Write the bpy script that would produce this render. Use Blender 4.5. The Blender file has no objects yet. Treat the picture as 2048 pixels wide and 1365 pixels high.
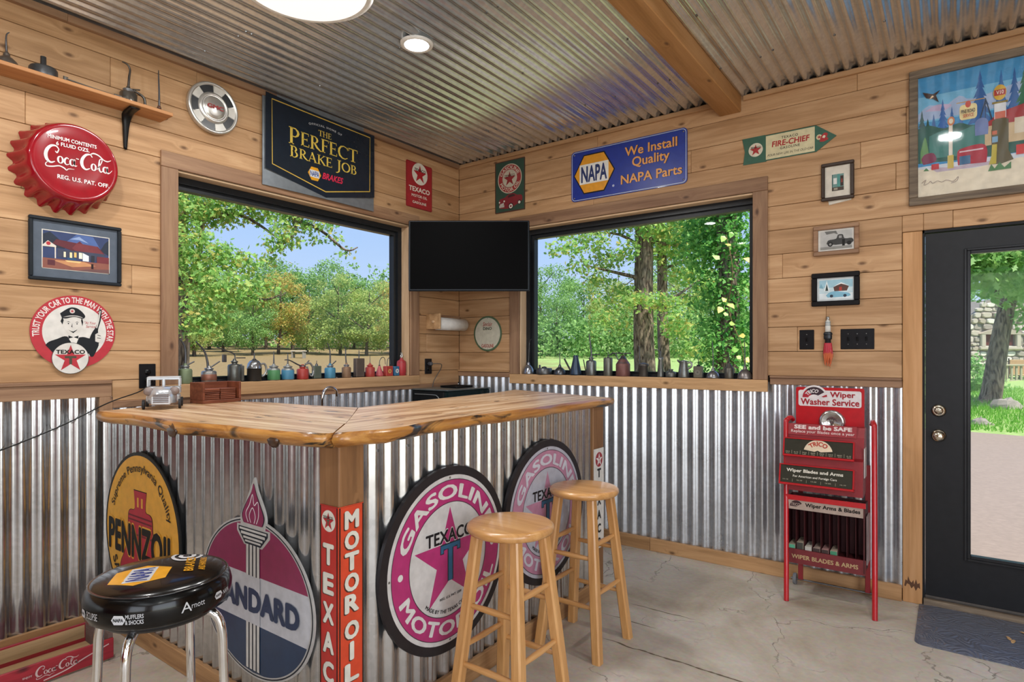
import bpy, math, random
import numpy as np
from mathutils import Matrix, Vector, noise
SC = bpy.context.scene
COL = SC.collection
# ---------------------------------------------------------------- camera, sky, sun, garage opening, rear fill, exposure
cam = bpy.data.cameras.new('camera'); cam.lens = 21.18; cam.sensor_width = 36; cam.shift_y = 0.0134
cam.clip_end = 500
co = bpy.data.objects.new('camera', cam); COL.objects.link(co)
co.location = (3.483, -3.990, 1.37); co.rotation_euler = (math.pi/2, 0, math.radians(36.1))
SC.camera = co
W = bpy.data.worlds.new('sky'); SC.world = W; W.use_nodes = True
_n = W.node_tree; _bg = _n.nodes['Background']
_tc = _n.nodes.new('ShaderNodeTexCoord'); _sx = _n.nodes.new('ShaderNodeSeparateXYZ'); _cr = _n.nodes.new('ShaderNodeValToRGB')
_n.links.new(_tc.outputs['Generated'], _sx.inputs[0]); _n.links.new(_sx.outputs['Z'], _cr.inputs[0]); _n.links.new(_cr.outputs[0], _bg.inputs[0])
_e = _cr.color_ramp.elements; _e[0].position = 0.0; _e[0].color = (.66, .78, 1.0, 1); _e[1].position = .55; _e[1].color = (.22, .42, .95, 1)
_x = _e.new(.18); _x.color = (.46, .65, 1.0, 1)
_bg.inputs[1].default_value = 1.0
def lamp(kind, name, loc, rot, energy, color=(1, 1, 1), **k):
    l = bpy.data.lights.new(name, kind); l.energy = energy; l.color = color
    for a, b in k.items(): setattr(l, a, b)
    o = bpy.data.objects.new(name, l); COL.objects.link(o); o.location = loc; o.rotation_euler = rot; return o
lamp('SUN', 'sun', (0, 0, 20), (0, math.radians(30), math.radians(-13)), 7.5, (1, .96, .88), angle=math.radians(3))
lamp('AREA', 'garage_opening_light', (6.45, -5.0, 1.35), (0, math.radians(90), 0), 105, (.93, .97, 1), shape='RECTANGLE', size=2.3, size_y=3.2)
lamp('AREA', 'rear_fill_light', (4.6, -7.5, 1.6), (math.radians(90), 0, 0), 62, (.94, .97, 1), shape='RECTANGLE', size=2.4, size_y=2.0)  # fill lamp added behind the camera, no known source there
vs = SC.view_settings; vs.view_transform = 'Standard'; vs.look = 'None'; vs.gamma = 1; vs.use_curve_mapping = False; vs.exposure = 0.08

# ---------------------------------------------------------------- helpers
rnd = random.Random(7)
def lin(h):
    if isinstance(h, str):
        h = h.lstrip('#'); c = [int(h[i:i+2], 16)/255 for i in (0, 2, 4)]
    else: c = h
    return tuple(((x+.055)/1.055)**2.4 if x > .04045 else x/12.92 for x in c)
_M = {}
def mat(h, rough=.5, metal=0., coat=0., bump=0., name=None, spec=None):
    k = (h, rough, metal, coat, bump)
    if k in _M: return _M[k]
    m = bpy.data.materials.new(name or 'paint_'+str(h).lstrip('#')); m.use_nodes = True; n = m.node_tree
    p = n.nodes['Principled BSDF']; p.inputs['Roughness'].default_value = rough; p.inputs['Metallic'].default_value = metal
    p.inputs['Coat Weight'].default_value = coat
    if spec is None and max(lin(h)) < .03 and not metal: spec = .25
    if spec is not None: p.inputs['Specular IOR Level'].default_value = spec
    tc = n.nodes.new('ShaderNodeTexCoord'); nz = n.nodes.new('ShaderNodeTexNoise'); nz.inputs['Scale'].default_value = 26; nz.inputs['Detail'].default_value = 3
    n.links.new(tc.outputs['Object'], nz.inputs['Vector'])
    r = n.nodes.new('ShaderNodeValToRGB'); c = lin(h)
    r.color_ramp.elements[0].position = .3; r.color_ramp.elements[1].position = .75
    r.color_ramp.elements[0].color = tuple(x*.86 for x in c)+(1,); r.color_ramp.elements[1].color = tuple(min(1, x*1.06) for x in c)+(1,)
    n.links.new(nz.outputs['Fac'], r.inputs[0]); n.links.new(r.outputs[0], p.inputs['Base Color'])
    if bump:
        b = n.nodes.new('ShaderNodeBump'); b.inputs['Strength'].default_value = bump; b.inputs['Distance'].default_value = .01
        n.links.new(nz.outputs['Fac'], b.inputs['Height']); n.links.new(b.outputs[0], p.inputs['Normal'])
    _M[k] = m; return m
def nd(n, t, **k):
    x = n.nodes.new(t)
    for a, b in k.items():
        if a.startswith('i_'):
            x.inputs[a[2:].replace('_', ' ')].default_value = b
        else: setattr(x, a, b)
    return x
def math_(n, op, a, b=None, c=None):
    x = n.nodes.new('ShaderNodeMath'); x.operation = op
    for i, s in enumerate((a, b, c)):
        if s is None: continue
        if isinstance(s, (int, float)): x.inputs[i].default_value = s
        else: n.links.new(s, x.inputs[i])
    return x.outputs[0]
def wood(name, tones, rough=.55, knots=.5, gscale=1., rand=.22, coat=0., grain=.6, bumpv=.15, blotch=None):
    """grain runs along local X; every board takes its own offset and tone from Object Info Random"""
    m = bpy.data.materials.new(name); m.use_nodes = True; n = m.node_tree; L = n.links.new
    p = n.nodes['Principled BSDF']; p.inputs['Roughness'].default_value = rough; p.inputs['Coat Weight'].default_value = coat; p.inputs['Coat Roughness'].default_value = .18
    tc = nd(n, 'ShaderNodeTexCoord'); oi = nd(n, 'ShaderNodeObjectInfo')
    off = nd(n, 'ShaderNodeCombineXYZ'); L(math_(n, 'MULTIPLY', oi.outputs['Random'], 37.), off.inputs[0]); L(math_(n, 'MULTIPLY', oi.outputs['Random'], 91.), off.inputs[1])
    va = nd(n, 'ShaderNodeVectorMath', operation='ADD'); L(tc.outputs['Object'], va.inputs[0]); L(off.outputs[0], va.inputs[1])
    kv = nd(n, 'ShaderNodeMapping'); kv.inputs['Scale'].default_value = (3.6, 7.5, 0); L(va.outputs[0], kv.inputs[0])
    vo = nd(n, 'ShaderNodeTexVoronoi', voronoi_dimensions='2D'); vo.inputs['Scale'].default_value = 1.; L(kv.outputs[0], vo.inputs['Vector'])
    kd = vo.outputs['Distance']
    fall = math_(n, 'SUBTRACT', 1., math_(n, 'SMOOTH_MIN', math_(n, 'MULTIPLY', kd, 4.2), 1., .3))
    sep = nd(n, 'ShaderNodeSeparateColor'); L(vo.outputs['Color'], sep.inputs[0])
    has = math_(n, 'GREATER_THAN', sep.outputs[0], 1-knots)
    fall = math_(n, 'MULTIPLY', fall, has)
    mp = nd(n, 'ShaderNodeMapping'); mp.inputs['Scale'].default_value = (.9*gscale, 11*gscale, 11*gscale); L(va.outputs[0], mp.inputs[0])
    d = nd(n, 'ShaderNodeCombineXYZ'); L(math_(n, 'MULTIPLY', fall, .55), d.inputs[1])
    va2 = nd(n, 'ShaderNodeVectorMath', operation='ADD'); L(mp.outputs[0], va2.inputs[0]); L(d.outputs[0], va2.inputs[1])
    n1 = nd(n, 'ShaderNodeTexNoise'); n1.inputs['Scale'].default_value = 1.6; n1.inputs['Detail'].default_value = 5; n1.inputs['Roughness'].default_value = .62; n1.inputs['Distortion'].default_value = .5; L(va2.outputs[0], n1.inputs['Vector'])
    mp2 = nd(n, 'ShaderNodeMapping'); mp2.inputs['Scale'].default_value = (2.5, 70, 70); L(va.outputs[0], mp2.inputs[0])
    n2 = nd(n, 'ShaderNodeTexNoise'); n2.inputs['Scale'].default_value = 1.5; n2.inputs['Detail'].default_value = 3; L(mp2.outputs[0], n2.inputs['Vector'])
    g = math_(n, 'ADD', math_(n, 'MULTIPLY', n1.outputs['Fac'], 1.), math_(n, 'MULTIPLY', math_(n, 'SUBTRACT', n2.outputs['Fac'], .5), .35*grain))
    cr = nd(n, 'ShaderNodeValToRGB'); el = cr.color_ramp.elements
    pos = [.28, .45, .6, .78]
    el[0].position = pos[0]; el[0].color = lin(tones[0])+(1,); el[1].position = pos[3]; el[1].color = lin(tones[3])+(1,)
    for q in (1, 2):
        e = el.new(pos[q]); e.color = lin(tones[q])+(1,)
    L(g, cr.inputs[0])
    kc = nd(n, 'ShaderNodeMix', data_type='RGBA'); kc.inputs[7].default_value = lin(tones[4])+(1,); L(cr.outputs[0], kc.inputs[6])
    ks = nd(n, 'ShaderNodeMapRange'); ks.inputs[1].default_value = .105; ks.inputs[2].default_value = .03; ks.inputs[3].default_value = 0; ks.inputs[4].default_value = .85
    L(kd, ks.inputs[0]); L(math_(n, 'MULTIPLY', ks.outputs[0], has), kc.inputs[0])
    hs = nd(n, 'ShaderNodeHueSaturation'); L(kc.outputs[2], hs.inputs['Color'])
    L(math_(n, 'ADD', 1-rand/2, math_(n, 'MULTIPLY', oi.outputs['Random'], rand)), hs.inputs['Value'])
    out = hs.outputs[0]
    if blotch:
        nb = nd(n, 'ShaderNodeTexNoise'); nb.inputs['Scale'].default_value = blotch[1]; nb.inputs['Detail'].default_value = 6; nb.inputs['Distortion'].default_value = .8; nb.inputs['Roughness'].default_value = .6
        mb = nd(n, 'ShaderNodeMapping'); mb.inputs['Scale'].default_value = (1, 4, 4); L(va.outputs[0], mb.inputs[0]); L(mb.outputs[0], nb.inputs['Vector'])
        mr = nd(n, 'ShaderNodeMapRange'); mr.inputs[1].default_value = blotch[2]; mr.inputs[2].default_value = blotch[2]+.06; L(nb.outputs['Fac'], mr.inputs[0])
        mx = nd(n, 'ShaderNodeMix', data_type='RGBA'); mx.inputs[7].default_value = lin(blotch[0])+(1,); L(out, mx.inputs[6]); L(mr.outputs[0], mx.inputs[0]); out = mx.outputs[2]
    L(out, p.inputs['Base Color'])
    b = nd(n, 'ShaderNodeBump'); b.inputs['Strength'].default_value = bumpv; b.inputs['Distance'].default_value = .004; L(g, b.inputs['Height']); L(b.outputs[0], p.inputs['Normal'])
    return m
WD = {}
WD['cedar'] = wood('cedar_planks', ['9c7650', 'af875f', 'be976f', 'c9a57e', '5e3e22'], rough=.6, knots=.3, rand=.17)
WD['casing'] = wood('brown_casing', ['79573f', '8c6a50', '9c7a5d', 'ad8a69', '4a3022'], rough=.6, knots=.25)
WD['sill'] = wood('sill_board', ['a07a52', 'b68f64', 'c79f74', 'd0aa80', '60401f'], rough=.55, knots=.2)
WD['jamb'] = wood('jamb_wood', ['b99672', 'cbab88', 'd6b896', 'dcc2a2', '7a5838'], rough=.55, knots=.1)
WD['beam'] = wood('fir_beam', ['9a6a38', 'ae7c48', 'bb8956', 'c39462', '643c1c'], rough=.55, knots=.25, gscale=.7)
WD['door'] = wood('door_casing', ['a87848', 'bb8a58', 'c79665', 'cf9f70', '6e4526'], rough=.5, knots=.15)
WD['stool'] = wood('oak_stool', ['b27e46', 'c28e54', 'cd9a60', 'd5a56d', '8a5a30'], rough=.32, knots=.02, gscale=1.6, rand=.08, coat=.4)
WD['top'] = wood('slab_top', ['80583a', 'bd9269', 'dbb993', 'ecd6ba', '4a301e'], rough=.42, knots=.2, gscale=.9, rand=.06, coat=.3, blotch=('6b5340', 3.2, .61), grain=1.1)
WD['edge'] = wood('slab_live_edge', ['7a4a22', 'a46c30', 'c08842', 'd09c58', '1c120c'], rough=.3, knots=.45, gscale=1.3, rand=.1, coat=.6, blotch=('1c130c', 2.2, .575), bumpv=.7)
WD['post'] = wood('fir_post', ['6c4a2c', '7e5836', '8d6540', '987049', '40280f'], rough=.6, knots=.2)
WD['base'] = wood('base_board', ['8a633f', 'a27a50', 'b48a5e', 'c0996c', '523519'], rough=.6, knots=.3)
WD['box'] = wood('red_brown_box', ['5a2b1a', '6f3a24', '804730', '8d5238', '331608'], rough=.45, knots=0, gscale=2)
WD['crate'] = wood('crate_wood', ['8c7150', 'a38660', 'b4966e', 'c0a37c', '5c4426'], rough=.7, knots=.1)
WD['shelf'] = wood('shelf_wood', ['9a663c', 'ad774a', 'bb8656', 'c69262', '5f3a1c'], rough=.6, knots=.2)
WD['barn'] = wood('barn_frame', ['564a3f', '6b5d4e', '7e6f5d', '94846f', '33291f'], rough=.75, knots=.2, gscale=2.2)
def galv(name, base=(.64, .67, .71), rough=.28, metal=.84, stain=.5, bumpy=.03):
    m = bpy.data.materials.new(name); m.use_nodes = True; n = m.node_tree; L = n.links.new
    p = n.nodes['Principled BSDF']; p.inputs['Metallic'].default_value = metal
    tc = nd(n, 'ShaderNodeTexCoord'); a = nd(n, 'ShaderNodeTexNoise'); a.inputs['Scale'].default_value = 3.2; a.inputs['Detail'].default_value = 6; L(tc.outputs['Object'], a.inputs['Vector'])
    v = nd(n, 'ShaderNodeTexVoronoi'); v.inputs['Scale'].default_value = 55; L(tc.outputs['Object'], v.inputs['Vector'])
    sp = nd(n, 'ShaderNodeSeparateColor'); L(v.outputs['Color'], sp.inputs[0])
    f = math_(n, 'ADD', math_(n, 'MULTIPLY', a.outputs['Fac'], stain), math_(n, 'MULTIPLY', sp.outputs[0], .12))
    cr = nd(n, 'ShaderNodeValToRGB'); cr.color_ramp.elements[0].color = tuple(x*.72 for x in base)+(1,); cr.color_ramp.elements[1].color = tuple(min(1, x*1.15) for x in base)+(1,)
    cr.color_ramp.elements[0].position = .12; cr.color_ramp.elements[1].position = .5; L(f, cr.inputs[0]); L(cr.outputs[0], p.inputs['Base Color'])
    L(math_(n, 'ADD', rough-.07, math_(n, 'MULTIPLY', a.outputs['Fac'], .16)), p.inputs['Roughness'])
    b = nd(n, 'ShaderNodeBump'); b.inputs['Strength'].default_value = bumpy; b.inputs['Distance'].default_value = .004
    s2 = nd(n, 'ShaderNodeTexNoise'); s2.inputs['Scale'].default_value = 9; L(tc.outputs['Object'], s2.inputs['Vector']); L(s2.outputs['Fac'], b.inputs['Height']); L(b.outputs[0], p.inputs['Normal'])
    return m
GALV = galv('galvanised_sheet'); GALVC = galv('galvanised_ceiling', (.80, .86, .93), .21, .86, .3, .0); GALVB = galv('galvanised_bar', (.56, .565, .575), .19, .95, bumpy=.02)
CHROME = mat('e6e6e6', .08, 1.); STEEL = mat('8a8b8c', .32, .95, bump=.1); BLACK = mat('141416', .35); BLACKM = mat('1d1d1f', .6)
WHITE = mat('e6e3dc', .35)
def emis(name, c, s):
    m = bpy.data.materials.new(name); m.use_nodes = True; n = m.node_tree; p = n.nodes['Principled BSDF']
    p.inputs['Base Color'].default_value = c+(1,); p.inputs['Emission Color'].default_value = c+(1,); p.inputs['Emission Strength'].default_value = s; return m
def glass():
    m = bpy.data.materials.new('window_glass'); m.use_nodes = True; n = m.node_tree; L = n.links.new; n.nodes.remove(n.nodes['Principled BSDF'])
    o = n.nodes['Material Output']; t = nd(n, 'ShaderNodeBsdfTransparent'); t.inputs[0].default_value = (.97, .98, .975, 1)
    g = nd(n, 'ShaderNodeBsdfGlossy'); g.inputs['Roughness'].default_value = .0; f = nd(n, 'ShaderNodeFresnel'); f.inputs[0].default_value = 1.17
    x = nd(n, 'ShaderNodeMixShader'); L(f.outputs[0], x.inputs[0]); L(t.outputs[0], x.inputs[1]); L(g.outputs[0], x.inputs[2]); L(x.outputs[0], o.inputs[0]); return m
GLASS = glass()

_tcache = {}
def text_geo(s, bold=0., shear=0., sp=1.):
    """flat letter shapes fitted to a unit box; bold is built from slightly shifted copies"""
    k = (s, bold, shear, sp)
    if k in _tcache: return _tcache[k]
    cu = bpy.data.curves.new('lettering', 'FONT'); cu.body = s; cu.size = 1; cu.shear = shear; cu.space_character = sp; cu.resolution_u = 3
    if bold: cu.space_character = sp*(1+bold*.8)
    ob = bpy.data.objects.new('lettering', cu); COL.objects.link(ob)
    dg = bpy.context.evaluated_depsgraph_get(); me = ob.evaluated_get(dg).to_mesh()
    V = [(v.co.x, v.co.y) for v in me.vertices]; F = [tuple(p.vertices) for p in me.polygons]
    ob.evaluated_get(dg).to_mesh_clear(); bpy.data.objects.remove(ob); bpy.data.curves.remove(cu)
    O = []; G = []
    for q, (dx, dy) in enumerate([(0, 0), (bold, 0), (-bold, 0), (0, bold*.8), (0, -bold*.8), (bold*.7, bold*.6), (-bold*.7, bold*.6), (bold*.7, -bold*.6), (-bold*.7, -bold*.6)] if bold else [(0, 0)]):
        b = len(O); O += [(x+dx, y+dy, q*.00002) for x, y in V]; G += [tuple(i+b for i in f) for f in F]
    xs = [v[0] for v in O]; ys = [v[1] for v in O]; x0, x1, y0, y1 = min(xs), max(xs), min(ys), max(ys)
    O = [((x-x0)/(x1-x0), (y-y0)/(y1-y0), z) for x, y, z in O]
    _tcache[k] = (O, G, (x1-x0)/(y1-y0)); return _tcache[k]

class MB:
    def __init__(s, M=None): s.v = []; s.f = []; s.mi = []; s.sm = []; s.cur = 0; s.M = M or Matrix()
    def add(s, V, F, smooth=False):
        b = len(s.v); M = s.M
        for p in V: s.v.append(tuple(M @ Vector(p)))
        for f in F: s.f.append(tuple(i+b for i in f)); s.mi.append(s.cur); s.sm.append(smooth)
        return s
    def box(s, x0, x1, y0, y1, z0, z1):
        V = [(x, y, z) for z in (z0, z1) for y in (y0, y1) for x in (x0, x1)]
        return s.add(V, [(0, 2, 3, 1), (4, 5, 7, 6), (0, 1, 5, 4), (2, 6, 7, 3), (0, 4, 6, 2), (1, 3, 7, 5)])
    def rbox(s, x0, x1, y0, y1, z0, z1, c=.003):
        c = min(c, (x1-x0)*.45, (y1-y0)*.45, (z1-z0)*.45)
        V = []; idx = {}
        X = (x0, x1); Y = (y0, y1); Z = (z0, z1)
        for i in (0, 1):
            for j in (0, 1):
                for k in (0, 1):
                    dx, dy, dz = (c if i == 0 else -c), (c if j == 0 else -c), (c if k == 0 else -c)
                    for ax, p in enumerate(((X[i], Y[j]+dy, Z[k]+dz), (X[i]+dx, Y[j], Z[k]+dz), (X[i]+dx, Y[j]+dy, Z[k]))):
                        idx[(i, j, k, ax)] = len(V); V.append(p)
        F = []
        F.append([idx[(0, a, b, 0)] for a, b in ((0, 0), (0, 1), (1, 1), (1, 0))]); F.append([idx[(1, a, b, 0)] for a, b in ((0, 0), (1, 0), (1, 1), (0, 1))])
        F.append([idx[(a, 0, b, 1)] for a, b in ((0, 0), (1, 0), (1, 1), (0, 1))]); F.append([idx[(a, 1, b, 1)] for a, b in ((0, 0), (0, 1), (1, 1), (1, 0))])
        F.append([idx[(a, b, 0, 2)] for a, b in ((0, 0), (0, 1), (1, 1), (1, 0))]); F.append([idx[(a, b, 1, 2)] for a, b in ((0, 0), (1, 0), (1, 1), (0, 1))])
        cx, cy, cz = (x0+x1)/2, (y0+y1)/2, (z0+z1)/2
        def fix(f):
            a, b, d = (Vector(V[f[q]]) for q in (0, 1, 2)); nrm = (b-a).cross(d-a); o = sum((Vector(V[q]) for q in f), Vector())/len(f)-Vector((cx, cy, cz))
            return f if nrm.dot(o) > 0 else f[::-1]
        for i in (0, 1):
            for j in (0, 1):
                F.append([idx[(i, j, 0, 0)], idx[(i, j, 1, 0)], idx[(i, j, 1, 1)], idx[(i, j, 0, 1)]])
                F.append([idx[(i, 0, j, 0)], idx[(i, 1, j, 0)], idx[(i, 1, j, 2)], idx[(i, 0, j, 2)]])
                F.append([idx[(0, i, j, 1)], idx[(1, i, j, 1)], idx[(1, i, j, 2)], idx[(0, i, j, 2)]])
                for k in (0, 1): F.append([idx[(i, j, k, 0)], idx[(i, j, k, 1)], idx[(i, j, k, 2)]])
        return s.add(V, [tuple(fix(f)) for f in F])
    def prism(s, P, z0, z1, smooth=False):
        n = len(P)
        a = sum(P[i][0]*P[(i+1) % n][1]-P[(i+1) % n][0]*P[i][1] for i in range(n))
        if a < 0: P = P[::-1]
        V = [(x, y, z0) for x, y in P]+[(x, y, z1) for x, y in P]
        return s.add(V, [tuple(range(n))[::-1], tuple(range(n, 2*n))]+[(i, (i+1) % n, n+(i+1) % n, n+i) for i in range(n)], smooth)
    def flat(s, P, z):
        n = len(P)
        a = sum(P[i][0]*P[(i+1) % n][1]-P[(i+1) % n][0]*P[i][1] for i in range(n))
        if a < 0: P = P[::-1]
        return s.add([(x, y, z) for x, y in P], [tuple(range(n))])
    def ring(s, cx, cy, r0, r1, z, n=48, sx=1., a0=0., a1=2*math.pi):
        m = n if a1-a0 > 6.28 else n+1; V = []
        for i in range(m):
            a = a0+(a1-a0)*i/n
            for r in (r0, r1): V.append((cx+r*math.cos(a)*sx, cy+r*math.sin(a), z))
        F = [(2*i, 2*i+1, (2*i+3) % (2*m), (2*i+2) % (2*m)) for i in range(n)]
        return s.add(V, F)
    def line(s, P, w, z, closed=False):
        """flat stroke of width w (number or list) along P"""
        n = len(P); ws = w if isinstance(w, (list, tuple)) else [w]*n; V = []
        for i in range(n):
            a = P[(i-1) % n] if (closed or i) else P[0]; b = P[(i+1) % n] if (closed or i < n-1) else P[n-1]
            dx, dy = b[0]-a[0], b[1]-a[1]; l = math.hypot(dx, dy) or 1
            nx, ny = -dy/l*ws[i]/2, dx/l*ws[i]/2
            V += [(P[i][0]+nx, P[i][1]+ny, z), (P[i][0]-nx, P[i][1]-ny, z)]
        m = n if closed else n-1
        return s.add(V, [(2*i+1, (2*i+3) % (2*n), (2*i+2) % (2*n), 2*i) for i in range(m)])
    def tube(s, P, r, n=10, caps=True, closed=False):
        P = [Vector(p) for p in P]; m = len(P); R = r if isinstance(r, (list, tuple)) else [r]*m
        V = []; t0 = (P[1]-P[0]).normalized(); u = t0.orthogonal().normalized()
        for i in range(m):
            if closed: t = (P[(i+1) % m]-P[i-1])
            else: t = P[min(i+1, m-1)]-P[max(i-1, 0)]
            t.normalize(); u = (u-t*u.dot(t)).normalized(); w = t.cross(u)
            for k in range(n):
                a = 2*math.pi*k/n; V.append(P[i]+(u*math.cos(a)+w*math.sin(a))*R[i])
        F = []
        for i in range(m if closed else m-1):
            j = (i+1) % m
            for k in range(n): F.append((i*n+k, i*n+(k+1) % n, j*n+(k+1) % n, j*n+k))
        s.add(V, F, True)
        if caps and not closed: s.add(V[:n], [tuple(range(n))[::-1]]); s.add(V[-n:], [tuple(range(n))])
        return s
    def lathe(s, prof, n=24, cx=0, cy=0, smooth=True, sy=1.):
        V = []; F = []
        for r, z in prof:
            for k in range(n):
                a = 2*math.pi*k/n; V.append((cx+r*math.cos(a), cy+r*math.sin(a)*sy, z))
        for i in range(len(prof)-1):
            for k in range(n): F.append((i*n+k, i*n+(k+1) % n, (i+1)*n+(k+1) % n, (i+1)*n+k))
        s.add(V, F, smooth)
        if prof[0][0] > 1e-4: s.add(V[:n], [tuple(range(n))[::-1]])
        if prof[-1][0] > 1e-4: s.add(V[-n:], [tuple(range(n))])
        return s
    def text(s, t, x0, x1, y0, y1, z, bold=.0, shear=0., arc=None, sp=1., fn=None):
        V, F, asp = text_geo(t, bold, shear, sp); O = []
        for x, y, dz in V:
            if arc:
                cx, cy, r, mid, span, h, up = arc[:7]; sx = arc[7] if len(arc) > 7 else 1.
                if up: a = mid+span/2-x*span; q = r+y*h
                else: a = mid-span/2+x*span; q = r-y*h
                O.append((cx+q*math.cos(a)*sx, cy+q*math.sin(a), z+dz))
            else:
                O.append((x0+x*(x1-x0), y0+y*(y1-y0), z+dz))
        if fn: O = [fn(p) for p in O]
        return s.add(O, F)
    def build(s, name, mats, parent=None, M=None, **props):
        me = bpy.data.meshes.new(name); me.from_pydata(s.v, [], s.f)
        if not isinstance(mats, (list, tuple)): mats = [mats]
        for m in mats: me.materials.append(m)
        me.polygons.foreach_set('material_index', s.mi); me.polygons.foreach_set('use_smooth', s.sm); me.update()
        o = bpy.data.objects.new(name, me); COL.objects.link(o)
        if parent is not None: o.parent = parent
        if M is not None: o.matrix_basis = M
        for k, v in props.items(): o[k] = v
        return o
def thing(name, label=None, cat=None, M=None, group=None, kind=None):
    o = bpy.data.objects.new(name, None); COL.objects.link(o); o.empty_display_size = .05
    if M is not None: o.matrix_basis = M
    if label: o['label'] = label
    if cat: o['category'] = cat
    if group: o['group'] = group
    if kind: o['kind'] = kind
    return o
def cols(u, v, n, t): return Matrix(((u[0], v[0], n[0], t[0]), (u[1], v[1], n[1], t[1]), (u[2], v[2], n[2], t[2]), (0, 0, 0, 1)))
def onL(y, z, out=0.): return cols((0, 1, 0), (0, 0, 1), (1, 0, 0), (out, y, z))       # frame of something hung on the left wall
def onR(x, z, out=0.): return cols((1, 0, 0), (0, 0, 1), (0, -1, 0), (x, -out, z))     # ... on the right wall
def T(x, y, z): return Matrix.Translation((x, y, z))
def RZ(a): return Matrix.Rotation(math.radians(a), 4, 'Z')
def RX(a): return Matrix.Rotation(math.radians(a), 4, 'X')
def RY(a): return Matrix.Rotation(math.radians(a), 4, 'Y')
def circ(cx, cy, r, n=40, sx=1., a0=0, a1=2*math.pi): return [(cx+r*sx*math.cos(a0+(a1-a0)*i/n), cy+r*math.sin(a0+(a1-a0)*i/n)) for i in range(n if a1-a0 > 6.28 else n+1)]
def star(cx, cy, r, k=.382, rot=math.pi/2, sx=1.): return [(cx+sx*(r if i % 2 == 0 else r*k)*math.cos(rot+math.pi*i/5), cy+(r if i % 2 == 0 else r*k)*math.sin(rot+math.pi*i/5)) for i in range(10)]
def rrect(x0, x1, y0, y1, r, n=5):
    P = []
    for cx, cy, a in ((x1-r, y1-r, 0), (x0+r, y1-r, 90), (x0+r, y0+r, 180), (x1-r, y0+r, 270)):
        for i in range(n+1): t = math.radians(a+90*i/n); P.append((cx+r*math.cos(t), cy+r*math.sin(t)))
    return P
def crom(P, k=6):
    """smooth curve through the points"""
    O = []; n = len(P)
    for i in range(n-1):
        a, b, c, d = P[max(i-1, 0)], P[i], P[i+1], P[min(i+2, n-1)]
        for j in range(k):
            t = j/k; O.append(tuple(.5*((2*b[q])+(-a[q]+c[q])*t+(2*a[q]-5*b[q]+4*c[q]-d[q])*t*t+(-a[q]+3*b[q]-3*c[q]+d[q])*t**3) for q in range(len(b))))
    O.append(tuple(P[-1])); return O
# ---------------------------------------------------------------- the room
def board(parent, name, F, a0, a1, z0, z1, n0, n1, m, vert=False, c=.0025, **k):
    ca, cz = (a0+a1)/2, (z0+z1)/2; M = F(ca, cz); w, h = (a1-a0)/2, (z1-z0)/2
    b = MB()
    if vert: M = M @ RZ(90); w, h = h, w
    b.rbox(-w, w, -h, h, n0, n1, c); return b.build(name, m, parent, M, **k)
def corr(parent, name, F, a0, a1, z0, z1, pitch=.0735, amp=.0095, m=GALV, seg=10, out=0., zseg=1):
    n = max(2, int((a1-a0)/pitch*seg)); V = []; F_ = []
    for j in range(zseg+1):
        for i in range(n+1):
            a = a0+(a1-a0)*i/n; s = math.sin(2*math.pi*a/pitch)
            w = .0015*math.sin(a*9+j)
            V.append((a-(a0+a1)/2, (z1-z0)*(j/zseg-.5), amp*s*(1.12-.12*s*s)+out+w))
    for j in range(zseg):
        for i in range(n): F_.append((j*(n+1)+i, j*(n+1)+i+1, (j+1)*(n+1)+i+1, (j+1)*(n+1)+i))
    b = MB(); b.add(V, F_, True); return b.build(name, m, parent, F((a0+a1)/2, (z0+z1)/2))
ROWS = [1.239+.1508*k for k in range(13)]; ROWS[12] = 3.035
def planks(parent, F, a0, a1, holes, rows, seed):
    r = random.Random(seed)
    for i in range(len(rows)-1):
        z0, z1 = rows[i], rows[i+1]; g = .0012
        J = [a0]; x = a0+r.uniform(.3, 1.5)
        while x < a1-.3: J.append(x); x += r.uniform(.9, 2.2)
        J.append(a1)
        for p, q in zip(J, J[1:]):
            pcs = [(p, q, z0, z1)]
            for h0, h1, y0, y1 in holes:
                N = []
                for (b0, b1, c0, c1) in pcs:
                    if b1 <= h0 or b0 >= h1 or c1 <= y0 or c0 >= y1: N.append((b0, b1, c0, c1)); continue
                    if b0 < h0: N.append((b0, h0, c0, c1))
                    if b1 > h1: N.append((h1, b1, c0, c1))
                    if c0 < y0: N.append((max(b0, h0), min(b1, h1), c0, y0))
                    if c1 > y1: N.append((max(b0, h0), min(b1, h1), y1, c1))
                pcs = N
            for (b0, b1, c0, c1) in pcs:
                if b1-b0 < .02 or c1-c0 < .012: continue
                d = r.uniform(-.0012, .0012)
                board(parent, 'plank', F, b0+.0006, b1-.0006, c0+g, c1-g, -.018, d, WD['cedar'], c=.0022)
SHEATH = mat('2a2019', .8)
def wallmesh(name, F, a0, a1, holes, n0, n1, ztop=3.06):
    b = MB(F(0, 0)); xs = sorted({a0, a1, *[h[0] for h in holes], *[h[1] for h in holes]})
    for p, q in zip(xs, xs[1:]):
        zz = [(0, ztop)]
        for h in holes:
            if p >= h[0]-1e-6 and q <= h[1]+1e-6:
                zz = [(a, c) for (a, b_) in zz for (a, c) in ((a, h[2]), (h[3], b_)) if c-a > .001]
        for a, c in zz: b.box(p, q, a, c, n0, n1)
    return b.build(name, SHEATH, kind='structure')
HL = [(-2.45, -.598, 1.205, 2.40)]; HR = [(.65, 2.507, 1.213, 2.40), (3.355, 4.275, 0, 2.05)]
wl = wallmesh('wall_left', onL, -7.6, 0., HL, -.16, -.019)
wr = wallmesh('wall_right', onR, -.16, 6.6, HR, -.16, -.019)
planks(wl, onL, -7.6, 0., [(-2.40, -.57, 1.13, 2.445)], ROWS, 3)
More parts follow.
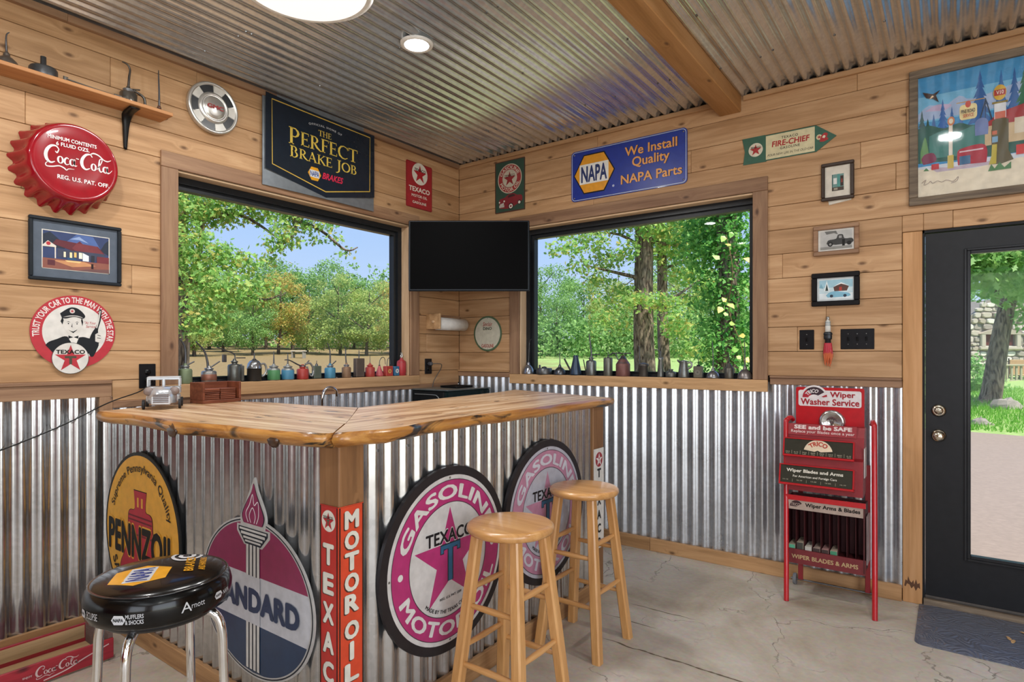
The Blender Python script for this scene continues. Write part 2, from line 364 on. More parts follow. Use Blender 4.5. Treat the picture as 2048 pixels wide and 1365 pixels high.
planks(wl, onL, -2.70, 0., [(-2.468, -.5, 1., 1.239)], [1.13, 1.239], 4)
planks(wr, onR, 0., 6.6, [(.6, 2.51, 1.13, 2.445), (3.262, 3.36, 0, 2.05), (3.355, 4.275, 0, 2.05), (4.27, 4.37, 0, 2.05)], ROWS, 11)
for k in range(4): corr(wl, 'corrugated_sheet', onL, -.676*(k+1), -.676*k, 0., 1.12, out=-.006)
for k in range(6): corr(wl, 'corrugated_sheet', onL, max(-7.6, -2.704-.8085*(k+1)), -2.704-.8085*k, 0., 1.19, out=-.006, m=GALVB)
for k in range(9):
    a0 = k*.8085; a1 = a0+.8085
    if a0 < 3.262 < a1: a1 = 3.262
    if 3.262 < a0 < 4.37: a0 = 4.37
    if a1 > a0: corr(wr, 'corrugated_sheet', onR, a0, min(a1, 6.6), .07, 1.2, out=-.006)
# ledges and trims
board(wl, 'ledge_cap', onL, -7.5, -2.705, 1.222, 1.24, -.018, .02, WD['casing']); board(wl, 'ledge_board', onL, -7.5, -2.705, 1.155, 1.222, -.01, .012, WD['casing'])
board(wl, 'ledge_end', onL, -2.76, -2.70, 1.06, 1.155, -.01, .012, WD['casing'], vert=True)
board(wl, 'low_board', onL, -2.70, -.02, 1.095, 1.131, -.012, .008, WD['casing'])
for a0, a1 in ((.0, .556), (2.57, 3.262)):
    board(wr, 'ledge_cap', onR, a0, a1, 1.226, 1.240, -.018, .022, WD['casing'] if a0 > 1 else WD['sill']); board(wr, 'ledge_board', onR, a0, a1, 1.185, 1.226, -.01, .012, WD['casing'])
bb = thing('baseboard_right', kind='structure'); r = random.Random(5); x = .0
for x0, x1 in ((0., .62), (.62, 1.78), (1.78, 3.262)): board(bb, 'base_board', onR, x0+.001, x1-.001, 0, .088, -.005, .022, WD['base'])
bb = thing('baseboard_left', kind='structure')
for x0, x1 in ((-6.5, -4.2), (-4.2, -2.8)): board(bb, 'base_board', onL, x0+.001, x1-.001, 0, .075, -.005, .014, WD['base'])
t = thing('trim_1', kind='structure'); board(t, 'trim_board', onL, -7.5, -2.9, 2.985, 3.022, 0, .03, WD['casing']); board(t, 'trim_board', onL, -2.9, -.03, 2.985, 3.022, 0, .03, WD['casing'])
t = thing('trim_2', kind='structure'); board(t, 'trim_board', onR, 0.0, 2.25, 2.992, 3.022, 0, .022, WD['cedar']); board(t, 'trim_board', onR, 2.41, 6.6, 2.992, 3.022, 0, .022, WD['cedar'])
FRM = mat('24272b', .35); RUB = mat('9aa0a0', .5)
def window(nm, F, a0, a1, z0, z1, o0, o1, j0=None, j1=None):
    w = thing(nm, kind='structure')
    cm = WD['casing']
    board(w, 'casing_board', F, o0, o1, z1, z1+.087, 0, .016, cm); board(w, 'casing_board', F, o0, o1, z0-.076, z0-.001, 0, .018, WD['sill'])
    board(w, 'casing_board', F, o0, a0, z0, z1-.001, 0, .015, cm, vert=True); board(w, 'casing_board', F, a1, o1, z0, z1-.001, 0, .015, cm, vert=True)
    a0 = a0 if j0 is None else j0; a1 = a1 if j1 is None else j1
    board(w, 'jamb_board', F, a0-.001, a1+.001, z1-.012, z1, -.09, -.0005, WD['jamb']); board(w, 'sill_board', F, a0-.001, a1+.001, z0-.014, z0, -.09, -.0005, WD['sill'])
    board(w, 'jamb_board', F, a0-.001, a0+.012, z0, z1-.013, -.09, -.0005, WD['jamb'], vert=True); board(w, 'jamb_board', F, a1-.012, a1+.001, z0, z1-.013, -.09, -.0005, WD['jamb'], vert=True)
    A0, A1, Z0, Z1 = a0+.012, a1-.012, z0, z1-.013
    b = MB(F(0, 0))
    for (i, j, n0, n1) in ((0, .038, -.15, -.078), (.038, .052, -.15, -.100), (.052, .070, -.145, -.092)):
        for (p, q, s, u) in ((A0+i, A0+j, Z0+i*.5, Z1-i), (A1-j, A1-i, Z0+i*.5, Z1-i), (A0+j, A1-j, Z1-j, Z1-i), (A0+j, A1-j, Z0+i*.5, Z0+j*.5)): b.box(p, q, s, u, n0, n1)
    b.build('frame', FRM, w)
    b = MB(F(0, 0)); b.box(A1-.054, A1-.050, Z0+.03, Z1-.05, -.1, -.096); b.box(A0+.050, A0+.054, Z0+.03, Z1-.05, -.1, -.096); b.build('seal_strip', RUB, w)
    b = MB(F(0, 0)); b.box(A0+.068, A1-.068, Z0+.034, Z1-.068, -.119, -.115); b.build('pane', GLASS, w)
    return w
window('window_1', onL, -2.377, -.598, 1.205, 2.40, -2.468, -.50, -2.443, None)
window('window_2', onR, .65, 2.467, 1.213, 2.40, .558, 2.557, None, 2.503)
# door
d = thing('door_1', kind='structure')
board(d, 'casing_board', onR, 3.264, 3.355, 0, 2.048, -.018, .006, WD['door'], vert=True); board(d, 'casing_board', onR, 4.275, 4.366, 0, 2.048, -.018, .006, WD['door'], vert=True)
DB = mat('1e1f22', .38, bump=.05); b = MB(onR(0, 0)); b.box(3.355, 3.364, 0, 2.05, -.13, -.006); b.box(4.266, 4.275, 0, 2.05, -.13, -.006); b.box(3.355, 4.275, 2.036, 2.05, -.13, -.006); b.build('door_jamb', BLACKM, d)
b = MB(onR(0, 0)); n0, n1 = -.06, -.014
b.box(3.368, 3.54, .045, 2.03, n0, n1); b.box(4.095, 4.262, .045, 2.03, n0, n1); b.box(3.54, 4.095, 1.93, 2.03, n0, n1); b.box(3.54, 4.095, .045, .28, n0, n1); b.build('door_slab', DB, d)
b = MB(onR(0, 0))
for (i, j, n1) in ((0, .012, -.002), (.012, .028, -.008)):
    b.rbox(3.538+i, 3.538+j, .277+i, 1.933-i, -.05, n1, .002); b.rbox(4.097-j, 4.097-i, .277+i, 1.933-i, -.05, n1, .002); b.rbox(3.538+j, 4.097-j, 1.933-j, 1.933-i, -.05, n1, .002); b.rbox(3.538+j, 4.097-j, .277+i, .277+j, -.05, n1, .002)
b.build('glazing_bead', mat('26272a', .25), d)
b = MB(onR(0, 0)); b.box(3.56, 4.08, .3, 1.91, -.034, -.030); b.build('pane', GLASS, d)
NK = mat('cfc6b4', .18, 1.)
for z, k in ((1.067, 0), (.932, 1)):
    M = onR(3.428, z, -.014); b = MB()
    b.lathe([(0, 0), (.033, 0), (.034, .004), (.028, .010), (.024, .012)], 28)
    if k: b.lathe([(.012, .01), (.011, .03), (.024, .038), (.029, .05), (.026, .062), (.012, .068), (0, .069)], 28)
    else: b.lathe([(.022, .011), (.021, .02), (0, .021)], 28); b.rbox(-.018, .018, -.005, .005, .02, .036, .003)
    b.build('door_knob' if k else 'deadbolt', NK, d, M)
b = MB(onR(0, 0)); b.flat([(3.272, .09), (3.278, .125), (3.286, .118), (3.29, .145), (3.298, .12), (3.306, .112), (3.314, .128), (3.318, .105), (3.326, .135), (3.333, .11), (3.343, .118), (3.345, .085), (3.335, .092), (3.325, .07), (3.316, .095), (3.305, .08), (3.296, .1), (3.285, .104), (3.278, .085)], .0064); b.build('burn_stain', mat('5e3d25', .7), d)
board(d, 'threshold', onR, 3.36, 4.27, 0.0, .04, -.14, .02, WD['barn'])
b = MB(onR(0, 0)); b.rbox(3.366, 4.264, .041, .056, -.07, -.004, .003); b.build('door_sweep', mat('4a4541', .5), d)
# ceiling
cl = thing('ceiling', kind='structure')
def onC(a, z): return cols((1, 0, 0), (0, 1, 0), (0, 0, 1), (a, z, 3.034))
for k in range(9): corr(cl, 'corrugated_sheet', onC, k*.735, k*.735+.735, -7.6, 0., m=GALVC, amp=.0105, seg=12)
b = MB(); b.box(-.2, 6.7, -7.7, .2, 3.06, 3.09); b.build('roof_deck', SHEATH, cl)
r = random.Random(9); b = MB()
for i in range(70):
    x = round(r.uniform(.2, 3.4)/.0735)*.0735-.0184; y = -r.choice([.5, 1.1, 1.7, 2.3, 2.9])+r.uniform(-.03, .03); b.lathe([(0, 3.018), (.005, 3.019), (.007, 3.024)], 6, x, y, False)
b.build('roofing_screws', STEEL, cl, kind='stuff')
bm = MB(); bm.rbox(-3.8, 3.8, -.068, .068, -.06, .045, .005); o = bm.build('ceiling_beam', WD['beam'], None, T(2.326, -3.8, 2.988) @ RZ(90)); o['kind'] = 'structure'
# floor
def concrete():
    m = bpy.data.materials.new('worn_concrete'); m.use_nodes = True; n = m.node_tree; L = n.links.new; p = n.nodes['Principled BSDF']
    tc = nd(n, 'ShaderNodeTexCoord'); P_ = tc.outputs['Object']
    a = nd(n, 'ShaderNodeTexNoise'); a.inputs['Scale'].default_value = 1.6; a.inputs['Detail'].default_value = 8; a.inputs['Roughness'].default_value = .62; a.inputs['Distortion'].default_value = .6; L(P_, a.inputs['Vector'])
    cr = nd(n, 'ShaderNodeValToRGB'); e = cr.color_ramp.elements; e[0].position = .3; e[0].color = lin('a3927c')+(1,); e[1].position = .68; e[1].color = lin('ded6cb')+(1,); x = e.new(.5); x.color = lin('c8bcab')+(1,); L(a.outputs['Fac'], cr.inputs[0])
    f = nd(n, 'ShaderNodeTexNoise'); f.inputs['Scale'].default_value = 45; f.inputs['Detail'].default_value = 4; L(P_, f.inputs['Vector'])
    mx = nd(n, 'ShaderNodeMix', data_type='RGBA', blend_type='MULTIPLY'); mx.inputs[0].default_value = .35; L(cr.outputs[0], mx.inputs[6]); L(f.outputs['Color'], mx.inputs[7])
    w = nd(n, 'ShaderNodeTexNoise'); w.inputs['Scale'].default_value = 5; w.inputs['Detail'].default_value = 5; L(P_, w.inputs['Vector'])
    va = nd(n, 'ShaderNodeVectorMath', operation='MULTIPLY_ADD'); L(w.outputs['Color'], va.inputs[0]); va.inputs[1].default_value = (.35, .35, 0); L(P_, va.inputs[2])
    out = mx.outputs[2]; hs = []
    for sc, th, seed in ((1.15, .0035, 0), (2.7, .0035, 5)):
        mp = nd(n, 'ShaderNodeMapping'); mp.inputs['Location'].default_value = (seed, 3, 0); mp.inputs['Scale'].default_value = (1, 1, 0); L(va.outputs[0], mp.inputs[0])
        v = nd(n, 'ShaderNodeTexVoronoi', feature='DISTANCE_TO_EDGE', voronoi_dimensions='2D'); v.inputs['Scale'].default_value = sc; L(mp.outputs[0], v.inputs['Vector'])
        mr = nd(n, 'ShaderNodeMapRange'); mr.inputs[1].default_value = 0; mr.inputs[2].default_value = th*sc*1.6; mr.inputs[3].default_value = 1; mr.inputs[4].default_value = 0; L(v.outputs['Distance'], mr.inputs[0])
        ma = nd(n, 'ShaderNodeMapRange'); ma.inputs[1].default_value = .47+seed*.012; ma.inputs[2].default_value = .56+seed*.012; L(a.outputs['Fac'], ma.inputs[0])
        k = math_(n, 'MULTIPLY', mr.outputs[0], math_(n, 'MULTIPLY', ma.outputs[0], .75)); hs.append(k)
        m2 = nd(n, 'ShaderNodeMix', data_type='RGBA'); m2.inputs[7].default_value = lin('54493c')+(1,); L(out, m2.inputs[6]); L(k, m2.inputs[0]); out = m2.outputs[2]
    L(out, p.inputs['Base Color']); L(math_(n, 'ADD', .38, math_(n, 'MULTIPLY', a.outputs['Fac'], .35)), p.inputs['Roughness'])
    h = math_(n, 'SUBTRACT', math_(n, 'MULTIPLY', f.outputs['Fac'], .25), math_(n, 'ADD', hs[0], hs[1]))
    b = nd(n, 'ShaderNodeBump'); b.inputs['Strength'].default_value = .35; b.inputs['Distance'].default_value = .004; L(h, b.inputs['Height']); L(b.outputs[0], p.inputs['Normal'])
    return m
b = MB(); b.box(-.16, 6.6, -7.6, .16, -.12, 0); o = b.build('floor', concrete()); o['kind'] = 'structure'
FL_ = o; rc = random.Random(21)
for (x0, x1, y0, w_) in ((2.12, 3.1, -1.385, .012), (2.05, 2.42, -.925, .006), (1.98, 2.3, -1.13, .005)):
    n = int((x1-x0)/.018); c_ = [(x0+(x1-x0)*i/n, y0+.012*noise.noise(Vector((i*.23, y0*9, 0)))) for i in range(n+1)]; q = MB()
    ws = [w_*rc.uniform(.25, 1.1)*min(1, i/6, (n-i)/6+.05)+.0006 for i in range(n+1)]; q.line(c_, ws, .0008); q.build('floor_crack', mat('6a5c4c', .9), FL_)
def plainwall(name, F, a0, a1, holes):
    w = wallmesh(name, F, a0, a1, holes, -.16, -.019)
    planks(w, F, a0, a1, [(h[0], h[1], -1, h[3]) for h in holes], [-.006+.1508*k for k in range(20)]+[3.03], len(name)); return w
def onBk(a, z): return cols((-1, 0, 0), (0, 0, 1), (0, 1, 0), (-a, -7.6, z))
def onRt(a, z): return cols((0, -1, 0), (0, 0, 1), (-1, 0, 0), (6.6, -a, z))
o = plainwall('wall_back', onBk, -6.6, .0, [(-5.9, -3.3, 0, 2.7)]); plainwall('wall_far_right', onRt, .0, 7.6, [(3.3, 6.7, 0, 2.6)])
b = MB(); b.M = onBk(0, 0); b.box(-3.2, -.05, .05, 1.15, 0, .03); b.build('red_reflection_panel', mat('7d1822', .4), o)  # unseen red panel, added to give the bar metal its dark red reflections

# ---------------------------------------------------------------- ceiling lights
LW = emis('light_lens', (1, .99, .97), 14.); LT = mat('f2f2f0', .4)
def down(par, x, y, z, e, s):
    o = lamp('AREA', 'downlight', (x, y, z), (0, 0, 0), e, (1, .985, .96), shape='DISK', size=s)
for i, (x, y) in enumerate([(1.186, -1.70), (3.475, -1.63), (1.05, -3.3), (5.6, -3.3), (1.0, -4.9), (5.6, -4.9)]):
    l = thing('recessed_light', ['round recessed ceiling light glowing above the bar, left of the timber beam', 'round recessed ceiling light right of the timber beam', 'round recessed ceiling light beyond the white disc light', 'round recessed ceiling light right of the beam, further back', 'rearmost round recessed ceiling light left of the beam', 'rearmost round recessed ceiling light right of the beam'][i], 'light', T(x, y, 3.022), group='recessed ceiling lights')
    b = MB(); b.lathe([(.064, -.006), (.078, -.010), (.085, -.006), (.087, .004)], 36); b.build('trim_ring', LT, l)
    b = MB(); b.lathe([(0, -.007), (.064, -.007), (.064, -.003)], 32); b.build('lens', LW, l); down(l, x, y, 3.005, 13, .13)
l = thing('disc_light', 'large round white ceiling disc light at the top edge above the bar', 'light', T(1.204, -2.404, 3.022))
b = MB(); b.lathe([(.30, .0), (.305, -.02), (.30, -.042), (.285, -.05)], 64); b.build('rim', LT, l)
b = MB(); b.lathe([(.286, -.049), (.2, -.054), (0, -.057)][::-1], 64); b.build('diffuser', emis('diffuser', (.95, .95, .92), .75), l); down(l, 1.204, -2.404, 2.95, 14, .5)
# ---------------------------------------------------------------- bar
bar = thing('bar_counter', 'L-shaped bar clad in corrugated metal with a glossy live-edge wood slab top', 'bar')
def onB1(a, z): return cols((1, 0, 0), (0, 0, 1), (0, -1, 0), (a, -2.715, z))
def onB2(a, z): return cols((0, 1, 0), (0, 0, 1), (1, 0, 0), (1.842, a, z))
corr(bar, 'corrugated_panel', onB1, .022, 1.75, .08, 1.068, m=GALVB, amp=.009)
corr(bar, 'corrugated_panel', onB2, -2.62, -.98, .08, 1.068, m=GALVB, amp=.009)
b = MB(); b.box(.022, 1.78, -2.70, -2.66, 0, 1.068); b.box(1.78, 1.82, -2.66, -.9, 0, 1.068); b.build('stud_wall', WD['base'], bar)
board(bar, 'base_board', onB1, .024, 1.746, 0, .088, 0, .022, WD['base']); board(bar, 'base_board', onB2, -2.616, -.985, 0, .088, 0, .020, WD['base'])
b = MB(); b.rbox(-.53, .538, -.053, .053, -.053, .053, .004); b.build('corner_post', WD['post'], bar, T(1.8, -2.669, .538) @ RY(-90))
b = MB(); b.rbox(-.53, .538, -.062, .062, -.035, .035, .004); b.build('end_post', WD['post'], bar, T(1.818, -.916, .538) @ RY(-90))
b = MB()
for y in range(-35, -13):
    if y % 2: b.box(1.849, 1.855, y*.0735+.0144, y*.0735+.0224, 1.028, 1.036)
b.build('screws', STEEL, bar, kind='stuff')
def slab(name, P, live, zt=1.118, zb=1.068, seed=1, g=1):
    """P: top outline; live: per edge vertex amount of bulge"""
    r = random.Random(seed); Q = []; n = len(P)
    for i in range(n):
        a, c = P[i], P[(i+1) % n]; l = math.hypot(c[0]-a[0], c[1]-a[1]); k = max(1, int(l/.045))
        for j in range(k):
            t = j/k; lv = live[i]*(1-t)+live[(i+1) % n]*t if (live[i] and live[(i+1) % n]) else 0
            Q.append((a[0]+(c[0]-a[0])*t, a[1]+(c[1]-a[1])*t, lv))
    n = len(Q); A = sum(Q[i][0]*Q[(i+1) % n][1]-Q[(i+1) % n][0]*Q[i][1] for i in range(n))
    if A < 0: Q = Q[::-1]
    nr = []
    for i in range(n):
        dx, dy = Q[(i+1) % n][0]-Q[i-1][0], Q[(i+1) % n][1]-Q[i-1][1]; l = math.hypot(dx, dy) or 1; nr.append((dy/l, -dx/l))
    lay = [(0, zt, 0), (.010, zt-.009, 1), (.014, zt-.022, 1), (.008, zt-.036, 1), (-.004, zb+.004, 1), (-.014, zb, 1)]
    V = []
    for d, z, s in lay:
        for i in range(n):
            lv = Q[i][2]; w = lv*(d+s*.012*(noise.noise(Vector((Q[i][0]*6, Q[i][1]*6, z*22+seed)))))
            V.append((Q[i][0]+nr[i][0]*w, Q[i][1]+nr[i][1]*w, z+(s*lv*.004*noise.noise(Vector((Q[i][0]*11, Q[i][1]*11, 3))) if s else 0)))
    b = MB(); M = T(sum(q[0] for q in Q)/n, sum(q[1] for q in Q)/n, zt) @ RZ(g); Mi = M.inverted(); b.M = Mi
    m = len(lay); b.add(V, [tuple(range(n)), tuple(range((m-1)*n, m*n))[::-1]])
    b.cur = 1; b.add(V, [((j+1)*n+i, (j+1)*n+(i+1) % n, j*n+(i+1) % n, j*n+i) for j in range(m-1) for i in range(n)], True)
    return b.build(name, [WD['top'], WD['edge']], bar, M)
FL = [(0.412, -2.903), (0.626, -2.88), (0.822, -2.882), (1.013, -2.895), (1.175, -2.905), (1.243, -2.880), (1.397, -2.846), (1.576, -2.846), (1.682, -2.83), (1.787, -2.810), (1.857, -2.785)]
FR = [(1.906, -2.667), (1.94, -2.585), (1.930, -2.486), (1.896, -2.39), (1.884, -2.261), (1.882, -2.097), (1.871, -1.828), (1.876, -1.615), (1.861, -1.329), (1.866, -1.049), (1.874, -0.793)]
IN = [(0.945, -0.472), (1.024, -0.805), (1.103, -1.43), (1.144, -1.781)]
BL = [(1.197, -2.101), (1.065, -2.133), (0.841, -2.159), (0.578, -2.173), (0.397, -2.225), (0.298, -2.46)]
e = .0022
slab('slab_board', [(.31, -2.62)]+[(.412, -2.903)]+FL[1:]+[(1.875-e, -2.760), (1.70-e, -2.580)]+[(1.691, -2.575), (1.245, -2.593), (.474, -2.465), (.30, -2.465)], [1]*12+[1, 0, 0, 0, 0, 0], seed=2, g=2)
slab('slab_board', [(.30, -2.461), (.474, -2.461), (1.245, -2.589), (1.691, -2.570), (1.70-e, -2.574), (1.517-e, -2.398)]+[(1.197-e, -2.101)]+BL[1:-1], [0]*6+[1]*5, seed=5, g=-3)
slab('slab_board', [(1.199+e, -2.101), (1.517+e, -2.40), (1.70+e, -2.576), (1.875+e, -2.758)]+FR+IN, [0, 0, 0, 1]+[1]*11+[1]*4, seed=8, g=92)
for x, y, z, sx_, sy_ in ((1.655, -2.832, 1.086, .035, .018), (1.10, -2.905, 1.085, .05, .012)):
    q = MB(); V = []; n = 14
    for j in range(9):
        ph = math.pi*(j+.5)/9-math.pi/2
        for i in range(n):
            a = 2*math.pi*i/n; k = 1+.22*noise.noise(Vector((math.cos(a)*2, math.sin(a)*2+x, j*.6))); V.append((math.cos(a)*math.cos(ph)*sx_*k, math.sin(a)*math.cos(ph)*sy_*k, math.sin(ph)*.026*k))
    q.add(V, [(j*n+i, j*n+(i+1) % n, (j+1)*n+(i+1) % n, (j+1)*n+i) for j in range(8) for i in range(n)]+[tuple(range(n))[::-1], tuple(range(8*n, 9*n))], True); q.build('burl', wood('dark_burl', ['120c08', '2a1a10', '4a2e18', '6d4526', '0a0604'], rough=.35, knots=.3, coat=.5), bar, T(x, y, z) @ RZ(-8))
# behind the bar
def onYZ(M): return M
f = thing('mini_fridge', 'black compact refrigerator in the corner behind the bar', 'fridge', T(.21, -.33, 0))
b = MB(); b.rbox(-.19, .15, -.26, .26, .02, 1.09, .008); b.build('body', mat('17191b', .3), f)
b = MB(); b.rbox(.152, .19, -.26, .26, .02, 1.09, .008); b.build('door', mat('122324', .15), f)
b = MB(); b.rbox(-.19, .19, -.265, .265, 1.09, 1.102, .004); b.build('top_cover', mat('6b7476', .3, .5), f)
b = MB(); b.rbox(.191, .193, -.16, .2, .95, 1.05, .0005); b.build('door_window', mat('3b5a60', .08), f)
b = MB(); b.tube(crom([(-.15, -.268, 1.06), (.05, -.268, 1.06), (.09, -.268, 1.05), (.11, -.268, 1.02), (.115, -.268, .9)]), .004, 6); b.build('side_groove', mat('9aa0a2', .3, .6), f)
t = thing('black_tray', 'small flat black tray lying on the corner fridge', 'tray', T(.2, -.27, 1.103)); b = MB(); b.rbox(-.09, .09, -.09, .11, 0, .008, .003); b.build('base', BLACK, t); b = MB(); b.rbox(-.09, -.08, -.09, .11, .008, .016, .002); b.rbox(.08, .09, -.09, .11, .008, .016, .002); b.rbox(-.08, .08, -.09, -.08, .008, .016, .002); b.rbox(-.08, .08, .1, .11, .008, .016, .002); b.build('rim', BLACK, t)
s = thing('sink_faucet', 'chrome gooseneck faucet rising behind the bar top', 'faucet', T(.3, -1.64, .9))
b = MB(); b.tube(crom([(0, 0, 0), (0, 0, .12), (0, 0, .205), (.005, .02, .25), (.01, .055, .262), (.013, .09, .245), (.013, .10, .205)]), .009, 12); b.build('spout', CHROME, s)
b = MB(); b.lathe([(.025, 0), (.025, .01), (.012, .03)], 20); b.build('base', CHROME, s)
sc = thing('back_counter', 'low sink counter under the left window behind the bar', 'counter', T(.3, -1.64, 0))
b = MB(); b.rbox(-.28, .22, -.5, .5, .87, .9, .004); b.build('worktop', WD['base'], sc); b = MB(); b.box(-.26, .2, -.48, .48, 0, .87); b.build('cabinet_body', WD['post'], sc)
# paper towel holder on the left wall by the corner
p = thing('paper_towel_holder', 'wooden wall holder with a white paper towel roll, left of the corner', 'holder', onL(-.2, 1.638))
b = MB(); b.rbox(-.19, .19, -.063, .067, 0, .016); b.build('back_board', WD['casing'], p)
b = MB(); b.rbox(-.21, -.192, -.06, .066, .0, .15); b.build('end_board', WD['sill'], p)
b = MB(RY(90)); b.M = T(0, 0, .085) @ RY(90); b.lathe([(0, -.225), (.009, -.225), (.011, -.222), (.011, .19), (0, .19)], 14); b.build('dowel', WD['jamb'], p)
b = MB(); b.M = T(0, -.012, .085) @ RY(90); b.lathe([(.02, -.175), (.052, -.175), (.052, .165), (.02, .165)], 32); q = b.build('paper_roll', mat('eceae6', .85), p)
# outlets and switches
def plate(nm, lab, M, w, h, gangs, kind, cat):
    t = thing(nm, lab, cat, M); b = MB(); b.rbox(-w/2, w/2, -h/2, h/2, 0, .006, .002); b.build('cover_plate', mat('17181c', .3), t)
    for i in range(gangs):
        cx = (i-(gangs-1)/2)*.046
        b = MB()
        if kind == 'switch':
            b.rbox(cx-.006, cx+.006, -.013, .013, .004, .008, .001); b.rbox(cx-.004, cx+.004, 0, .012, .006, .017, .001); b.build('toggle', mat('0e0f12', .25), t)
            b = MB(); b.lathe([(.0035, .006), (.003, .0078), (0, .008)], 8, cx, .030); b.lathe([(.0035, .006), (.003, .0078), (0, .008)], 8, cx, -.030); b.build('screw', STEEL, t)
        else:
            for s_ in (-.021, .021): b.lathe([(.016, .005), (.0155, .0085), (0, .0088)], 20, cx, s_)
            b.build('socket', mat('0e0f12', .25), t)
    return t
plate('light_switch', 'single black light switch plate left of the spark plug ornament', onR(2.778, 1.461), .08, .118, 1, 'switch', 'switch')
plate('switch_panel', 'wide black three-gang switch plate beside the door', onR(3.044, 1.461), .17, .118, 3, 'switch', 'switch')
plate('wall_outlet', 'black wall outlet left of the left window, behind the toy truck', onL(-2.533, 1.256, .0), .082, .13, 1, 'outlet', 'outlet')
plate('wall_outlet', 'black wall outlet near the corner above the fridge', onL(-.388, 1.275), .08, .125, 1, 'outlet', 'outlet')
c = thing('power_cord', 'grey power cord plugged in beside the corner and dropping behind the fridge', 'cord', onL(-.388, 1.275))
b = MB(); b.rbox(-.014, .016, .006, .036, .009, .045, .006); b.build('plug', mat('4a4a52', .5), c)
b = MB(); b.tube(crom([(.0, .02, .04), (.03, .022, .07), (.075, .015, .08), (.09, -.02, .06), (.08, -.07, .03), (.05, -.13, .015), (.03, -.20, .02)]), .0035, 8); b.build('cable', mat('5c5650', .5), c)
c = thing('power_cord', 'thin black cord running from the left outlet down across the corrugated wall', 'cord', onL(-2.533, 1.256))
b = MB(); b.rbox(-.016, .014, -.035, -.008, .009, .05, .006); b.build('plug', BLACK, c)
b = MB(); b.tube(crom([(0, -.02, .05), (-.05, -.075, .05), (-.2, -.13, .04), (-.42, -.24, .025), (-.75, -.36, .02), (-1.2, -.48, .02)]), .003, 8); b.build('cable', BLACK, c)
# shelf
S = thing('wall_shelf', 'brown wooden wall shelf holding old oil cans, top left', 'shelf', onL(-3.2, 2.636))
b = MB(); b.rbox(-1.2, .735, .0, .145, -.018, 0, .002); b.M = Matrix(); o = MB(Matrix.Rotation(math.radians(0), 4, 'X'))
q = MB(); q.rbox(-1.2, .735, -.0725, .0725, 0, .018, .002); q.build('shelf_board', WD['shelf'], S, T(0, 0, .0725) @ RX(-90) @ T(0, 0, 0))
for y in (-.9, .56, .66 if 0 else -.2):
    b = MB(); P = crom([(0, -.19), (.008, -.09), (.018, -.035), (.045, -.012), (.12, -.004)], 5)
    w = [.008+.018*min(1, i/12) for i in range(len(P))]
    V = []
    for (o_, z), ww in zip(P, w):
        V += [(y-ww, z, o_+.001), (y+ww, z, o_+.001), (y+ww*.6, z-.008, o_+.012), (y-ww*.6, z-.008, o_+.012)]
    n = len(P); F = [tuple(range(4)), tuple(range(4*n-4, 4*n))[::-1]]
    for i in range(n-1):
        for k in range(4): F.append((4*i+k, 4*i+4+k, 4*i+4+(k+1) % 4, 4*i+(k+1) % 4))
    b.add(V, F, True); b.build('bracket', BLACK, S)
# ---------------------------------------------------------------- oil cans
def gal(c, r=.4, m=.7):
    h = ''.join('%02x' % min(255, int(int(c[i:i+2], 16)*1.06+5)) for i in (0, 2, 4)); return mat(h, r, m*.85, bump=.2)
TIN = gal('6f7270', .36, .9); DARK = gal('3d3c3a', .42, .75); LEAD = gal('55565a', .34, .9); RUST = gal('6b4a3a', .6, .4); BLUED = gal('3a4656', .35, .85); BROWN = gal('5e5448', .45, .7)
def can(M, lab, prof, body=TIN, spout=None, sr=(.0045, .0025), handle=None, lever=None, band=None, extra=None, group=None, nm='oil_can', smat=None, sq=None, cap=None):
    t = thing(nm, lab, 'oil can', M, group=group)
    b = MB()
    if sq:
        w, dd, h = sq; b.rbox(-w/2, w/2, -dd/2, dd/2, 0, h, .004)
    else: b.lathe([(0, 0)]+prof, 26)
    b.build('body', body, t)
    if band:
        b = MB(); b.lathe([(band[0], band[1]), (band[0]+.0012, band[1]+.003), (band[0]+.0012, band[2]-.003), (band[0], band[2])], 26); b.build('painted_band', band[3], t)
    if spout:
        P = crom(spout, 6); n = len(P); b = MB(); b.tube(P, [sr[0]+(sr[1]-sr[0])*i/(n-1) for i in range(n)], 10); b.build('spout', smat or LEAD, t)
    if handle:
        P = crom(handle, 6); b = MB(); b.tube(P, .0065, 8); b.build('handle', smat or gal('9c9d9a', .3, .8), t)
        if not cap and not sq:
            r_ = max(p[0] for p in prof); h_ = max(p[1] for p in prof if p[0] > r_*.5)-.006; cap = [(r_*.62, h_*.90), (r_*.50, h_*.94), (r_*.50, h_*.985), (r_*.62, h_), (r_*.62, h_+.007), (0, h_+.013), gal('85868a', .3, .8)]
    if cap: b = MB(); b.lathe(cap[:-1], 20); b.build('cap', cap[-1], t)
    if lever: b = MB(); b.tube(crom(lever, 4), .004, 8); b.build('lever', smat or LEAD, t)
    if extra: extra(t)
    return t
def pump(r, h, neck=.45):   # body profile with shoulder, neck and collar
    return [(r*.96, 0), (r, .004), (r, h*.80), (r*.9, h*.88), (r*neck, h*.93), (r*neck, h*.985), (r*(neck+.12), h), (r*(neck+.12), h+.006), (r*.25, h+.012), (r*.22, h+.022)]
def dome(r, h): return [(r, 0), (r*1.0, .006), (r*.93, h*.35), (r*.75, h*.65), (r*.45, h*.88), (r*.24, h*.97), (r*.26, h+.004), (r*.2, h+.012), (r*.1, h+.02)]
def cyl(r, h): return [(r*.97, 0), (r, .003), (r, h-.004), (r*.95, h), (r*.3, h+.003), (r*.2, h+.012)]
def hnd(r, h, s=1): return [(.0, h+.008, 0), (r*.9, h+.012, 0), (r*1.75, h-.002, 0), (r*1.95, h*.55, 0), (r*1.7, h*.12, 0)]
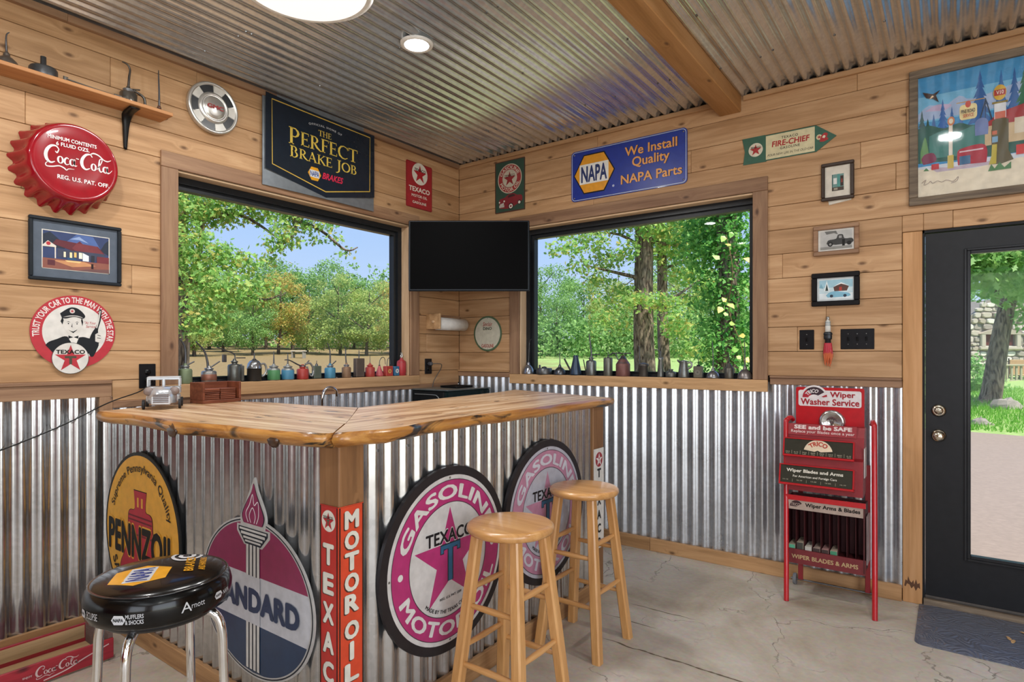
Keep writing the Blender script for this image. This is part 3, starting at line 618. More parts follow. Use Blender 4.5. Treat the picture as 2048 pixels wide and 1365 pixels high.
Lx, Lz = -.036, 1.2055
def sillL(y, out=0.): return T(Lx+out, y, Lz) @ RZ(90)     # local +X runs along the sill to the right
G1 = 'oil cans lined up on the left window sill'
r = .036; can(sillL(-2.317), 'green pump oil can with curved spout, first on the left sill', pump(r, .094), gal('6d7a5c', .5, .3), [(0, 0, .1), (.002, 0, .16), (-.004, 0, .21), (-.026, 0, .25)], (.007, .004), hnd(r, .094), [(.01, 0, .105), (.05, 0, .125)], group=G1)
r = .041; can(sillL(-2.182), 'silver pump oil can with copper label behind the coaster box', pump(r, .078), gal('8d8b88', .34, .85), [(-.005, 0, .085), (-.01, 0, .13), (-.03, 0, .19), (-.075, 0, .24)], (.0075, .004), hnd(r, .075), [(.01, 0, .09), (.065, 0, .125)], (.0412, .015, .05, gal('8a5a48', .4, .5)), group=G1)
r = .039
def ex(t):
    b = MB(); b.rbox(-.075, -.052, -.008, .008, .12, .165, .002); b.rbox(.01, .07, -.003, .003, .142, .148, .001); b.build('valve_block', LEAD, t)
can(sillL(-2.026), 'tall dark cylindrical can with bent pipe and valve, third on the left sill', pump(.039, .118, .4), gal('5c5d58', .35, .85), [(0, 0, .12), (0, 0, .165), (-.04, 0, .185), (-.11, 0, .21)], (.004, .003), extra=ex, group=G1)
can(sillL(-1.972, -.02), 'slim grey rectangular tin half hidden behind the third can', None, gal('6e7270', .4, .8), sq=(.034, .02, .098), cap=[(.006, .098), (.006, .106), (0, .107), LEAD], group=G1)
r = .043
can(sillL(-1.897), 'dark two-tone domed pump can with a loop handle', [(r*.97, 0), (r, .003), (r, .078), (r*1.05, .080), (r*1.0, .088), (r*.9, .108), (r*.62, .125), (r*.3, .133), (r*.2, .14)], DARK, [(0, 0, .135), (0, 0, .176)], (.005, .002), [(.03, 0, .10), (.07, 0, .105), (.082, 0, .06), (.06, 0, .03), (.045, 0, .03)], group=G1, cap=[(r*1.06, .079), (r*1.01, .089), (r*.91, .109), (r*.63, .126), (0, .134), gal('9a9da0', .15, .95)])
for y, rr, h, c, sp, nm_ in ((-1.763, .038, .085, '4f8a58', .188, 'bright green'), (-1.662, .0387, .082, '4a88a8', .175, 'sky blue')):
    can(sillL(y), nm_+' squat oiler with thin upright spout on the left sill', pump(rr, h, .62), gal('8b8d8a', .4, .7), [(0, 0, h), (0, 0, sp*.8), (0, 0, sp)], (.0055, .0018), None, None, (rr+.0004, .004, h*.78, mat(c, .45)), group=G1)
can(sillL(-1.55), 'red squat pump can with long spout pointing left', pump(.0386, .078, .45), mat('a83a32', .4, bump=.2), [(0, 0, .085), (-.04, 0, .10), (-.10, 0, .128), (-.135, 0, .13)], (.0055, .003), [(.02, 0, .1), (.06, 0, .105), (.085, 0, .06), (.075, 0, .02), (.05, 0, .035), (.035, 0, .085)], [(.01, 0, .085), (.05, 0, .125)], group=G1, cap=[(.02, .078), (.021, .088), (.01, .094), (0, .094), LEAD])
can(sillL(-1.431, -.012), 'grey-green rectangular tin with small loop on top', None, gal('5a6355', .5, .5), [(0, 0, .087), (0, 0, .123)], (.003, .002), sq=(.058, .035, .088), cap=[(.01, .088), (.008, .1), (0, .106), LEAD], group=G1)
r = .0375; can(sillL(-1.329), 'blue pump oil can with tall curved spout', pump(r, .082), gal('44809c', .45, .3), [(0, 0, .09), (.001, 0, .15), (-.004, 0, .20), (-.022, 0, .245)], (.006, .003), hnd(r, .078), [(.01, 0, .09), (.05, 0, .12)], group=G1)
r = .0324; can(sillL(-1.188), 'rusty brown pump oil can with straight spout and handle', pump(r, .085), gal('84664e', .55, .4), [(0, 0, .09), (-.006, 0, .15), (-.007, 0, .2), (-.016, 0, .224)], (.005, .0035), hnd(r, .08), group=G1)
can(sillL(-1.067, -.008), 'tall rusty rectangular tin with tiny spout', None, gal('5c4f45', .55, .5), [(0, 0, .138), (0, 0, .198)], (.004, .0025), sq=(.077, .04, .138), group=G1)
can(sillL(-.97), 'red round-shouldered oiler with thin spout', pump(.0358, .08, .55), mat('ab4038', .42, bump=.2), [(0, 0, .088), (0, 0, .161)], (.003, .0016), group=G1)
can(sillL(-.878), 'small pink and red cone oiler with looping spout', [(.030, 0), (.0305, .012), (.022, .04), (.011, .068), (.007, .08)], mat('c05a5e', .4), [(0, 0, .08), (.004, 0, .12), (.028, 0, .144), (.052, 0, .135), (.06, 0, .09)], (.003, .0022), group=G1, cap=[(.0075, .07), (.007, .086), (0, .087), DARK])
def lab(c, s):
    def f(t):
        b = MB(cols((1, 0, 0), (0, 0, 1), (0, -1, 0), (0, -s, 0))); b.flat(circ(0, .038, .017, 24), .0006); b.cur = 1; b.flat(star(0, .038, .011), .0012); b.build('label', [mat(c[0], .5), mat(c[1], .5)], t)
    return f
can(sillL(-.791), 'small square red tin with bent spout', None, mat('b23c30', .4, bump=.15), [(-.01, 0, .077), (-.008, 0, .11), (.002, 0, .137), (.018, 0, .13), (.022, 0, .09)], (.003, .0022), sq=(.072, .04, .077), extra=lab(('d8a95a', 'a8322a'), .02), group=G1)
can(sillL(-.712), 'small square blue tin beside the last red can', None, mat('2f6b92', .4, bump=.15), sq=(.05, .036, .074), extra=lab(('e4e2dc', '2f6b92'), .018), group=G1)
def ex(t):
    b = MB(); b.tube(crom([(0, 0, .135), (-.008, 0, .155), (.002, 0, .168), (-.006, 0, .178)]), .005, 8); b.tube([(0, 0, .135), (.012, 0, .16), (.004, 0, .184)], .004, 8); b.build('silver_trigger', gal('c8c8c4', .3, .8), t)
can(sillL(-.651), 'red cylinder grease can with silver trigger at the right end of the left sill', [(.034, 0), (.0356, .003), (.0356, .108), (.035, .112), (.012, .128), (.01, .14)], mat('a8343a', .35, bump=.1), extra=ex, group=G1, band=(.0358, .02, .1, mat('b5363c', .4)))
Rz = 1.2135
def sillR(x, out=0.): return T(x, .036-out, Rz)
G2 = 'oil cans lined up on the right window sill'
H = .0486; can(sillR(.713), 'shiny domed oiler with hooked wire spout, first on the right sill', dome(.047, .078), gal('8d9096', .22, .95), [(0, 0, .09), (.004, 0, .17), (.008, 0, .25), (.018, 0, .276), (.03, 0, .283)], (.003, .002), group=G2)
can(sillR(.865), 'flat oval grey tin with thumb pump', [(.062, 0), (.063, .004), (.063, .046), (.058, .05), (.02, .051)], gal('5b5c5c', .38, .85), group=G2, cap=[(.02, .05), (.022, .056), (.01, .062), (0, .064), DARK], extra=lambda t: MB().rbox(-.05, -.035, -.006, .006, .05, .075, .002).build('lever', LEAD, t))
can(sillR(1.01), 'low dark domed oiler with thin upright spout', dome(.049, .062), gal('54565a', .3, .92), [(0, 0, .07), (0, 0, .12), (-.002, 0, .185)], (.005, .0018), group=G2)
g = thing('pivot_oiler', 'thin dark lever tool leaning behind the blue cone can', 'tool', sillR(1.153, -.03)); b = MB(); b.tube([(-.12, 0, .125), (-.05, 0, .01)], .007, 8); b.build('blade', DARK, g); b = MB(); b.tube([(.05, 0, .12), (.075, 0, .01)], .004, 8); b.build('rod', DARK, g)
can(sillR(1.153), 'tall blue-grey cone-shaped can', [(.046, 0), (.0474, .004), (.0474, .012), (.033, .07), (.019, .138), (.019, .15), (.014, .1515), (0, .152)], BLUED, group=G2)
can(sillR(1.287), 'round-shouldered can with the tallest straight spout', pump(.039, .125, .4), TIN, [(0, 0, .13), (0, 0, .18), (-.01, 0, .26), (-.018, 0, .314)], (.007, .004), None, [(.0, 0, .155), (.03, 0, .158), (.07, 0, .158)], group=G2)
can(sillR(1.428), 'plain grey cylinder can with stubby spout', cyl(.0333, .133), gal('66675f', .4, .8), [(0, 0, .135), (0, 0, .182)], (.003, .002), None, [(.0, 0, .15), (.05, 0, .17)], group=G2)
can(sillR(1.549), 'rust-brown can with conical top and long horizontal pipe', [(.0505, 0), (.0516, .003), (.0516, .088), (.048, .094), (.02, .135), (.012, .15)], gal('6b4540', .5, .4), [(0, 0, .15), (.02, 0, .163), (.065, 0, .165)], (.003, .0025), None, [(0, 0, .14), (-.04, 0, .12), (-.06, 0, .165), (-.085, 0, .168), (.06, 0, .166)], group=G2, cap=[(.049, .093), (.03, .12), (.013, .148), (0, .149), LEAD])
can(sillR(1.709), 'can with a knobbly cap and thin spout rising at its left', [(.031, 0), (.0321, .003), (.0321, .07), (.036, .076), (.036, .09), (.028, .092), (.01, .1), (0, .1)], gal('4f4b46', .45, .7), [(-.028, 0, .08), (-.03, 0, .15), (-.033, 0, .205), (-.043, 0, .224)], (.003, .002), group=G2)
can(sillR(1.836), 'slender tapering can with hooked spout', [(.0235, 0), (.0245, .004), (.015, .12), (.02, .133), (.012, .138)], TIN, [(0, 0, .138), (-.002, 0, .17), (-.015, 0, .188), (-.045, 0, .192)], (.0045, .003), group=G2)
can(sillR(1.911), 'short squat bottle-shaped can', [(.035, 0), (.0364, .003), (.0364, .03), (.03, .038), (.014, .043), (.014, .048), (.017, .05), (.016, .056), (0, .056)], gal('5d5f5c', .4, .8), group=G2)
can(sillR(2.002), 'flared metal pitcher with spout and ear handle', [(.0375, 0), (.0387, .004), (.034, .05), (.026, .108), (.028, .113), (.024, .113), (.02, .09), (0, .088)], TIN, [(-.022, 0, .1), (-.04, 0, .116), (-.045, 0, .118)], (.008, .005), [(.026, 0, .1), (.05, 0, .104), (.055, 0, .08), (.033, 0, .06)], group=G2)
can(sillR(2.104), 'small rectangular tin with black spout and round emblem', None, gal('66645c', .45, .7), [(0, 0, .08), (0, 0, .1316)], (.0035, .002), sq=(.06, .035, .079), smat=BLACK, extra=lab(('7d7a70', '5a584f'), .0175), cap=[(.012, .079), (.011, .088), (0, .089), BLACK], group=G2)
can(sillR(2.202), 'low shiny domed oiler with tall needle spout', dome(.0436, .052), gal('7c7c7e', .28, .92), [(0, 0, .06), (0, 0, .15), (-.004, 0, .243)], (.0045, .002), group=G2)
can(sillR(2.307), 'cylinder can with funnel top and thin spout', [(.0285, 0), (.0295, .003), (.0295, .066), (.026, .07), (.008, .1), (.005, .105)], gal('55534c', .42, .75), [(0, 0, .1), (0, 0, .157)], (.003, .0016), group=G2)
can(sillR(2.407), 'largest domed oiler with tall needle spout at the right end of the sill', dome(.0487, .066), gal('77716e', .34, .85), [(0, 0, .075), (0, 0, .16), (-.004, 0, .2515)], (.005, .002), group=G2)
# on the shelf
G3 = 'oil cans on the wall shelf'
def shf(y, x=.07): return T(x, y, 2.6365) @ RZ(90)
can(shf(-3.145), 'tarnished domed oiler with thin spout at the left end of the shelf', dome(.052, .07), gal('67605a', .4, .85), [(0, 0, .08), (-.002, 0, .13), (0, 0, .165), (.01, 0, .18)], (.005, .0018), group=G3)
can(shf(-3.01), 'squat dark grey can with a thick straight neck on the shelf', [(.054, 0), (.055, .004), (.055, .06), (.05, .068), (.02, .075), (.012, .08), (.0115, .12), (.009, .121), (0, .118)], gal('4b4d50', .42, .8), group=G3)
t = thing('rod_wrench', 'long thin iron rod tool with a forked end lying on the shelf', 'tool', shf(-2.82) @ T(0, -.035, .012)); b = MB(); b.tube([(-.115, -.01, .022), (.0, 0, .02), (.09, 0, .018)], .004, 8); b.build('rod', gal('5f5a54', .55, .6), t)
b = MB(); b.tube([(-.12, -.01, .008), (-.12, -.01, .028), (-.11, -.01, .024)], .008, 8); b.rbox(-.01, .012, -.008, .008, .004, .022, .003); b.rbox(.085, .125, -.012, .012, .002, .024, .004); b.tube([(.12, 0, .014), (.145, 0, .026), (.16, 0, .014), (.145, 0, .004), (.125, 0, .012)], .006, 8); b.build('jaws', gal('5f5a54', .55, .6), t)
r = .04; can(shf(-2.652), 'polished pump oil can with bent spout and strap handle on the shelf', pump(r, .088, .42), gal('6a6661', .2, .95), [(0, 0, .1), (.004, 0, .16), (.008, 0, .20), (-.004, 0, .222), (-.028, 0, .228)], (.006, .0035), [(0, 0, .10), (.04, 0, .094), (.075, 0, .075), (.08, 0, .02)], [(.01, 0, .1), (.055, 0, .112)], smat=gal('514d49', .3, .9), group=G3)
can(shf(-2.503), 'copper-toned domed oiler with tall needle spout at the right end of the shelf', dome(.042, .045), gal('77574a', .38, .8), [(0, 0, .055), (0, 0, .13), (-.003, 0, .22), (-.003, 0, .25)], (.006, .0018), group=G3)
# toy truck and coaster box on the bar
SIL = mat('c3c6ca', .38, .35, bump=.2)
t = thing('toy_truck', 'small worn silver metal toy truck facing the camera on the bar top', 'toy truck', T(.46, -2.655, 1.1185) @ RZ(62) @ Matrix.Diagonal((1.3, 1.3, 1.26, 1)))
b = MB(); b.rbox(-.052, .052, -.02, .09, .022, .05, .006); b.rbox(-.054, .054, .02, .1, .05, .078, .004)
for x0, x1 in ((-.054, -.047), (-.005, .005), (.047, .054)): b.rbox(x0, x1, .02, .03, .078, .108, .002)
b.rbox(-.054, .054, .02, .03, .104, .112, .002); b.rbox(-.054, .054, .02, .1, .11, .116, .003); b.rbox(-.054, -.047, .092, .1, .078, .11, .002); b.rbox(.047, .054, .092, .1, .078, .11, .002); b.build('cab', SIL, t)
b = MB(); b.M = T(0, -.035, .022); b.lathe([(.046, 0), (.047, .025), (.042, .045), (.028, .056), (0, .06)], 24, sy=1.25); b.build('hood', mat('cfd3d8', .22, .6), t)
b = MB(); b.rbox(-.03, .03, -.098, -.085, .018, .048, .003)
b.build('bumper', SIL, t)
for k in range(5):
    b = MB(); b.rbox(-.024, .024, -.102, -.096, .026+k*.0065, .030+k*.0065, .001); b.build('grille_bar', mat('6d625f', .5, .4), t)
for s_ in (-1, 1):
    b = MB(); b.M = T(s_*.040, -.062, .066) @ RX(90); b.lathe([(0, -.008), (.014, -.004), (.016, .004), (.010, .010), (0, .012)], 16); b.build('headlight', mat('8d7f7a', .6, .3), t)
    for yy in (-.055, .07):
        b = MB(); b.M = T(s_*.056, yy, .0175) @ RY(90); b.lathe([(.0, -.004), (.0175, -.004), (.0175, .004), (0, .004)], 20, smooth=False); b.build('wheel', mat('2a2a2c', .6), t)
t = thing('coaster_box', 'open reddish-brown wooden box holding coasters on the bar top', 'box', T(.335, -2.335, 1.1185) @ RZ(94) @ Matrix.Diagonal((.93, 1.2, 1.2, 1)))
b = MB(); b.rbox(-.115, .115, -.05, .05, 0, .014, .002); b.build('base', WD['box'], t); b = MB(); b.rbox(-.115, -.103, -.05, .05, .014, .09, .002); b.build('side_board', WD['box'], t); b = MB(); b.rbox(.103, .115, -.05, .05, .014, .09, .002); b.build('side_board', WD['box'], t); b = MB(); b.rbox(-.103, .103, .038, .05, .014, .09, .002); b.build('back_board', WD['box'], t)
r = random.Random(4)
for k in range(6):
    for s_ in (-1, 1):
        b = MB(); b.rbox(-.045, .045, -.04, .04, 0, .0075, .002)
        o = b.build('wooden_coaster', WD['box'], None, T(.335, -2.335, 1.1365) @ RZ(94) @ T(s_*.0455, .004, k*.0095) @ RZ(r.uniform(-2, 2)) @ Matrix.Diagonal((.95, 1.1, 1.15, 1)))
        o['label'] = 'dark red wooden coaster, %s in the %s stack of the coaster box' % (['lowest', 'second from the bottom', 'third from the bottom', 'fourth from the bottom', 'fifth from the bottom', 'topmost'][k], 'left' if s_ < 0 else 'right'); o['category'] = 'coaster'; o['group'] = 'coasters in the wooden box'
# ---------------------------------------------------------------- signs
class Sign:
    def __init__(s, nm, label, M, cat='sign', group=None): s.t = thing(nm, label, cat, M, group=group); s.p = {}
    def p_(s, part, col, rough=.4, metal=0., coat=0.):
        m = col if not isinstance(col, str) else mat(col, rough, metal, coat)
        if part not in s.p: s.p[part] = (MB(), [])
        b, ms = s.p[part]
        if m not in ms: ms.append(m)
        b.cur = ms.index(m); return b
    def done(s, **k):
        for nm, (b, ms) in s.p.items(): b.build(nm, ms, s.t)
        return s.t
ZS = .0006
RED = 'b3242e'; CRM = 'e6e0d2'
def texaco_star(s, cx, cy, r, z, part='emblem', red=RED, white=CRM, txt='1b1b1b', tee='2c6b4f', ring=None, sx=1.):
    s.p_(part, white).flat(circ(cx, cy, r, 36, sx), z)
    if ring: s.p_(part, ring).ring(cx, cy, r*.94, r, z+ZS, 36, sx)
    s.p_(part, red).flat(star(cx, cy-r*.05, r*.86, sx=sx), z+2*ZS)
    if tee: s.p_(part, tee).flat([(cx-r*.22*sx, cy+r*.12), (cx+r*.22*sx, cy+r*.12), (cx+r*.22*sx, cy+r*.02), (cx+r*.06*sx, cy+r*.02), (cx+r*.06*sx, cy-r*.42), (cx-r*.06*sx, cy-r*.42), (cx-r*.06*sx, cy+r*.02), (cx-r*.22*sx, cy+r*.02)], z+3*ZS)
    s.p_(part, txt).text('TEXACO', cx-r*.72*sx, cx+r*.72*sx, cy+r*.2, cy+r*.46, z+4*ZS, bold=.02)
# serif capitals as strokes on a unit-high box: (points, width)
def _bar(x0, y0, x1, y1, w): return ([(x0, y0), (x1, y1)], w)
def _srf(x, y, w=.26): return ([(x-w/2, y), (x+w/2, y)], .045)
def _bowl(x, y0, y1, w): return ([(x, y1), (x+w*.55, y1), (x+w*.9, (y0*.25+y1*.75)), (x+w, (y0+y1)/2), (x+w*.9, y0*.75+y1*.25), (x+w*.55, y0), (x, y0)], [.05, .06, .12, .15, .12, .06, .05])
GL = {'P': (.62, [_bar(.16, 0, .16, 1, .15), _srf(.16, .022), _srf(.13, .978, .2), _bowl(.18, .47, .965, .34)]),
 'E': (.62, [_bar(.16, 0, .16, 1, .15), _bar(.05, .97, .54, .97, .05), _bar(.05, .03, .57, .03, .05), _bar(.16, .52, .44, .52, .05), _bar(.53, .80, .53, .99, .035), _bar(.56, .01, .56, .22, .035), _bar(.44, .42, .44, .62, .035)]),
 'R': (.72, [_bar(.16, 0, .16, 1, .15), _srf(.16, .022), _srf(.13, .978, .2), _bowl(.18, .50, .965, .32), ([(.30, .5), (.48, .2), (.72, .0)], [.13, .14, .08])]),
 'F': (.56, [_bar(.16, 0, .16, 1, .15), _srf(.16, .022, .3), _bar(.05, .97, .54, .97, .05), _bar(.16, .52, .42, .52, .05), _bar(.53, .80, .53, .99, .035), _bar(.42, .42, .42, .62, .035)]),
 'C': (.78, [([(.72, .80), (.62, .93), (.44, .985), (.24, .90), (.11, .68), (.09, .45), (.16, .2), (.34, .04), (.54, .02), (.72, .14)], [.04, .05, .06, .11, .15, .16, .14, .09, .06, .04]), _bar(.725, .72, .725, .97, .035)]),
 'T': (.70, [_bar(.35, 0, .35, 1, .15), _srf(.35, .022, .32), _bar(.02, .97, .68, .97, .055), _bar(.03, .76, .03, .99, .04), _bar(.67, .76, .67, .99, .04)]),
 'H': (.84, [_bar(.16, 0, .16, 1, .14), _bar(.66, 0, .66, 1, .14), _bar(.16, .52, .66, .52, .05), _srf(.16, .022, .28), _srf(.16, .978, .28), _srf(.66, .022, .28), _srf(.66, .978, .28)]),
 'B': (.66, [_bar(.16, 0, .16, 1, .15), _bar(.03, .03, .2, .03, .05), _bar(.03, .97, .2, .97, .05), _bowl(.18, .53, .965, .29), _bowl(.18, .03, .53, .35)]),
 'A': (.82, [([(.12, 0), (.42, 1)], .055), ([(.38, 1.0), (.70, 0)], .15), _bar(.22, .33, .56, .33, .05), _srf(.12, .022, .22), _srf(.69, .022, .26)]),
 'K': (.76, [_bar(.16, 0, .16, 1, .15), _srf(.16, .022, .28), _srf(.16, .978, .28), ([(.62, .97), (.2, .46)], .055), ([(.30, .56), (.68, .0)], .14), _srf(.66, .022, .24), _srf(.62, .978, .22)]),
 'J': (.42, [([(.24, 1), (.24, .2), (.22, -.06), (.10, -.20), (-.02, -.22)], [.15, .15, .13, .07, .06]), _srf(.24, .978, .3)]),
 'O': (.86, [([(.43+.345*math.cos(a), .5+.475*math.sin(a)) for a in [i*math.pi/12 for i in range(24)]], [.06+.10*abs(math.cos(i*math.pi/12)) for i in range(24)])]),
 ' ': (.35, [])}
def serif(b, t, x0, x1, y0, y1, z, big=1.0):
    """first letter of each word drawn taller by `big`"""
    adv = []; first = True
    for c in t:
        k = big if first and c != ' ' else 1.; first = c == ' '; adv.append((c, k))
    tot = sum(GL[c][0]*k for c, k in adv); sx = (x1-x0)/tot; x = x0; h = y1-y0
    for c, k in adv:
        w, st = GL[c]; by = y0-(k-1)*h*.5 if k > 1 else y0
        for pts, wd in st:
            cl = c == 'O'; P = [(x+p[0]*sx*k, by+p[1]*h*k) for p in pts]; u = (sx+h)/2*k
            b.line(P, [q*u for q in wd] if isinstance(wd, list) else wd*u, z, closed=cl)
        x += w*sx*k
def script_cola(b, x0, x1, y0, y1, z, fn=None):
    e = lambda cx, cy, rx, ry: ([(cx+rx*math.cos(a), cy+ry*math.sin(a)) for a in [i*math.pi/9 for i in range(19)]], [.10+.16*abs(math.cos(i*math.pi/9)) for i in range(19)])
    S = [([(2.15, 3.05), (1.75, 3.45), (1.1, 3.35), (.55, 2.7), (.35, 1.9), (.55, 1.2), (1.05, .9), (1.6, 1.15)], [.12, .22, .34, .44, .48, .42, .26, .1]),
         ([(2.15, 3.05), (1.9, 2.5), (1.65, 2.7)], [.12, .2, .1]), ([(.75, 1.0), (.35, .6), (.5, .25), (1.3, .35), (2.2, .62), (2.9, .42), (3.2, .2), (3.5, .45), (4.3, .55)], [.08, .12, .16, .18, .16, .2, .14, .12, .04]),
         e(2.35, 1.55, .33, .5), ([(3.5, 1.9), (3.25, 2.05), (2.98, 1.75), (2.95, 1.3), (3.2, 1.02), (3.6, 1.2)], [.12, .16, .26, .26, .16, .08]), e(4.0, 1.5, .3, .48),
         ([(4.32, 2.05), (4.3, 1.4), (4.42, 1.05), (4.7, 1.2)], [.22, .22, .18, .06]), ([(4.55, 2.25), (4.95, 2.2)], [.14, .14]),
         ([(6.9, 2.95), (6.6, 3.3), (6.0, 3.15), (5.5, 2.5), (5.35, 1.8), (5.55, 1.2), (6.0, .92), (6.55, 1.2)], [.12, .2, .32, .42, .46, .4, .24, .1]),
         ([(6.55, 3.3), (7.1, 3.62), (7.9, 3.45), (8.6, 2.95), (9.2, 2.85), (9.75, 3.15)], [.1, .22, .2, .16, .18, .06]), e(7.1, 1.5, .32, .5),
         ([(7.6, 1.25), (8.0, 1.9), (8.35, 2.7), (8.25, 3.0), (8.0, 2.8), (7.9, 2.0), (7.95, 1.3), (8.2, 1.0), (8.5, 1.25)], [.08, .12, .14, .12, .16, .24, .24, .18, .08]), e(8.85, 1.45, .3, .46), ([(9.17, 2.0), (9.15, 1.35), (9.27, 1.0), (9.6, 1.2), (9.9, 1.6)], [.22, .22, .18, .08, .05])]
    sx = (x1-x0)/10; sy = (y1-y0)/3.6
    for pts, w in S:
        m = 4 if len(pts) < 15 else 1; P = crom(pts, m) if m > 1 else pts
        W = [w[min(len(w)-1, int(i/m))]*(1-(i/m) % 1)+w[min(len(w)-1, int(i/m)+1)]*((i/m) % 1) for i in range(len(P))]
        q = MB(); q.line([(x0+x*sx, y0+y*sy) for x, y in P], [v*(sx+sy)/2 for v in W], z)
        b.add([fn(p) if fn else p for p in q.v], q.f)
def napa_hex(s, cx, cy, w, h, z, part='emblem', yel='e0a020', blue='173a8c'):
    P = [(cx-w/2, cy), (cx-w*.24, cy+h/2), (cx+w*.24, cy+h/2), (cx+w/2, cy), (cx+w*.24, cy-h/2), (cx-w*.24, cy-h/2)]
    s.p_(part, yel).flat(P, z); s.p_(part, 'dfe2e4').flat([(cx-w*.36, cy-h*.27), (cx-w*.36, cy+h*.27), (cx+w*.36, cy+h*.27), (cx+w*.36, cy-h*.27)], z+ZS)
    s.p_(part, blue).text('NAPA', cx-w*.33, cx+w*.33, cy-h*.21, cy+h*.21, z+2*ZS, bold=.03)
# perfect brake job
s = Sign('brake_sign', 'large silver and black sign reading THE PERFECT BRAKE JOB above the left window', onL(-1.434, 2.7255, .026))
b = s.p_('panel', mat('8e969e', .35, .6))
n = 24
def bow(x): return .012*math.cos(x/.446*math.pi/2)
V = []
for j in (0, 1):
    for i in range(n+1): x = -.446+.892*i/n; V.append((x, -.2945 if j == 0 else .2945, bow(x)))
b.add(V+[(p[0], p[1], p[2]-.003) for p in V], [(i, i+1, n+2+i, n+1+i) for i in range(n)]+[(2*n+2+i, 3*n+3+i, 3*n+4+i, 2*n+3+i) for i in range(n)])
s.p_('face', '1b2430', .25, coat=.5).flat([(-.432, .285), (-.2, .268), (.0, .262), (.2, .262), (.441, .262), (.441, -.195), (.016, -.284), (-.432, -.19)], .0135)
s.p_('outline', 'd6b24a').line([(-.390, .252), (.399, .236), (.396, -.160), (.012, -.245), (-.387, -.155)], .007, .0141, closed=True)
b = s.p_('lettering', 'dcc052'); z = .0145
serif(b, 'THE', -.047, .060, .122, .160, z); serif(b, 'PERFECT', -.275, .285, .018, .108, z, 1.2); serif(b, 'BRAKE JOB', -.265, .28, -.070, -.006, z, 1.15)
s.p_('small_lettering', 'c8ccd0').text('OFFICIAL HOME OF', 0, 0, 0, 0, z, bold=.01, arc=(.012, -.42, .607, math.pi/2, .44, .014, True), sp=1.3)
napa_hex(s, -.077, -.145, .104, .088, z); s.p_('red_lettering', 'd02a4c').text('BRAKES', -.016, .158, -.162, -.118, z, bold=.03, shear=.3)
s.done()
# small red texaco
s = Sign('oil_sign', 'small red TEXACO MOTOR OIL GASOLINE sign on the left wall near the corner', onL(-.493, 2.733, .004))
s.p_('panel', 'a52a30', .4).prism(rrect(-.146, .146, -.1835, .1835, .012), -.002, .002); s.p_('border', '7a1c22').line(rrect(-.143, .143, -.180, .180, .012), .004, .0024, closed=True)
texaco_star(s, .004, .098, .088, .003, tee=None)
b = s.p_('lettering', CRM); b.text('TEXACO', -.118, .118, -.052, -.012, .003, bold=.035); b.text('MOTOR OIL', -.088, .088, -.095, -.073, .003, bold=.02); b.text('AND', -.012, .012, -.113, -.107, .003); b.text('GASOLINE', -.078, .078, -.147, -.126, .003, bold=.02)
s.done()
# bottle cap sign
s = Sign('bottle_cap_sign', 'giant glossy red Coca-Cola bottle cap sign on the left wall', onL(-2.912, 2.268, .002))
SHR = Matrix(((1, 0, .18, 0), (0, 1, .18, 0), (0, 0, 1, 0), (0, 0, 0, 1)))
CR = mat('96101f', .14, coat=.6); nn = 21; prof = []
b = s.p_('crimped_skirt', CR); b.M = SHR; K = 168; rings = [(.181, .100, 0), (.187, .092, .0), (.189, .075, .3), (.192, .05, .7), (.197, .022, 1.), (.204, .004, 1.), (.206, .0, 1.)]
V = []
for rr, zz, am in rings:
    for k in range(K):
        a = 2*math.pi*k/K; w = math.sin(a*nn); w = math.copysign(abs(w)**.6, w); q = rr+am*.012*w
        V.append((q*math.cos(a), q*math.sin(a), zz))
b.add(V, [(i*K+k, (i+1)*K+k, (i+1)*K+(k+1) % K, i*K+(k+1) % K) for i in range(len(rings)-1) for k in range(K)], True)
b = s.p_('face', CR); b.M = SHR; b.lathe([(0, .1035), (.10, .1045), (.160, .1055), (.172, .1075), (.178, .106), (.182, .099)][::-1], 72)
z = .1075; b = s.p_('lettering', 'e9dfe0', .3); b.M = SHR; b.text('MINIMUM CONTENTS', -.113, .085, .088, .106, z, bold=.03); b.text('6 FLUID OZS.', -.08, .055, .062, .080, z, bold=.03)
script_cola(b, -.130, .155, -.052, .062, z); b.text('REG. U.S. PAT. OFF.', -.075, .14, -.092, -.072, z, bold=.03)
s.done()
# hubcap
s = Sign('hubcap', 'chrome wheel cover with GMC in red letters, hung on the left wall', onL(-2.188, 2.800, .002), cat='hubcap')
b = s.p_('dish', mat('d2d1cd', .3, .75)); b.lathe([(.143, .0), (.147, .012), (.147, .028), (.142, .036), (.132, .034), (.126, .026), (.092, .024), (.088, .030), (.080, .040), (.070, .040), (.066, .034), (.062, .040), (.045, .046), (0, .049)], 64)
for k in range(5):
    a = math.radians(72*k+20)
    for nm_, c_, a_, e_ in (('dark_inset', '33363a', 0, 37), ('light_inset', 'd8d6d0', 39, 70)):
        q = MB(); q.ring(0, 0, .090, .130, .0285, 8, a0=a+math.radians(a_), a1=a+math.radians(e_)); q.build(nm_, mat(c_, .3), s.t)
s.p_('lettering', '9c2a2a').text('GMC', -.048, .048, -.012, .012, .0515, bold=.05); s.done()
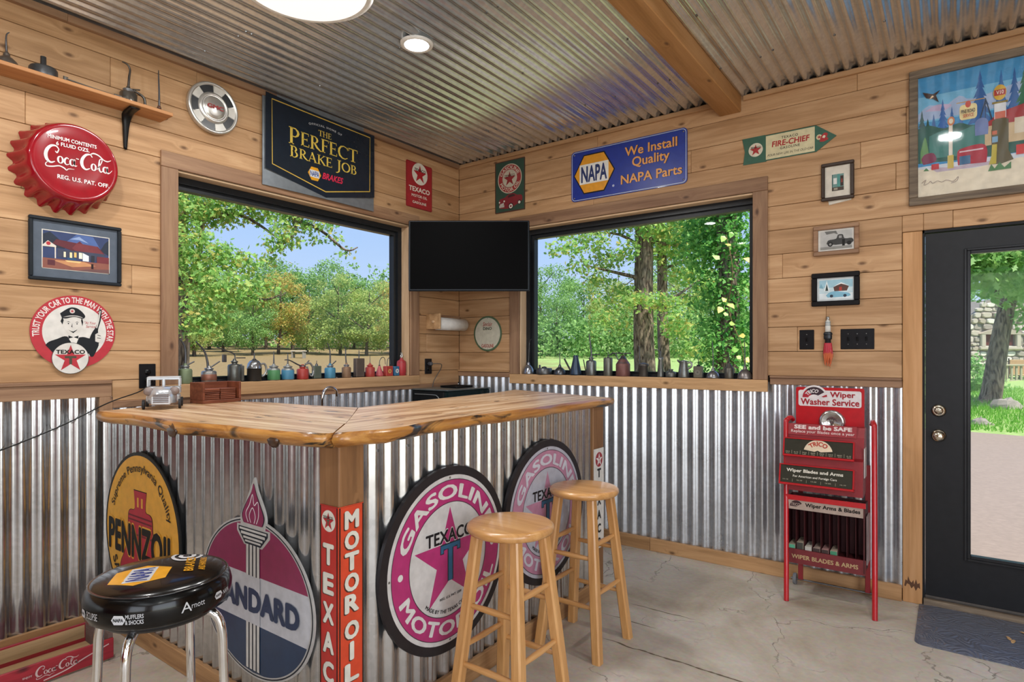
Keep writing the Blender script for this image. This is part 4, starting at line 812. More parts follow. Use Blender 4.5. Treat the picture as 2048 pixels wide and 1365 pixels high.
# framed pictures
def frame(nm, lab, M, w, h, fw, fcol, matcol=None, mw=0., depth=.022, lip=None, cat='picture'):
    s = Sign(nm, lab, M, cat); fm = fcol
    for (x0, x1, y0, y1) in ((-w/2, w/2, h/2-fw, h/2), (-w/2, w/2, -h/2, -h/2+fw), (-w/2, -w/2+fw, -h/2+fw, h/2-fw), (w/2-fw, w/2, -h/2+fw, h/2-fw)):
        b = MB(); b.rbox(x0, x1, y0, y1, .002, depth, .004); b.build('frame_rail', fm, s.t)
    s.p_('backing', '5a4a3a').box(-w/2+.003, w/2-.003, -h/2+.003, h/2-.003, 0, .004)
    if matcol: s.p_('mat_board', matcol, .8).box(-w/2+fw, w/2-fw, -h/2+fw, h/2-fw, .004, .008)
    if lip:
        b = s.p_('inner_lip', lip[0]); a = lip[1]
        for (x0, x1, y0, y1) in ((-a, a, lip[2]-.004, lip[2]), (-a, a, -lip[2], -lip[2]+.004), (-a, -a+.004, -lip[2], lip[2]), (a-.004, a, -lip[2], lip[2])): b.box(x0, x1, y0, y1, .008, .0095)
    return s
def rects(s, part, L_, z):
    for i, (c, P) in enumerate(L_): s.p_(part, c, .7).flat(P, z+i*.00012)
def R4(x0, x1, y0, y1): return [(x0, y0), (x1, y0), (x1, y1), (x0, y1)]
s = frame('framed_print', 'black framed print of a rural filling station at dusk with grey mat, left wall', onL(-2.857, 1.8735, .0), .388, .302, .017, mat('22272d', .4), '56606e', lip=('d8d4cc', .142, .093))
A, B_ = .139, .090
r = random.Random(2); D = [('31406a', R4(-A, A, -B_, B_)), ('4c66a0', [(-.06, .03), (.0, .088), (.07, .085), (.10, .03)]), ('8fa4cc', [(-.03, .06), (.01, .078), (.05, .05), (.01, .062)]), ('1f2a3c', [(-A, .01), (-A, .07), (-.11, .085), (-.08, .06), (-.05, .03), (-.05, .01)]), ('1f2a3c', [(A, .0), (A, .08), (.12, .06), (.10, .02)]),
     ('5e2530', [(-.10, .03), (-.085, .052), (.0, .045), (.012, .056), (.024, .044), (.09, .04), (.125, .0), (-.02, .005)]), ('76333a', [(-.02, .018), (.0, .045), (.085, .04), (.12, .0), (.0, .0)]), ('3c4258', R4(-.08, .12, -.032, .006)), ('d9d2c8', [(-A, .018), (-.118, .042), (-.085, .02), (-.085, .013), (-A, .012)]), ('b8303a', circ(-.116, .028, .009, 14)), ('d9d2c8', R4(-.091, -.086, -.04, .016)), ('efe6c8', R4(-.055, -.046, -.03, -.004)), ('efe0b0', R4(-.03, -.02, -.03, -.004)), ('e8c070', R4(-.012, -.002, -.026, -.002)), ('f1ead6', R4(.008, .022, -.03, .0)), ('26527a', R4(-.04, -.004, -.042, -.03)), ('dfe6ee', [(.024, -.0), (.05, -.012), (.05, -.04), (.024, -.04)]), ('232836', R4(.06, .075, -.04, -.008)), ('6f2c34', R4(.085, A, -.05, -.01)),
     ('8a5448', R4(-A, A, -B_, -.042)), ('c78e62', [(-.10, -.05), (.03, -.044), (.08, -.06), (-.02, -.075)]), ('e8c88a', [(-.05, -.045), (.02, -.044), (.01, -.052), (-.04, -.052)]), ('5c2a34', R4(-.12, -.09, -.075, -.05)), ('2b2026', R4(.06, .07, -.075, -.05)), ('6a4a4a', [(.0, -B_), (A, -B_), (A, -.07), (.04, -.08)])]
rects(s, 'painting', D, .0086); s.done()
# round attendant sign
s = Sign('round_attendant_sign', 'round TRUST YOUR CAR TO THE MAN WITH THE STAR sign with a uniformed attendant', onL(-2.866, 1.482, .004))
s.p_('panel', 'b93440', .4).prism(circ(0, 0, .178, 64), -.002, .002); s.p_('face', 'dcd9d4').flat(circ(.003, .0, .134, 56), .0026)
s.p_('lettering', 'e8dcd8').text('TRUST YOUR CAR TO THE MAN WITH THE STAR', 0, 0, 0, 0, .0026, bold=.03, arc=(0, 0, .1415, math.radians(86), math.radians(206), .029, True))
F = lambda c, P, k: s.p_('figure', c, .6).flat(P, .0030+k*.0002)
F('1e2126', crom([(-.118, -.066), (-.104, -.05), (-.07, -.035), (-.04, -.022), (0, -.03), (.035, -.024), (.06, -.03), (.09, -.035), (.098, -.08), (.0, -.13), (-.09, -.1)], 3), 0)
F('e4e0da', [(-.032, -.018), (.022, -.018), (.012, -.045), (.0, -.08), (-.018, -.045)], 1); F('1e2126', [(-.026, -.018), (-.005, -.026), (.016, -.018), (.016, -.033), (-.005, -.026), (-.026, -.034)], 2)
F('d8d4ce', crom([(-.048, .07), (-.052, .045), (-.046, .02), (-.030, -.006), (-.008, -.022), (.012, -.010), (.028, .018), (.032, .045), (.030, .07)], 4), 2)
F('1e2126', [(.030, .075), (.036, .05), (.033, .03), (.027, .055)], 3); F('1e2126', [(-.050, .072), (-.058, .05), (-.05, .035), (-.045, .055)], 3)
F('1e2126', crom([(-.060, .088), (-.03, .112), (-.008, .120), (.018, .112), (.044, .082), (.034, .066), (.0, .074), (-.035, .064), (-.052, .066)], 4), 4)
F('b9b6b2', crom([(-.048, .070), (-.02, .080), (.012, .080), (.036, .070), (.0, .077)], 3), 5); F('cfcac4', circ(-.010, .101, .011, 16), 5); F('b93440', star(-.010, .101, .009), 6)
for x in (-.026, .010): F('1e2126', [(x-.009, .046), (x, .051), (x+.009, .047), (x, .048)], 5); F('1e2126', circ(x, .040, .003, 8), 5)
F('1e2126', [(-.01, .042), (-.014, .024), (-.006, .021), (-.010, .024)], 5); F('1e2126', crom([(-.026, .010), (-.008, .002), (.012, .012), (-.006, -.006)], 3), 5); F('ece8e2', [(-.02, .0085), (-.006, .0035), (.006, .009), (-.006, .0015)], 6)
F('1e2126', crom([(.105, .118), (.116, .112), (.112, .06), (.10, .01), (.105, -.05), (.08, -.12), (.06, -.105), (.062, -.04), (.075, .0), (.092, .03), (.101, .07)], 3), 3); F('d8d4ce', [(.108, .112), (.112, .108), (.106, .06), (.096, .02), (.092, .024), (.101, .07)], 4)
F('d8d4ce', crom([(.088, -.01), (.108, .0), (.118, -.03), (.108, -.05), (.088, -.045)], 3), 5); F('1e2126', [(.098, -.012), (.112, -.016), (.112, -.019), (.098, -.015)], 6); F('1e2126', [(.096, -.026), (.112, -.028), (.112, -.031), (.096, -.029)], 6)
s.p_('script_lettering', 'b93440').text('"At Your', .042, .092, .040, .054, .0032, bold=.0, shear=.3); s.p_('script_lettering_lower', 'b93440').text('Service"', .048, .096, .022, .036, .0032, bold=.0, shear=.3)
s.p_('star_disc', 'ddd9d3').prism(circ(-.018, -.129, .076, 40), .004, .008); s.p_('star_disc', '3a3a38').line(circ(-.018, -.129, .076, 40), .002, .0082, closed=True)
s.p_('star_disc', 'b93440').flat(star(-.018, -.132, .068), .0086); s.p_('star_disc', '4c4a3c').flat([(-.042, -.118), (.006, -.118), (.006, -.129), (-.012, -.129), (-.012, -.158), (-.024, -.158), (-.024, -.129), (-.042, -.129)], .0090)
s.p_('star_disc', '22201e').text('TEXACO', -.078, .042, -.108, -.088, .0094, bold=.035); s.done()
# right wall signs
s = Sign('motor_oil_sign', 'worn green GASOLINE MOTOR OIL sign with a red car, right wall near the corner', onR(.555, 2.757, .004))
GRN = '2d4a3c'
s.p_('panel', GRN, .5).prism(rrect(-.151, .151, -.212, .212, .006), -.002, .002); s.p_('border', '5a2c24').line(rrect(-.148, .148, -.209, .209, .006), .007, .0024, closed=True)
s.p_('ring', '9c3434').flat(circ(0, .06, .121, 48), .0026); s.p_('ring', 'ccc2ae').ring(0, .06, .114, .121, .003, 48); s.p_('ring', 'cfc6b4').ring(0, .06, .07, .074, .003, 48)
texaco_star(s, 0, .06, .073, .003, white='c5bca8', red='8e2a2e', txt='3b2c26', tee=None)
b = s.p_('lettering', 'd2cab8'); b.text('GASOLINE', 0, 0, 0, 0, .0033, bold=.02, arc=(0, .06, .079, math.pi/2, 2.5, .028, True)); b.text('MOTOR OIL', 0, 0, 0, 0, .0033, bold=.02, arc=(0, .06, .107, -math.pi/2, 2.5, .028, False))
for k, (c, P) in enumerate([('7e1f28', crom([(-.112, -.125), (-.10, -.098), (-.05, -.09), (-.01, -.068), (.04, -.066), (.075, -.085), (.118, -.09), (.124, -.135), (.06, -.165), (.0, -.185), (-.10, -.175)], 3)), ('3a1a1c', crom([(-.012, -.075), (.03, -.071), (.055, -.088), (-.02, -.095)], 3)), ('b8b0a4', R4(-.108, -.055, -.168, -.150)), ('c3bbb0', [(-.1, -.14), (-.06, -.13), (-.06, -.148), (-.1, -.152)]), ('2b2422', circ(.012, -.168, .026, 20)), ('d8d0c4', circ(.012, -.168, .019, 20)), ('8a2a30', circ(.012, -.168, .009, 16)), ('2b2422', circ(.098, -.148, .018, 18)), ('cfc8bc', circ(.098, -.148, .012, 18)), ('e2dcd0', circ(-.055, -.120, .008, 12)), ('e2dcd0', circ(-.104, -.124, .007, 12))]):
    s.p_('car_picture', c, .6).flat(P, .0026+k*.0002)
s.done()
s = Sign('parts_sign', 'glossy blue embossed sign reading We Install Quality NAPA Parts above the right window', onR(1.592, 2.7205, .006))
BL = mat('042c94', .35, coat=.25)
s.p_('panel', BL).prism(rrect(-.451, .451, -.1895, .1895, .03), -.004, .003); s.p_('border', 'b8c4d6').line(rrect(-.443, .443, -.1815, .1815, .026), .0045, .0036, closed=True)
hx = lambda w, h: [(-.257-w, .004), (-.257-w*.5, .004+h), (-.257+w*.5, .004+h), (-.257+w, .004), (-.257+w*.5, .004-h), (-.257-w*.5, .004-h)]
s.p_('emblem', '1a1a20').prism(hx(.172, .147), .003, .0045); s.p_('emblem', 'e09a1e').flat(hx(.163, .138), .0052)
s.p_('emblem', 'e6e6e2').flat(R4(-.378, -.136, -.070, .078), .0058); s.p_('emblem', '1a2e66').text('NAPA', -.364, -.148, -.058, .064, .0064, bold=.035)
for dx, c, z in ((.004, '2a1a10', .004), (0, 'e3a054', .0048)):
    b = s.p_('lettering', c); b.text('We Install', -.006+dx, .382+dx, .074, .140, z, bold=.02); b.text('Quality', .050+dx, .328+dx, -.028, .060, z, bold=.02); b.text('NAPA Parts', -.038+dx, .416+dx, -.122, -.056, z, bold=.02)
for dx, dy in ((-.425, .163), (.425, .163), (-.425, -.163), (.425, -.163)): s.p_('screw', STEEL).lathe([(.006, .003), (.004, .006), (0, .0065)], 10, dx, dy)
s.p_('emblem', 'aab4d0').flat(circ(-.098, -.118, .009, 14), .0042); s.done()
s = Sign('arrow_sign', 'green and cream arrow-shaped FIRE-CHIEF GASOLINE sign on the right wall', onR(2.67, 2.663, .004))
s.p_('panel', '35604e', .5).prism([(-.268, .085), (-.13, .085), (-.13, .081), (.158, .081), (.158, .046+.036), (.268, -.003), (.16, -.078), (-.123, -.078), (-.123, -.083), (-.263, -.081), (-.252, .0)], -.002, .002)
s.p_('face', 'd5cba4', .5).flat(R4(-.125, .152, -.072, .075), .0026)
texaco_star(s, -.186, .002, .043, .0027, white='d8d0bc', red='a83030', tee=None)
b = s.p_('lettering', '3a3a30'); b.text('TEXACO', -.034, .06, .040, .056, .0032, bold=.02, sp=1.2); b.text('GASOLINE', -.042, .07, -.024, -.008, .0032, bold=.02, sp=1.2); b.text("POUR NEW LIFE IN THE OLD CAR", -.115, .145, -.056, -.042, .0032, shear=.2)
s.p_('lettering', 'a82a2a').text('FIRE-CHIEF', -.09, .125, -.002, .034, .0032, bold=.035, shear=.12)
s.p_('arrowhead_emblem', 'd5cba4').flat(circ(.176, .006, .016, 20), .0027); s.p_('arrowhead_emblem', 'a82a2a').flat(star(.176, .006, .013), .003)
s.p_('arrowhead_emblem', 'a82a2a').flat(crom([(.178, -.022), (.186, .008), (.204, .026), (.222, .018), (.216, -.002), (.226, -.014), (.2, -.026)], 3), .0031); s.p_('arrowhead_emblem', 'e2d8c0').flat(crom([(.192, .0), (.2, .012), (.21, .006), (.204, -.006)], 3), .0034); s.done()
# three small pictures
FB = mat('38291f', .45, bump=.3)
s = frame('framed_photo', 'small dark bead-edged frame with a photo of a green doorway, top of three', onR(2.944, 2.389, 0), .172, .222, .020, FB, 'd6cfc2')
rects(s, 'photo', [('6d8f8a', R4(-.030, .032, -.055, .042)), ('3e5a58', R4(-.030, -.026, -.055, .042)), ('dfe0dc', R4(-.022, -.004, -.015, .02)), ('4f8f8a', R4(-.002, .012, -.04, .042)), ('3b2f2a', R4(.014, .03, -.03, .03)), ('8c3f34', R4(.018, .026, -.01, .012)), ('4b4038', R4(-.03, .032, -.055, -.034)), ('a09888', R4(-.02, .0, -.05, -.038))], .0086)
s.done()
c = thing('paper_card', 'cream card tucked behind the top small frame', 'card', onR(2.95, 2.285, .001)); b = MB(); b.M = RZ(8); b.rbox(-.056, .062, -.022, .03, 0, .0015, .0005); b.build('card', mat('ddd6c8', .8), c)
b = MB(); b.M = RZ(8); b.rbox(-.054, .060, -.0205, -.0185, .0015, .0018, .0001); b.build('edge_line', mat('b8ae9c', .8), c)
s = frame('framed_photo', 'brown wood frame with a black-and-white photo of an old truck, middle of three', onR(2.9355, 2.046, 0), .240, .178, .026, WD['casing'], 'd8d6d0')
rects(s, 'photo', [('b4b4b2', R4(-.083, .083, -.054, .054)), ('6a6a68', [(-.06, .054), (-.05, .035), (-.01, .04), (.01, .03), (.0, .054)]), ('3c3c3c', crom([(-.05, -.022), (-.04, .0), (.0, .006), (.01, .028), (.035, .028), (.045, .004), (.083, .002), (.083, -.024), (.0, -.03)], 3)), ('9a9a98', R4(.015, .03, .008, .022)), ('2a2a2a', circ(-.03, -.024, .014, 16)), ('8a8a88', circ(-.03, -.024, .007, 12)), ('222222', R4(.032, .046, -.04, .0)), ('8c8c88', R4(-.083, .083, -.054, -.038)), ('2a2a2a', circ(.068, -.024, .012, 14))], .0086); s.done()
s = frame('framed_photo', 'black frame with a pale blue snowy truck picture, lowest of three', onR(2.932, 1.756, 0), .252, .196, .03, mat('17171a', .3), 'cfd6d8')
rects(s, 'photo', [('9cc4d4', R4(-.085, .09, -.058, .055)), ('c8dde4', R4(-.085, .09, -.02, .01)), ('e4ecee', [(-.06, -.01), (-.045, .053), (-.03, -.01)]), ('2f3f3c', [(-.053, -.008), (-.045, .035), (-.037, -.008)]), ('7aa9bc', [(-.085, .01), (-.075, .035), (-.062, .005)]), ('5a3a34', [(-.01, .012), (.03, .032), (.07, .014), (.06, -.012), (-.005, -.012)]), ('f0f0ee', [(-.012, .014), (.03, .038), (.074, .016), (.03, .03)]), ('b03a30', R4(.02, .034, -.01, .012)), ('dce6ea', R4(-.085, .09, -.058, -.022)), ('7eb4cc', crom([(-.05, -.035), (-.03, -.018), (.0, -.012), (.03, -.018), (.07, -.026), (.07, -.045), (-.04, -.048)], 3)), ('27384a', circ(-.02, -.04, .009, 12)), ('27384a', circ(.05, -.04, .009, 12))], .0086); s.done()
# spark plug ornament
t = thing('spark_plug_ornament', 'spark plug shaped wall ornament with red and orange flames between the switch plates', 'ornament', onR(2.895, 1.449, .022))
def pl_(nm, prof, m):
    b = MB(); b.M = RX(-90); b.lathe([(r_, y_) for r_, y_ in prof][::-1], 20, sy=.7); b.build(nm, m, t)
pl_('terminal', [(0, .147), (.008, .145), (.009, .135), (.007, .128), (.010, .125), (.010, .12)], mat('9a9a98', .35, .8))
pl_('insulator', [(.010, .122), (.013, .120), (.013, .116), (.012, .114), (.0135, .110), (.0125, .107), (.014, .104), (.013, .100), (.0145, .097), (.0135, .093), (.015, .090), (.015, .056), (.012, .055)], mat('d9d7d0', .3))
for k in range(4):
    y = .114-k*.0068; pl_('blue_ring', [(.0145, y+.0012), (.0152, y), (.0145, y-.0012)], mat('4a6a7a', .4))
pl_('metal_shell', [(.012, .056), (.020, .054), (.024, .046), (.024, .040), (.021, .036), (.023, .03), (.022, .02), (.0215, .012), (.016, .010), (.0165, -.012), (.014, -.014)], mat('34383d', .35, .6))
r = random.Random(6); b = MB(); b2 = MB()
for k in range(13):
    a = k/13*2*math.pi; x = .014*math.cos(a); z = .008*math.sin(a); L_ = r.uniform(.10, .145); wv = r.uniform(-.01, .01)
    P = crom([(x, -.010, z), (x*1.3, -.045, z*1.2), (x*1.3+wv*.5, -.045-(L_-.045)*.5, z), (x*1.0-wv, -.01-L_, z*.5)], 3); n = len(P)
    b.tube(P[:n//2+1], [.0062]*(n//2+1), 6); b2.tube(P[n//2:], [.006*(1-i/(n-n//2)) + .001 for i in range(n-n//2)], 6)
b.build('red_flame', mat('b82a3a', .35), t); b2.build('orange_flame', mat('c8643a', .4), t)
# round green sign by the corner
s = Sign('round_gasoline_sign', 'small round green-rimmed DINO GASOLINE sign below the television', onR(.322, 1.548, .004))
s.p_('panel', '4c6448', .5).prism(circ(0, 0, .149, 48), -.002, .002); s.p_('face', 'c9c6b4', .5).flat(circ(0, 0, .134, 48), .0026)
s.p_('lettering', 'a8443c').text('Sinclair', -.05, .052, .062, .098, .0032, bold=.01, shear=.2); s.p_('lettering', '33402e').text('DINO', -.046, .046, .030, .056, .0032, bold=.035); s.p_('lettering', 'a8443c').text('GASOLINE', -.064, .066, -.118, -.088, .0032, bold=.03)
s.p_('screw', STEEL).lathe([(.004, .0026), (0, .005)], 8, 0, .128); s.p_('screw', STEEL).lathe([(.004, .0026), (0, .005)], 8, 0, -.128); s.done()
# puzzle picture
s = frame('puzzle_picture', 'large weathered-wood framed jigsaw painting of an old filling station, above the door', onR(3.712, 2.5565, 0), .836, .737, .042, WD['barn'], None, depth=.026, cat='picture')
A, B_ = .376, .327; sky = '3f8fc4'; D = [(sky, R4(-A, A, -B_, B_)), ('6fb2d8', R4(-A, A, .08, .22)), ('9fb4d6', crom([(-A, .13), (-.3, .17), (-.2, .15), (-.1, .19), (.0, .16), (A, .21), (A, .1), (-A, .09)], 3)), ('b9a8c8', crom([(-.33, .14), (-.25, .165), (-.15, .15), (-.2, .125)], 3))]
def pine(x, y, h, w, c):
    P = [(x, y+h)]; n = 6
    for i in range(n): t = (i+1)/n; P += [(x+w*t, y+h-h*t*.92-.004), (x+w*t*.5, y+h-h*t*.9)]
    Q = [(2*x-p[0], p[1]) for p in P[1:]][::-1]; D.append((c, P+Q))
for x, y, h, w, c in ((-.21, .0, .19, .045, '2f62a8'), (-.27, .0, .12, .03, '35609c'), (-.15, .0, .14, .035, '3567a8'), (-.09, .0, .1, .03, '3a6cae'), (.03, .0, .3, .085, '2b5e9e'), (.16, .0, .28, .06, '356cab'), (.24, .0, .28, .06, '2d5f9d'), (-.35, -.05, .2, .05, '1f4a4a'), (.3, -.02, .3, .08, '2b6a4a'), (-.31, -.06, .16, .05, '1d4438')): pine(x, y, h, w, c)
D += [('25584f', crom([(-A, .05), (-.3, .06), (-.2, .03), (-.1, .045), (.0, .02), (.2, .05), (A, .12), (A, -.14), (-A, -.14)], 3)), ('3d7a74', crom([(-.3, .0), (-.2, .02), (-.1, .0), (.05, .02), (.05, -.12), (-.3, -.12)], 3)),
      ('5c8a50', crom([(-.36, -.08), (-.33, .0), (-.31, -.06), (-.3, -.14), (-.36, -.14)], 3)), ('c8d0da', R4(-A, A, -B_, -.16)), ('ddd2bc', crom([(-A, -.17), (-.2, -.19), (.0, -.205), (A, -.19), (A, -B_), (-A, -B_)], 3)), ('b8a8b8', crom([(-.3, -.17), (-.1, -.185), (.2, -.18), (.1, -.2), (-.25, -.2)], 3)),
      ('7a2c4c', crom([(-.355, -.12), (-.33, -.095), (-.27, -.095), (-.255, -.14), (-.34, -.15)], 3)), ('a03438', [(.05, .0), (.14, .06), (A, .16), (A, .06), (.05, -.03)]), ('c8b08c', R4(.06, A, -.10, .0)), ('7a6248', R4(.1, .2, -.08, -.02)), ('d2c8b4', R4(.24, .3, -.06, .02)), ('e0d8cc', R4(-.17, -.145, -.16, .05)), ('c8b25a', R4(-.178, -.138, -.19, -.12)), ('d08860', circ(-.155, .062, .024, 18)), ('e4dcc8', circ(-.155, .062, .014, 16)),
      ('c89a4a', R4(-.12, .06, .148, .152)), ('e4d49a', rrect(-.10, .012, .055, .135, .02)), ('c85c50', circ(-.045, .135, .018, 16)), ('283a50', R4(.062, .066, -.02, .15)), ('283a50', [(.02, .03), (.066, .15), (.11, .03), (.1, .03), (.066, .13), (.03, .03)]), ('6d7fb0', crom([(.0, -.04), (.0, .03), (.04, .05), (.08, .03), (.08, -.04)], 3)),
      ('a8283c', crom([(-.11, -.18), (-.115, -.12), (-.09, -.095), (.04, -.085), (.075, -.12), (.07, -.185)], 3)), ('34648c', R4(-.10, -.03, -.18, -.135)), ('d8c0c8', R4(-.1, .05, -.115, -.108)),
      ('5a5238', [(.085, -.20), (.10, -.16), (.105, .02), (.15, .04), (.205, .02), (.205, -.14), (.235, -.19), (.16, -.205)]), ('b8a83a', [(.085, -.20), (.10, -.16), (.105, -.1), (.135, -.1), (.13, -.2)]), ('c86a4a', R4(.105, .135, -.05, -.03)), ('7aa4c4', R4(.105, .14, -.09, -.06)), ('d8dce0', R4(.118, .19, .03, .11)), ('c86850', R4(.122, .186, .03, .065)), ('8a7a3a', R4(.105, .2, .108, .118)), ('d0a83c', circ(.152, .163, .04, 24)), ('b03a34', R4(.117, .187, .148, .178)),
      ('c83a3a', R4(.25, .3, -.17, -.12)), ('b83038', R4(-.285, -.235, -.185, -.155)), ('4a7a4a', [(.08, -.235), (.1, -.2), (.12, -.225), (.15, -.195), (.18, -.225), (.22, -.2), (.22, -.235)]), ('4a7a4a', [(-.34, -.185), (-.32, -.17), (-.30, -.188)]),
      ('3a2620', [(-.345, .245), (-.31, .235), (-.275, .225), (-.225, .24), (-.255, .215), (-.235, .175), (-.275, .2), (-.32, .21)]), ('e8c8a0', crom([(-.29, .21), (-.28, .218), (-.27, .21), (-.3, .2)], 3))]
D = [(c, [(-.376+(x+.376)*.66 if x < .299 else .0695+(x-.299)*3.98, y) for x, y in P]) for c, P in D]
rects(s, 'painting', D, .006)
b = s.p_('lettering', '4a3a3a', .6); b.text('PINE ROAD', -.187, -.128, .088, .108, .0135, bold=.02); s.p_('lettering', 'c05a48', .6).text('SERVICE', -.179, -.134, .066, .084, .0135, bold=.02); s.p_('lettering', 'f0e4d4', .6).text('V10', -.042, -.012, .153, .173, .0145, bold=.02)
s.p_('lettering', '6a5258', .6).line(crom([(-.36, -.25), (-.34, -.235), (-.35, -.262), (-.33, -.255), (-.32, -.245), (-.31, -.258), (-.29, -.248), (-.27, -.258), (-.25, -.25), (-.22, -.262), (-.20, -.24), (-.205, -.262), (-.23, -.27)], 4), .002, .0135)
# jigsaw relief: embossed piece joints
jg = s.p_('varnish', mat('e8e8e8', .1)); s.p.pop('varnish')
jm = bpy.data.materials.new('jigsaw_gloss'); jm.use_nodes = True; n_ = jm.node_tree; n_.nodes.remove(n_.nodes['Principled BSDF']); Lk = n_.links.new
tr = nd(n_, 'ShaderNodeBsdfTransparent'); gl = nd(n_, 'ShaderNodeBsdfGlossy'); gl.inputs['Roughness'].default_value = .05; mxs = nd(n_, 'ShaderNodeMixShader'); mxs.inputs[0].default_value = .025; Lk(tr.outputs[0], mxs.inputs[1]); Lk(gl.outputs[0], mxs.inputs[2]); Lk(mxs.outputs[0], n_.nodes['Material Output'].inputs[0])
tc_ = nd(n_, 'ShaderNodeTexCoord'); vv = nd(n_, 'ShaderNodeTexVoronoi', feature='DISTANCE_TO_EDGE'); vv.inputs['Scale'].default_value = 55; Lk(tc_.outputs['Object'], vv.inputs['Vector']); bp = nd(n_, 'ShaderNodeBump'); bp.inputs['Distance'].default_value = .00006; Lk(vv.outputs['Distance'], bp.inputs['Height']); Lk(bp.outputs[0], gl.inputs['Normal'])
s.p_('varnish', jm).flat(R4(-A, A, -B_, B_), .0165)
s.done()
# ---------------------------------------------------------------- television
def vec(a): return Vector(a).normalized()
tv = thing('television', 'black flat-screen television mounted across the corner between the windows', 'television', cols((.808, .589, 0), (0, 0, 1), (.589, -.808, 0), (.54, -.505, 2.118)))
TVW, TVH = .914, .534
b = MB(); b.rbox(-TVW/2, TVW/2, -TVH/2, TVH/2, -.03, 0, .006); b.build('housing', mat('1a2129', .35), tv)
b = MB(); b.box(-TVW/2+.012, TVW/2-.012, -TVH/2+.014, TVH/2-.010, -.002, .0006); m = mat('000001', .5, spec=.05); b.build('screen', m, tv)
b = MB(); b.box(-.15, .15, -.15, .15, -.10, -.03); b.box(-.04, .04, -.04, .04, -.30, -.1); b.build('wall_mount', BLACKM, tv)
# ---------------------------------------------------------------- signs on the bar
def onP1(x, z, o=.0): return cols((1, 0, 0), (0, 0, 1), (0, -1, 0), (x, -2.742-o, z))
def onP2(y, z, o=.0): return cols((0, 1, 0), (0, 0, 1), (1, 0, 0), (1.868+o, y, z))
s = Sign('round_oil_sign', 'round yellow PENNZOIL sign with a red bell on the left face of the bar', onP1(.437, .527))
YL = 'e2a534'; s.p_('panel', '1d1c1b').prism(circ(0, 0, .388, 72), -.003, .003); s.p_('face', YL, .35).flat(circ(0, 0, .372, 72), .0036)
bell = crom([(-.066, .205), (-.055, .12), (-.098, .11), (-.122, .09), (-.128, .03), (-.14, -.05), (-.17, -.11), (-.20, -.15), (-.195, -.19), (-.05, -.205), (.05, -.205), (.195, -.19), (.20, -.15), (.17, -.11), (.14, -.05), (.128, .03), (.122, .09), (.098, .11), (.055, .12), (.066, .205)], 3)
s.p_('bell_picture', '1d1c1b').flat([(p[0]*1.04, p[1]*1.02) for p in bell], .0042); s.p_('bell_picture', 'b32234').flat(bell, .0048)
s.p_('bell_picture', YL).flat(R4(-.030, -.012, .13, .175), .0054); s.p_('bell_picture', YL).flat(R4(.012, .030, .13, .175), .0054)
for y in (.085, .065, .0): s.p_('bell_picture', '6b1420').flat(R4(-.121, .121, y-.004, y+.004), .0054)
s.p_('lettering', YL).text('PENNZOIL', -.352, .352, -.122, .052, .0058, bold=.065); s.p_('lettering', '15120f').text('PENNZOIL', -.345, .345, -.114, .044, .0064, bold=.05)
s.p_('lettering', '2a2018').text('Supreme Pennsylvania Quality', 0, 0, 0, 0, .0060, bold=.01, arc=(0, 0, .285, math.pi/2, 2.45, .050, True)); s.p_('lettering', '2a2018').text('SAFE LUBRICATION', 0, 0, 0, 0, .0060, bold=.02, arc=(0, 0, .335, -math.pi/2, 2.2, .05, False)); s.done()
s = Sign('oval_torch_sign', 'oval STANDARD sign with a torch on the left face of the bar', onP1(1.383, .465))
a, h = .372, .295; GRY = 'b3b1ae'
s.p_('panel', GRY, .4).prism(circ(0, 0, h, 72, a/h), -.003, .003); s.p_('outline', '20242e').ring(0, 0, h*.962, h*.978, .0036, 72, a/h)
def oval(y0, y1, sc=.945):
    P = []; n = 30; H = h*sc; A = a*sc
    for i in range(n+1): y = y0+(y1-y0)*i/n; P.append((A*math.sqrt(max(0, 1-(y/H)**2)), y))
    return P+[(-p[0], p[1]) for p in P[::-1]]
s.p_('red_field', '86214e', .3).flat(oval(.082, h*.945), .0036); s.p_('white_band', 'b9bac0', .4).flat(oval(-.098, .082), .0036); s.p_('blue_field', '1c3554', .3).flat(oval(-h*.945, -.098), .0036)
s.p_('lettering', '1c3050').text('STANDARD', -.325, .292, -.056, .036, .0070, bold=.06)
s.p_('torch', GRY).prism(crom([(-.085, .262), (-.082, .30), (-.05, .35), (.0, .435), (.012, .445), (.03, .40), (.07, .34), (.085, .30), (.08, .262)], 3)+[(.11, .262), (.11, .235), (.06, .19), (-.06, .19), (-.11, .235), (-.11, .262)], -.003, .0044)
s.p_('torch', '1f2530').flat([(-.098, .256), (.098, .256), (.098, .240), (.052, .195), (-.052, .195), (-.098, .240)], .0050)
for y0, y1, w0 in ((.244, .252, .09), (.228, .238, .08), (.214, .222, .064), (.202, .209, .052)): s.p_('torch', 'c6c4c0').flat(R4(-w0, w0, y0, y1), .0056)
s.p_('torch', '1f2530').flat(R4(-.046, .046, -.27, .195), .0052)
for x in (-.036, -.012, .012, .036): s.p_('torch', 'c6c4c0').flat(R4(x-.008, x+.008, -.268, .195), .0058)
s.p_('torch', 'b9bac0').flat(R4(-.05, .05, -.098, .082), .0040)
s.p_('torch', 'b9bac0').flat(R4(-.048, .048, -.096, .080), .0062)
FLM = crom([(-.06, .272), (-.07, .30), (-.045, .345), (-.01, .39), (.005, .425), (.025, .385), (.06, .33), (.072, .30), (.06, .272)], 3); s.p_('flame', '1f2530').flat([(p[0]*1.08, p[1]*1.005) for p in FLM], .0050); s.p_('flame', '86214e').flat(FLM, .0056)
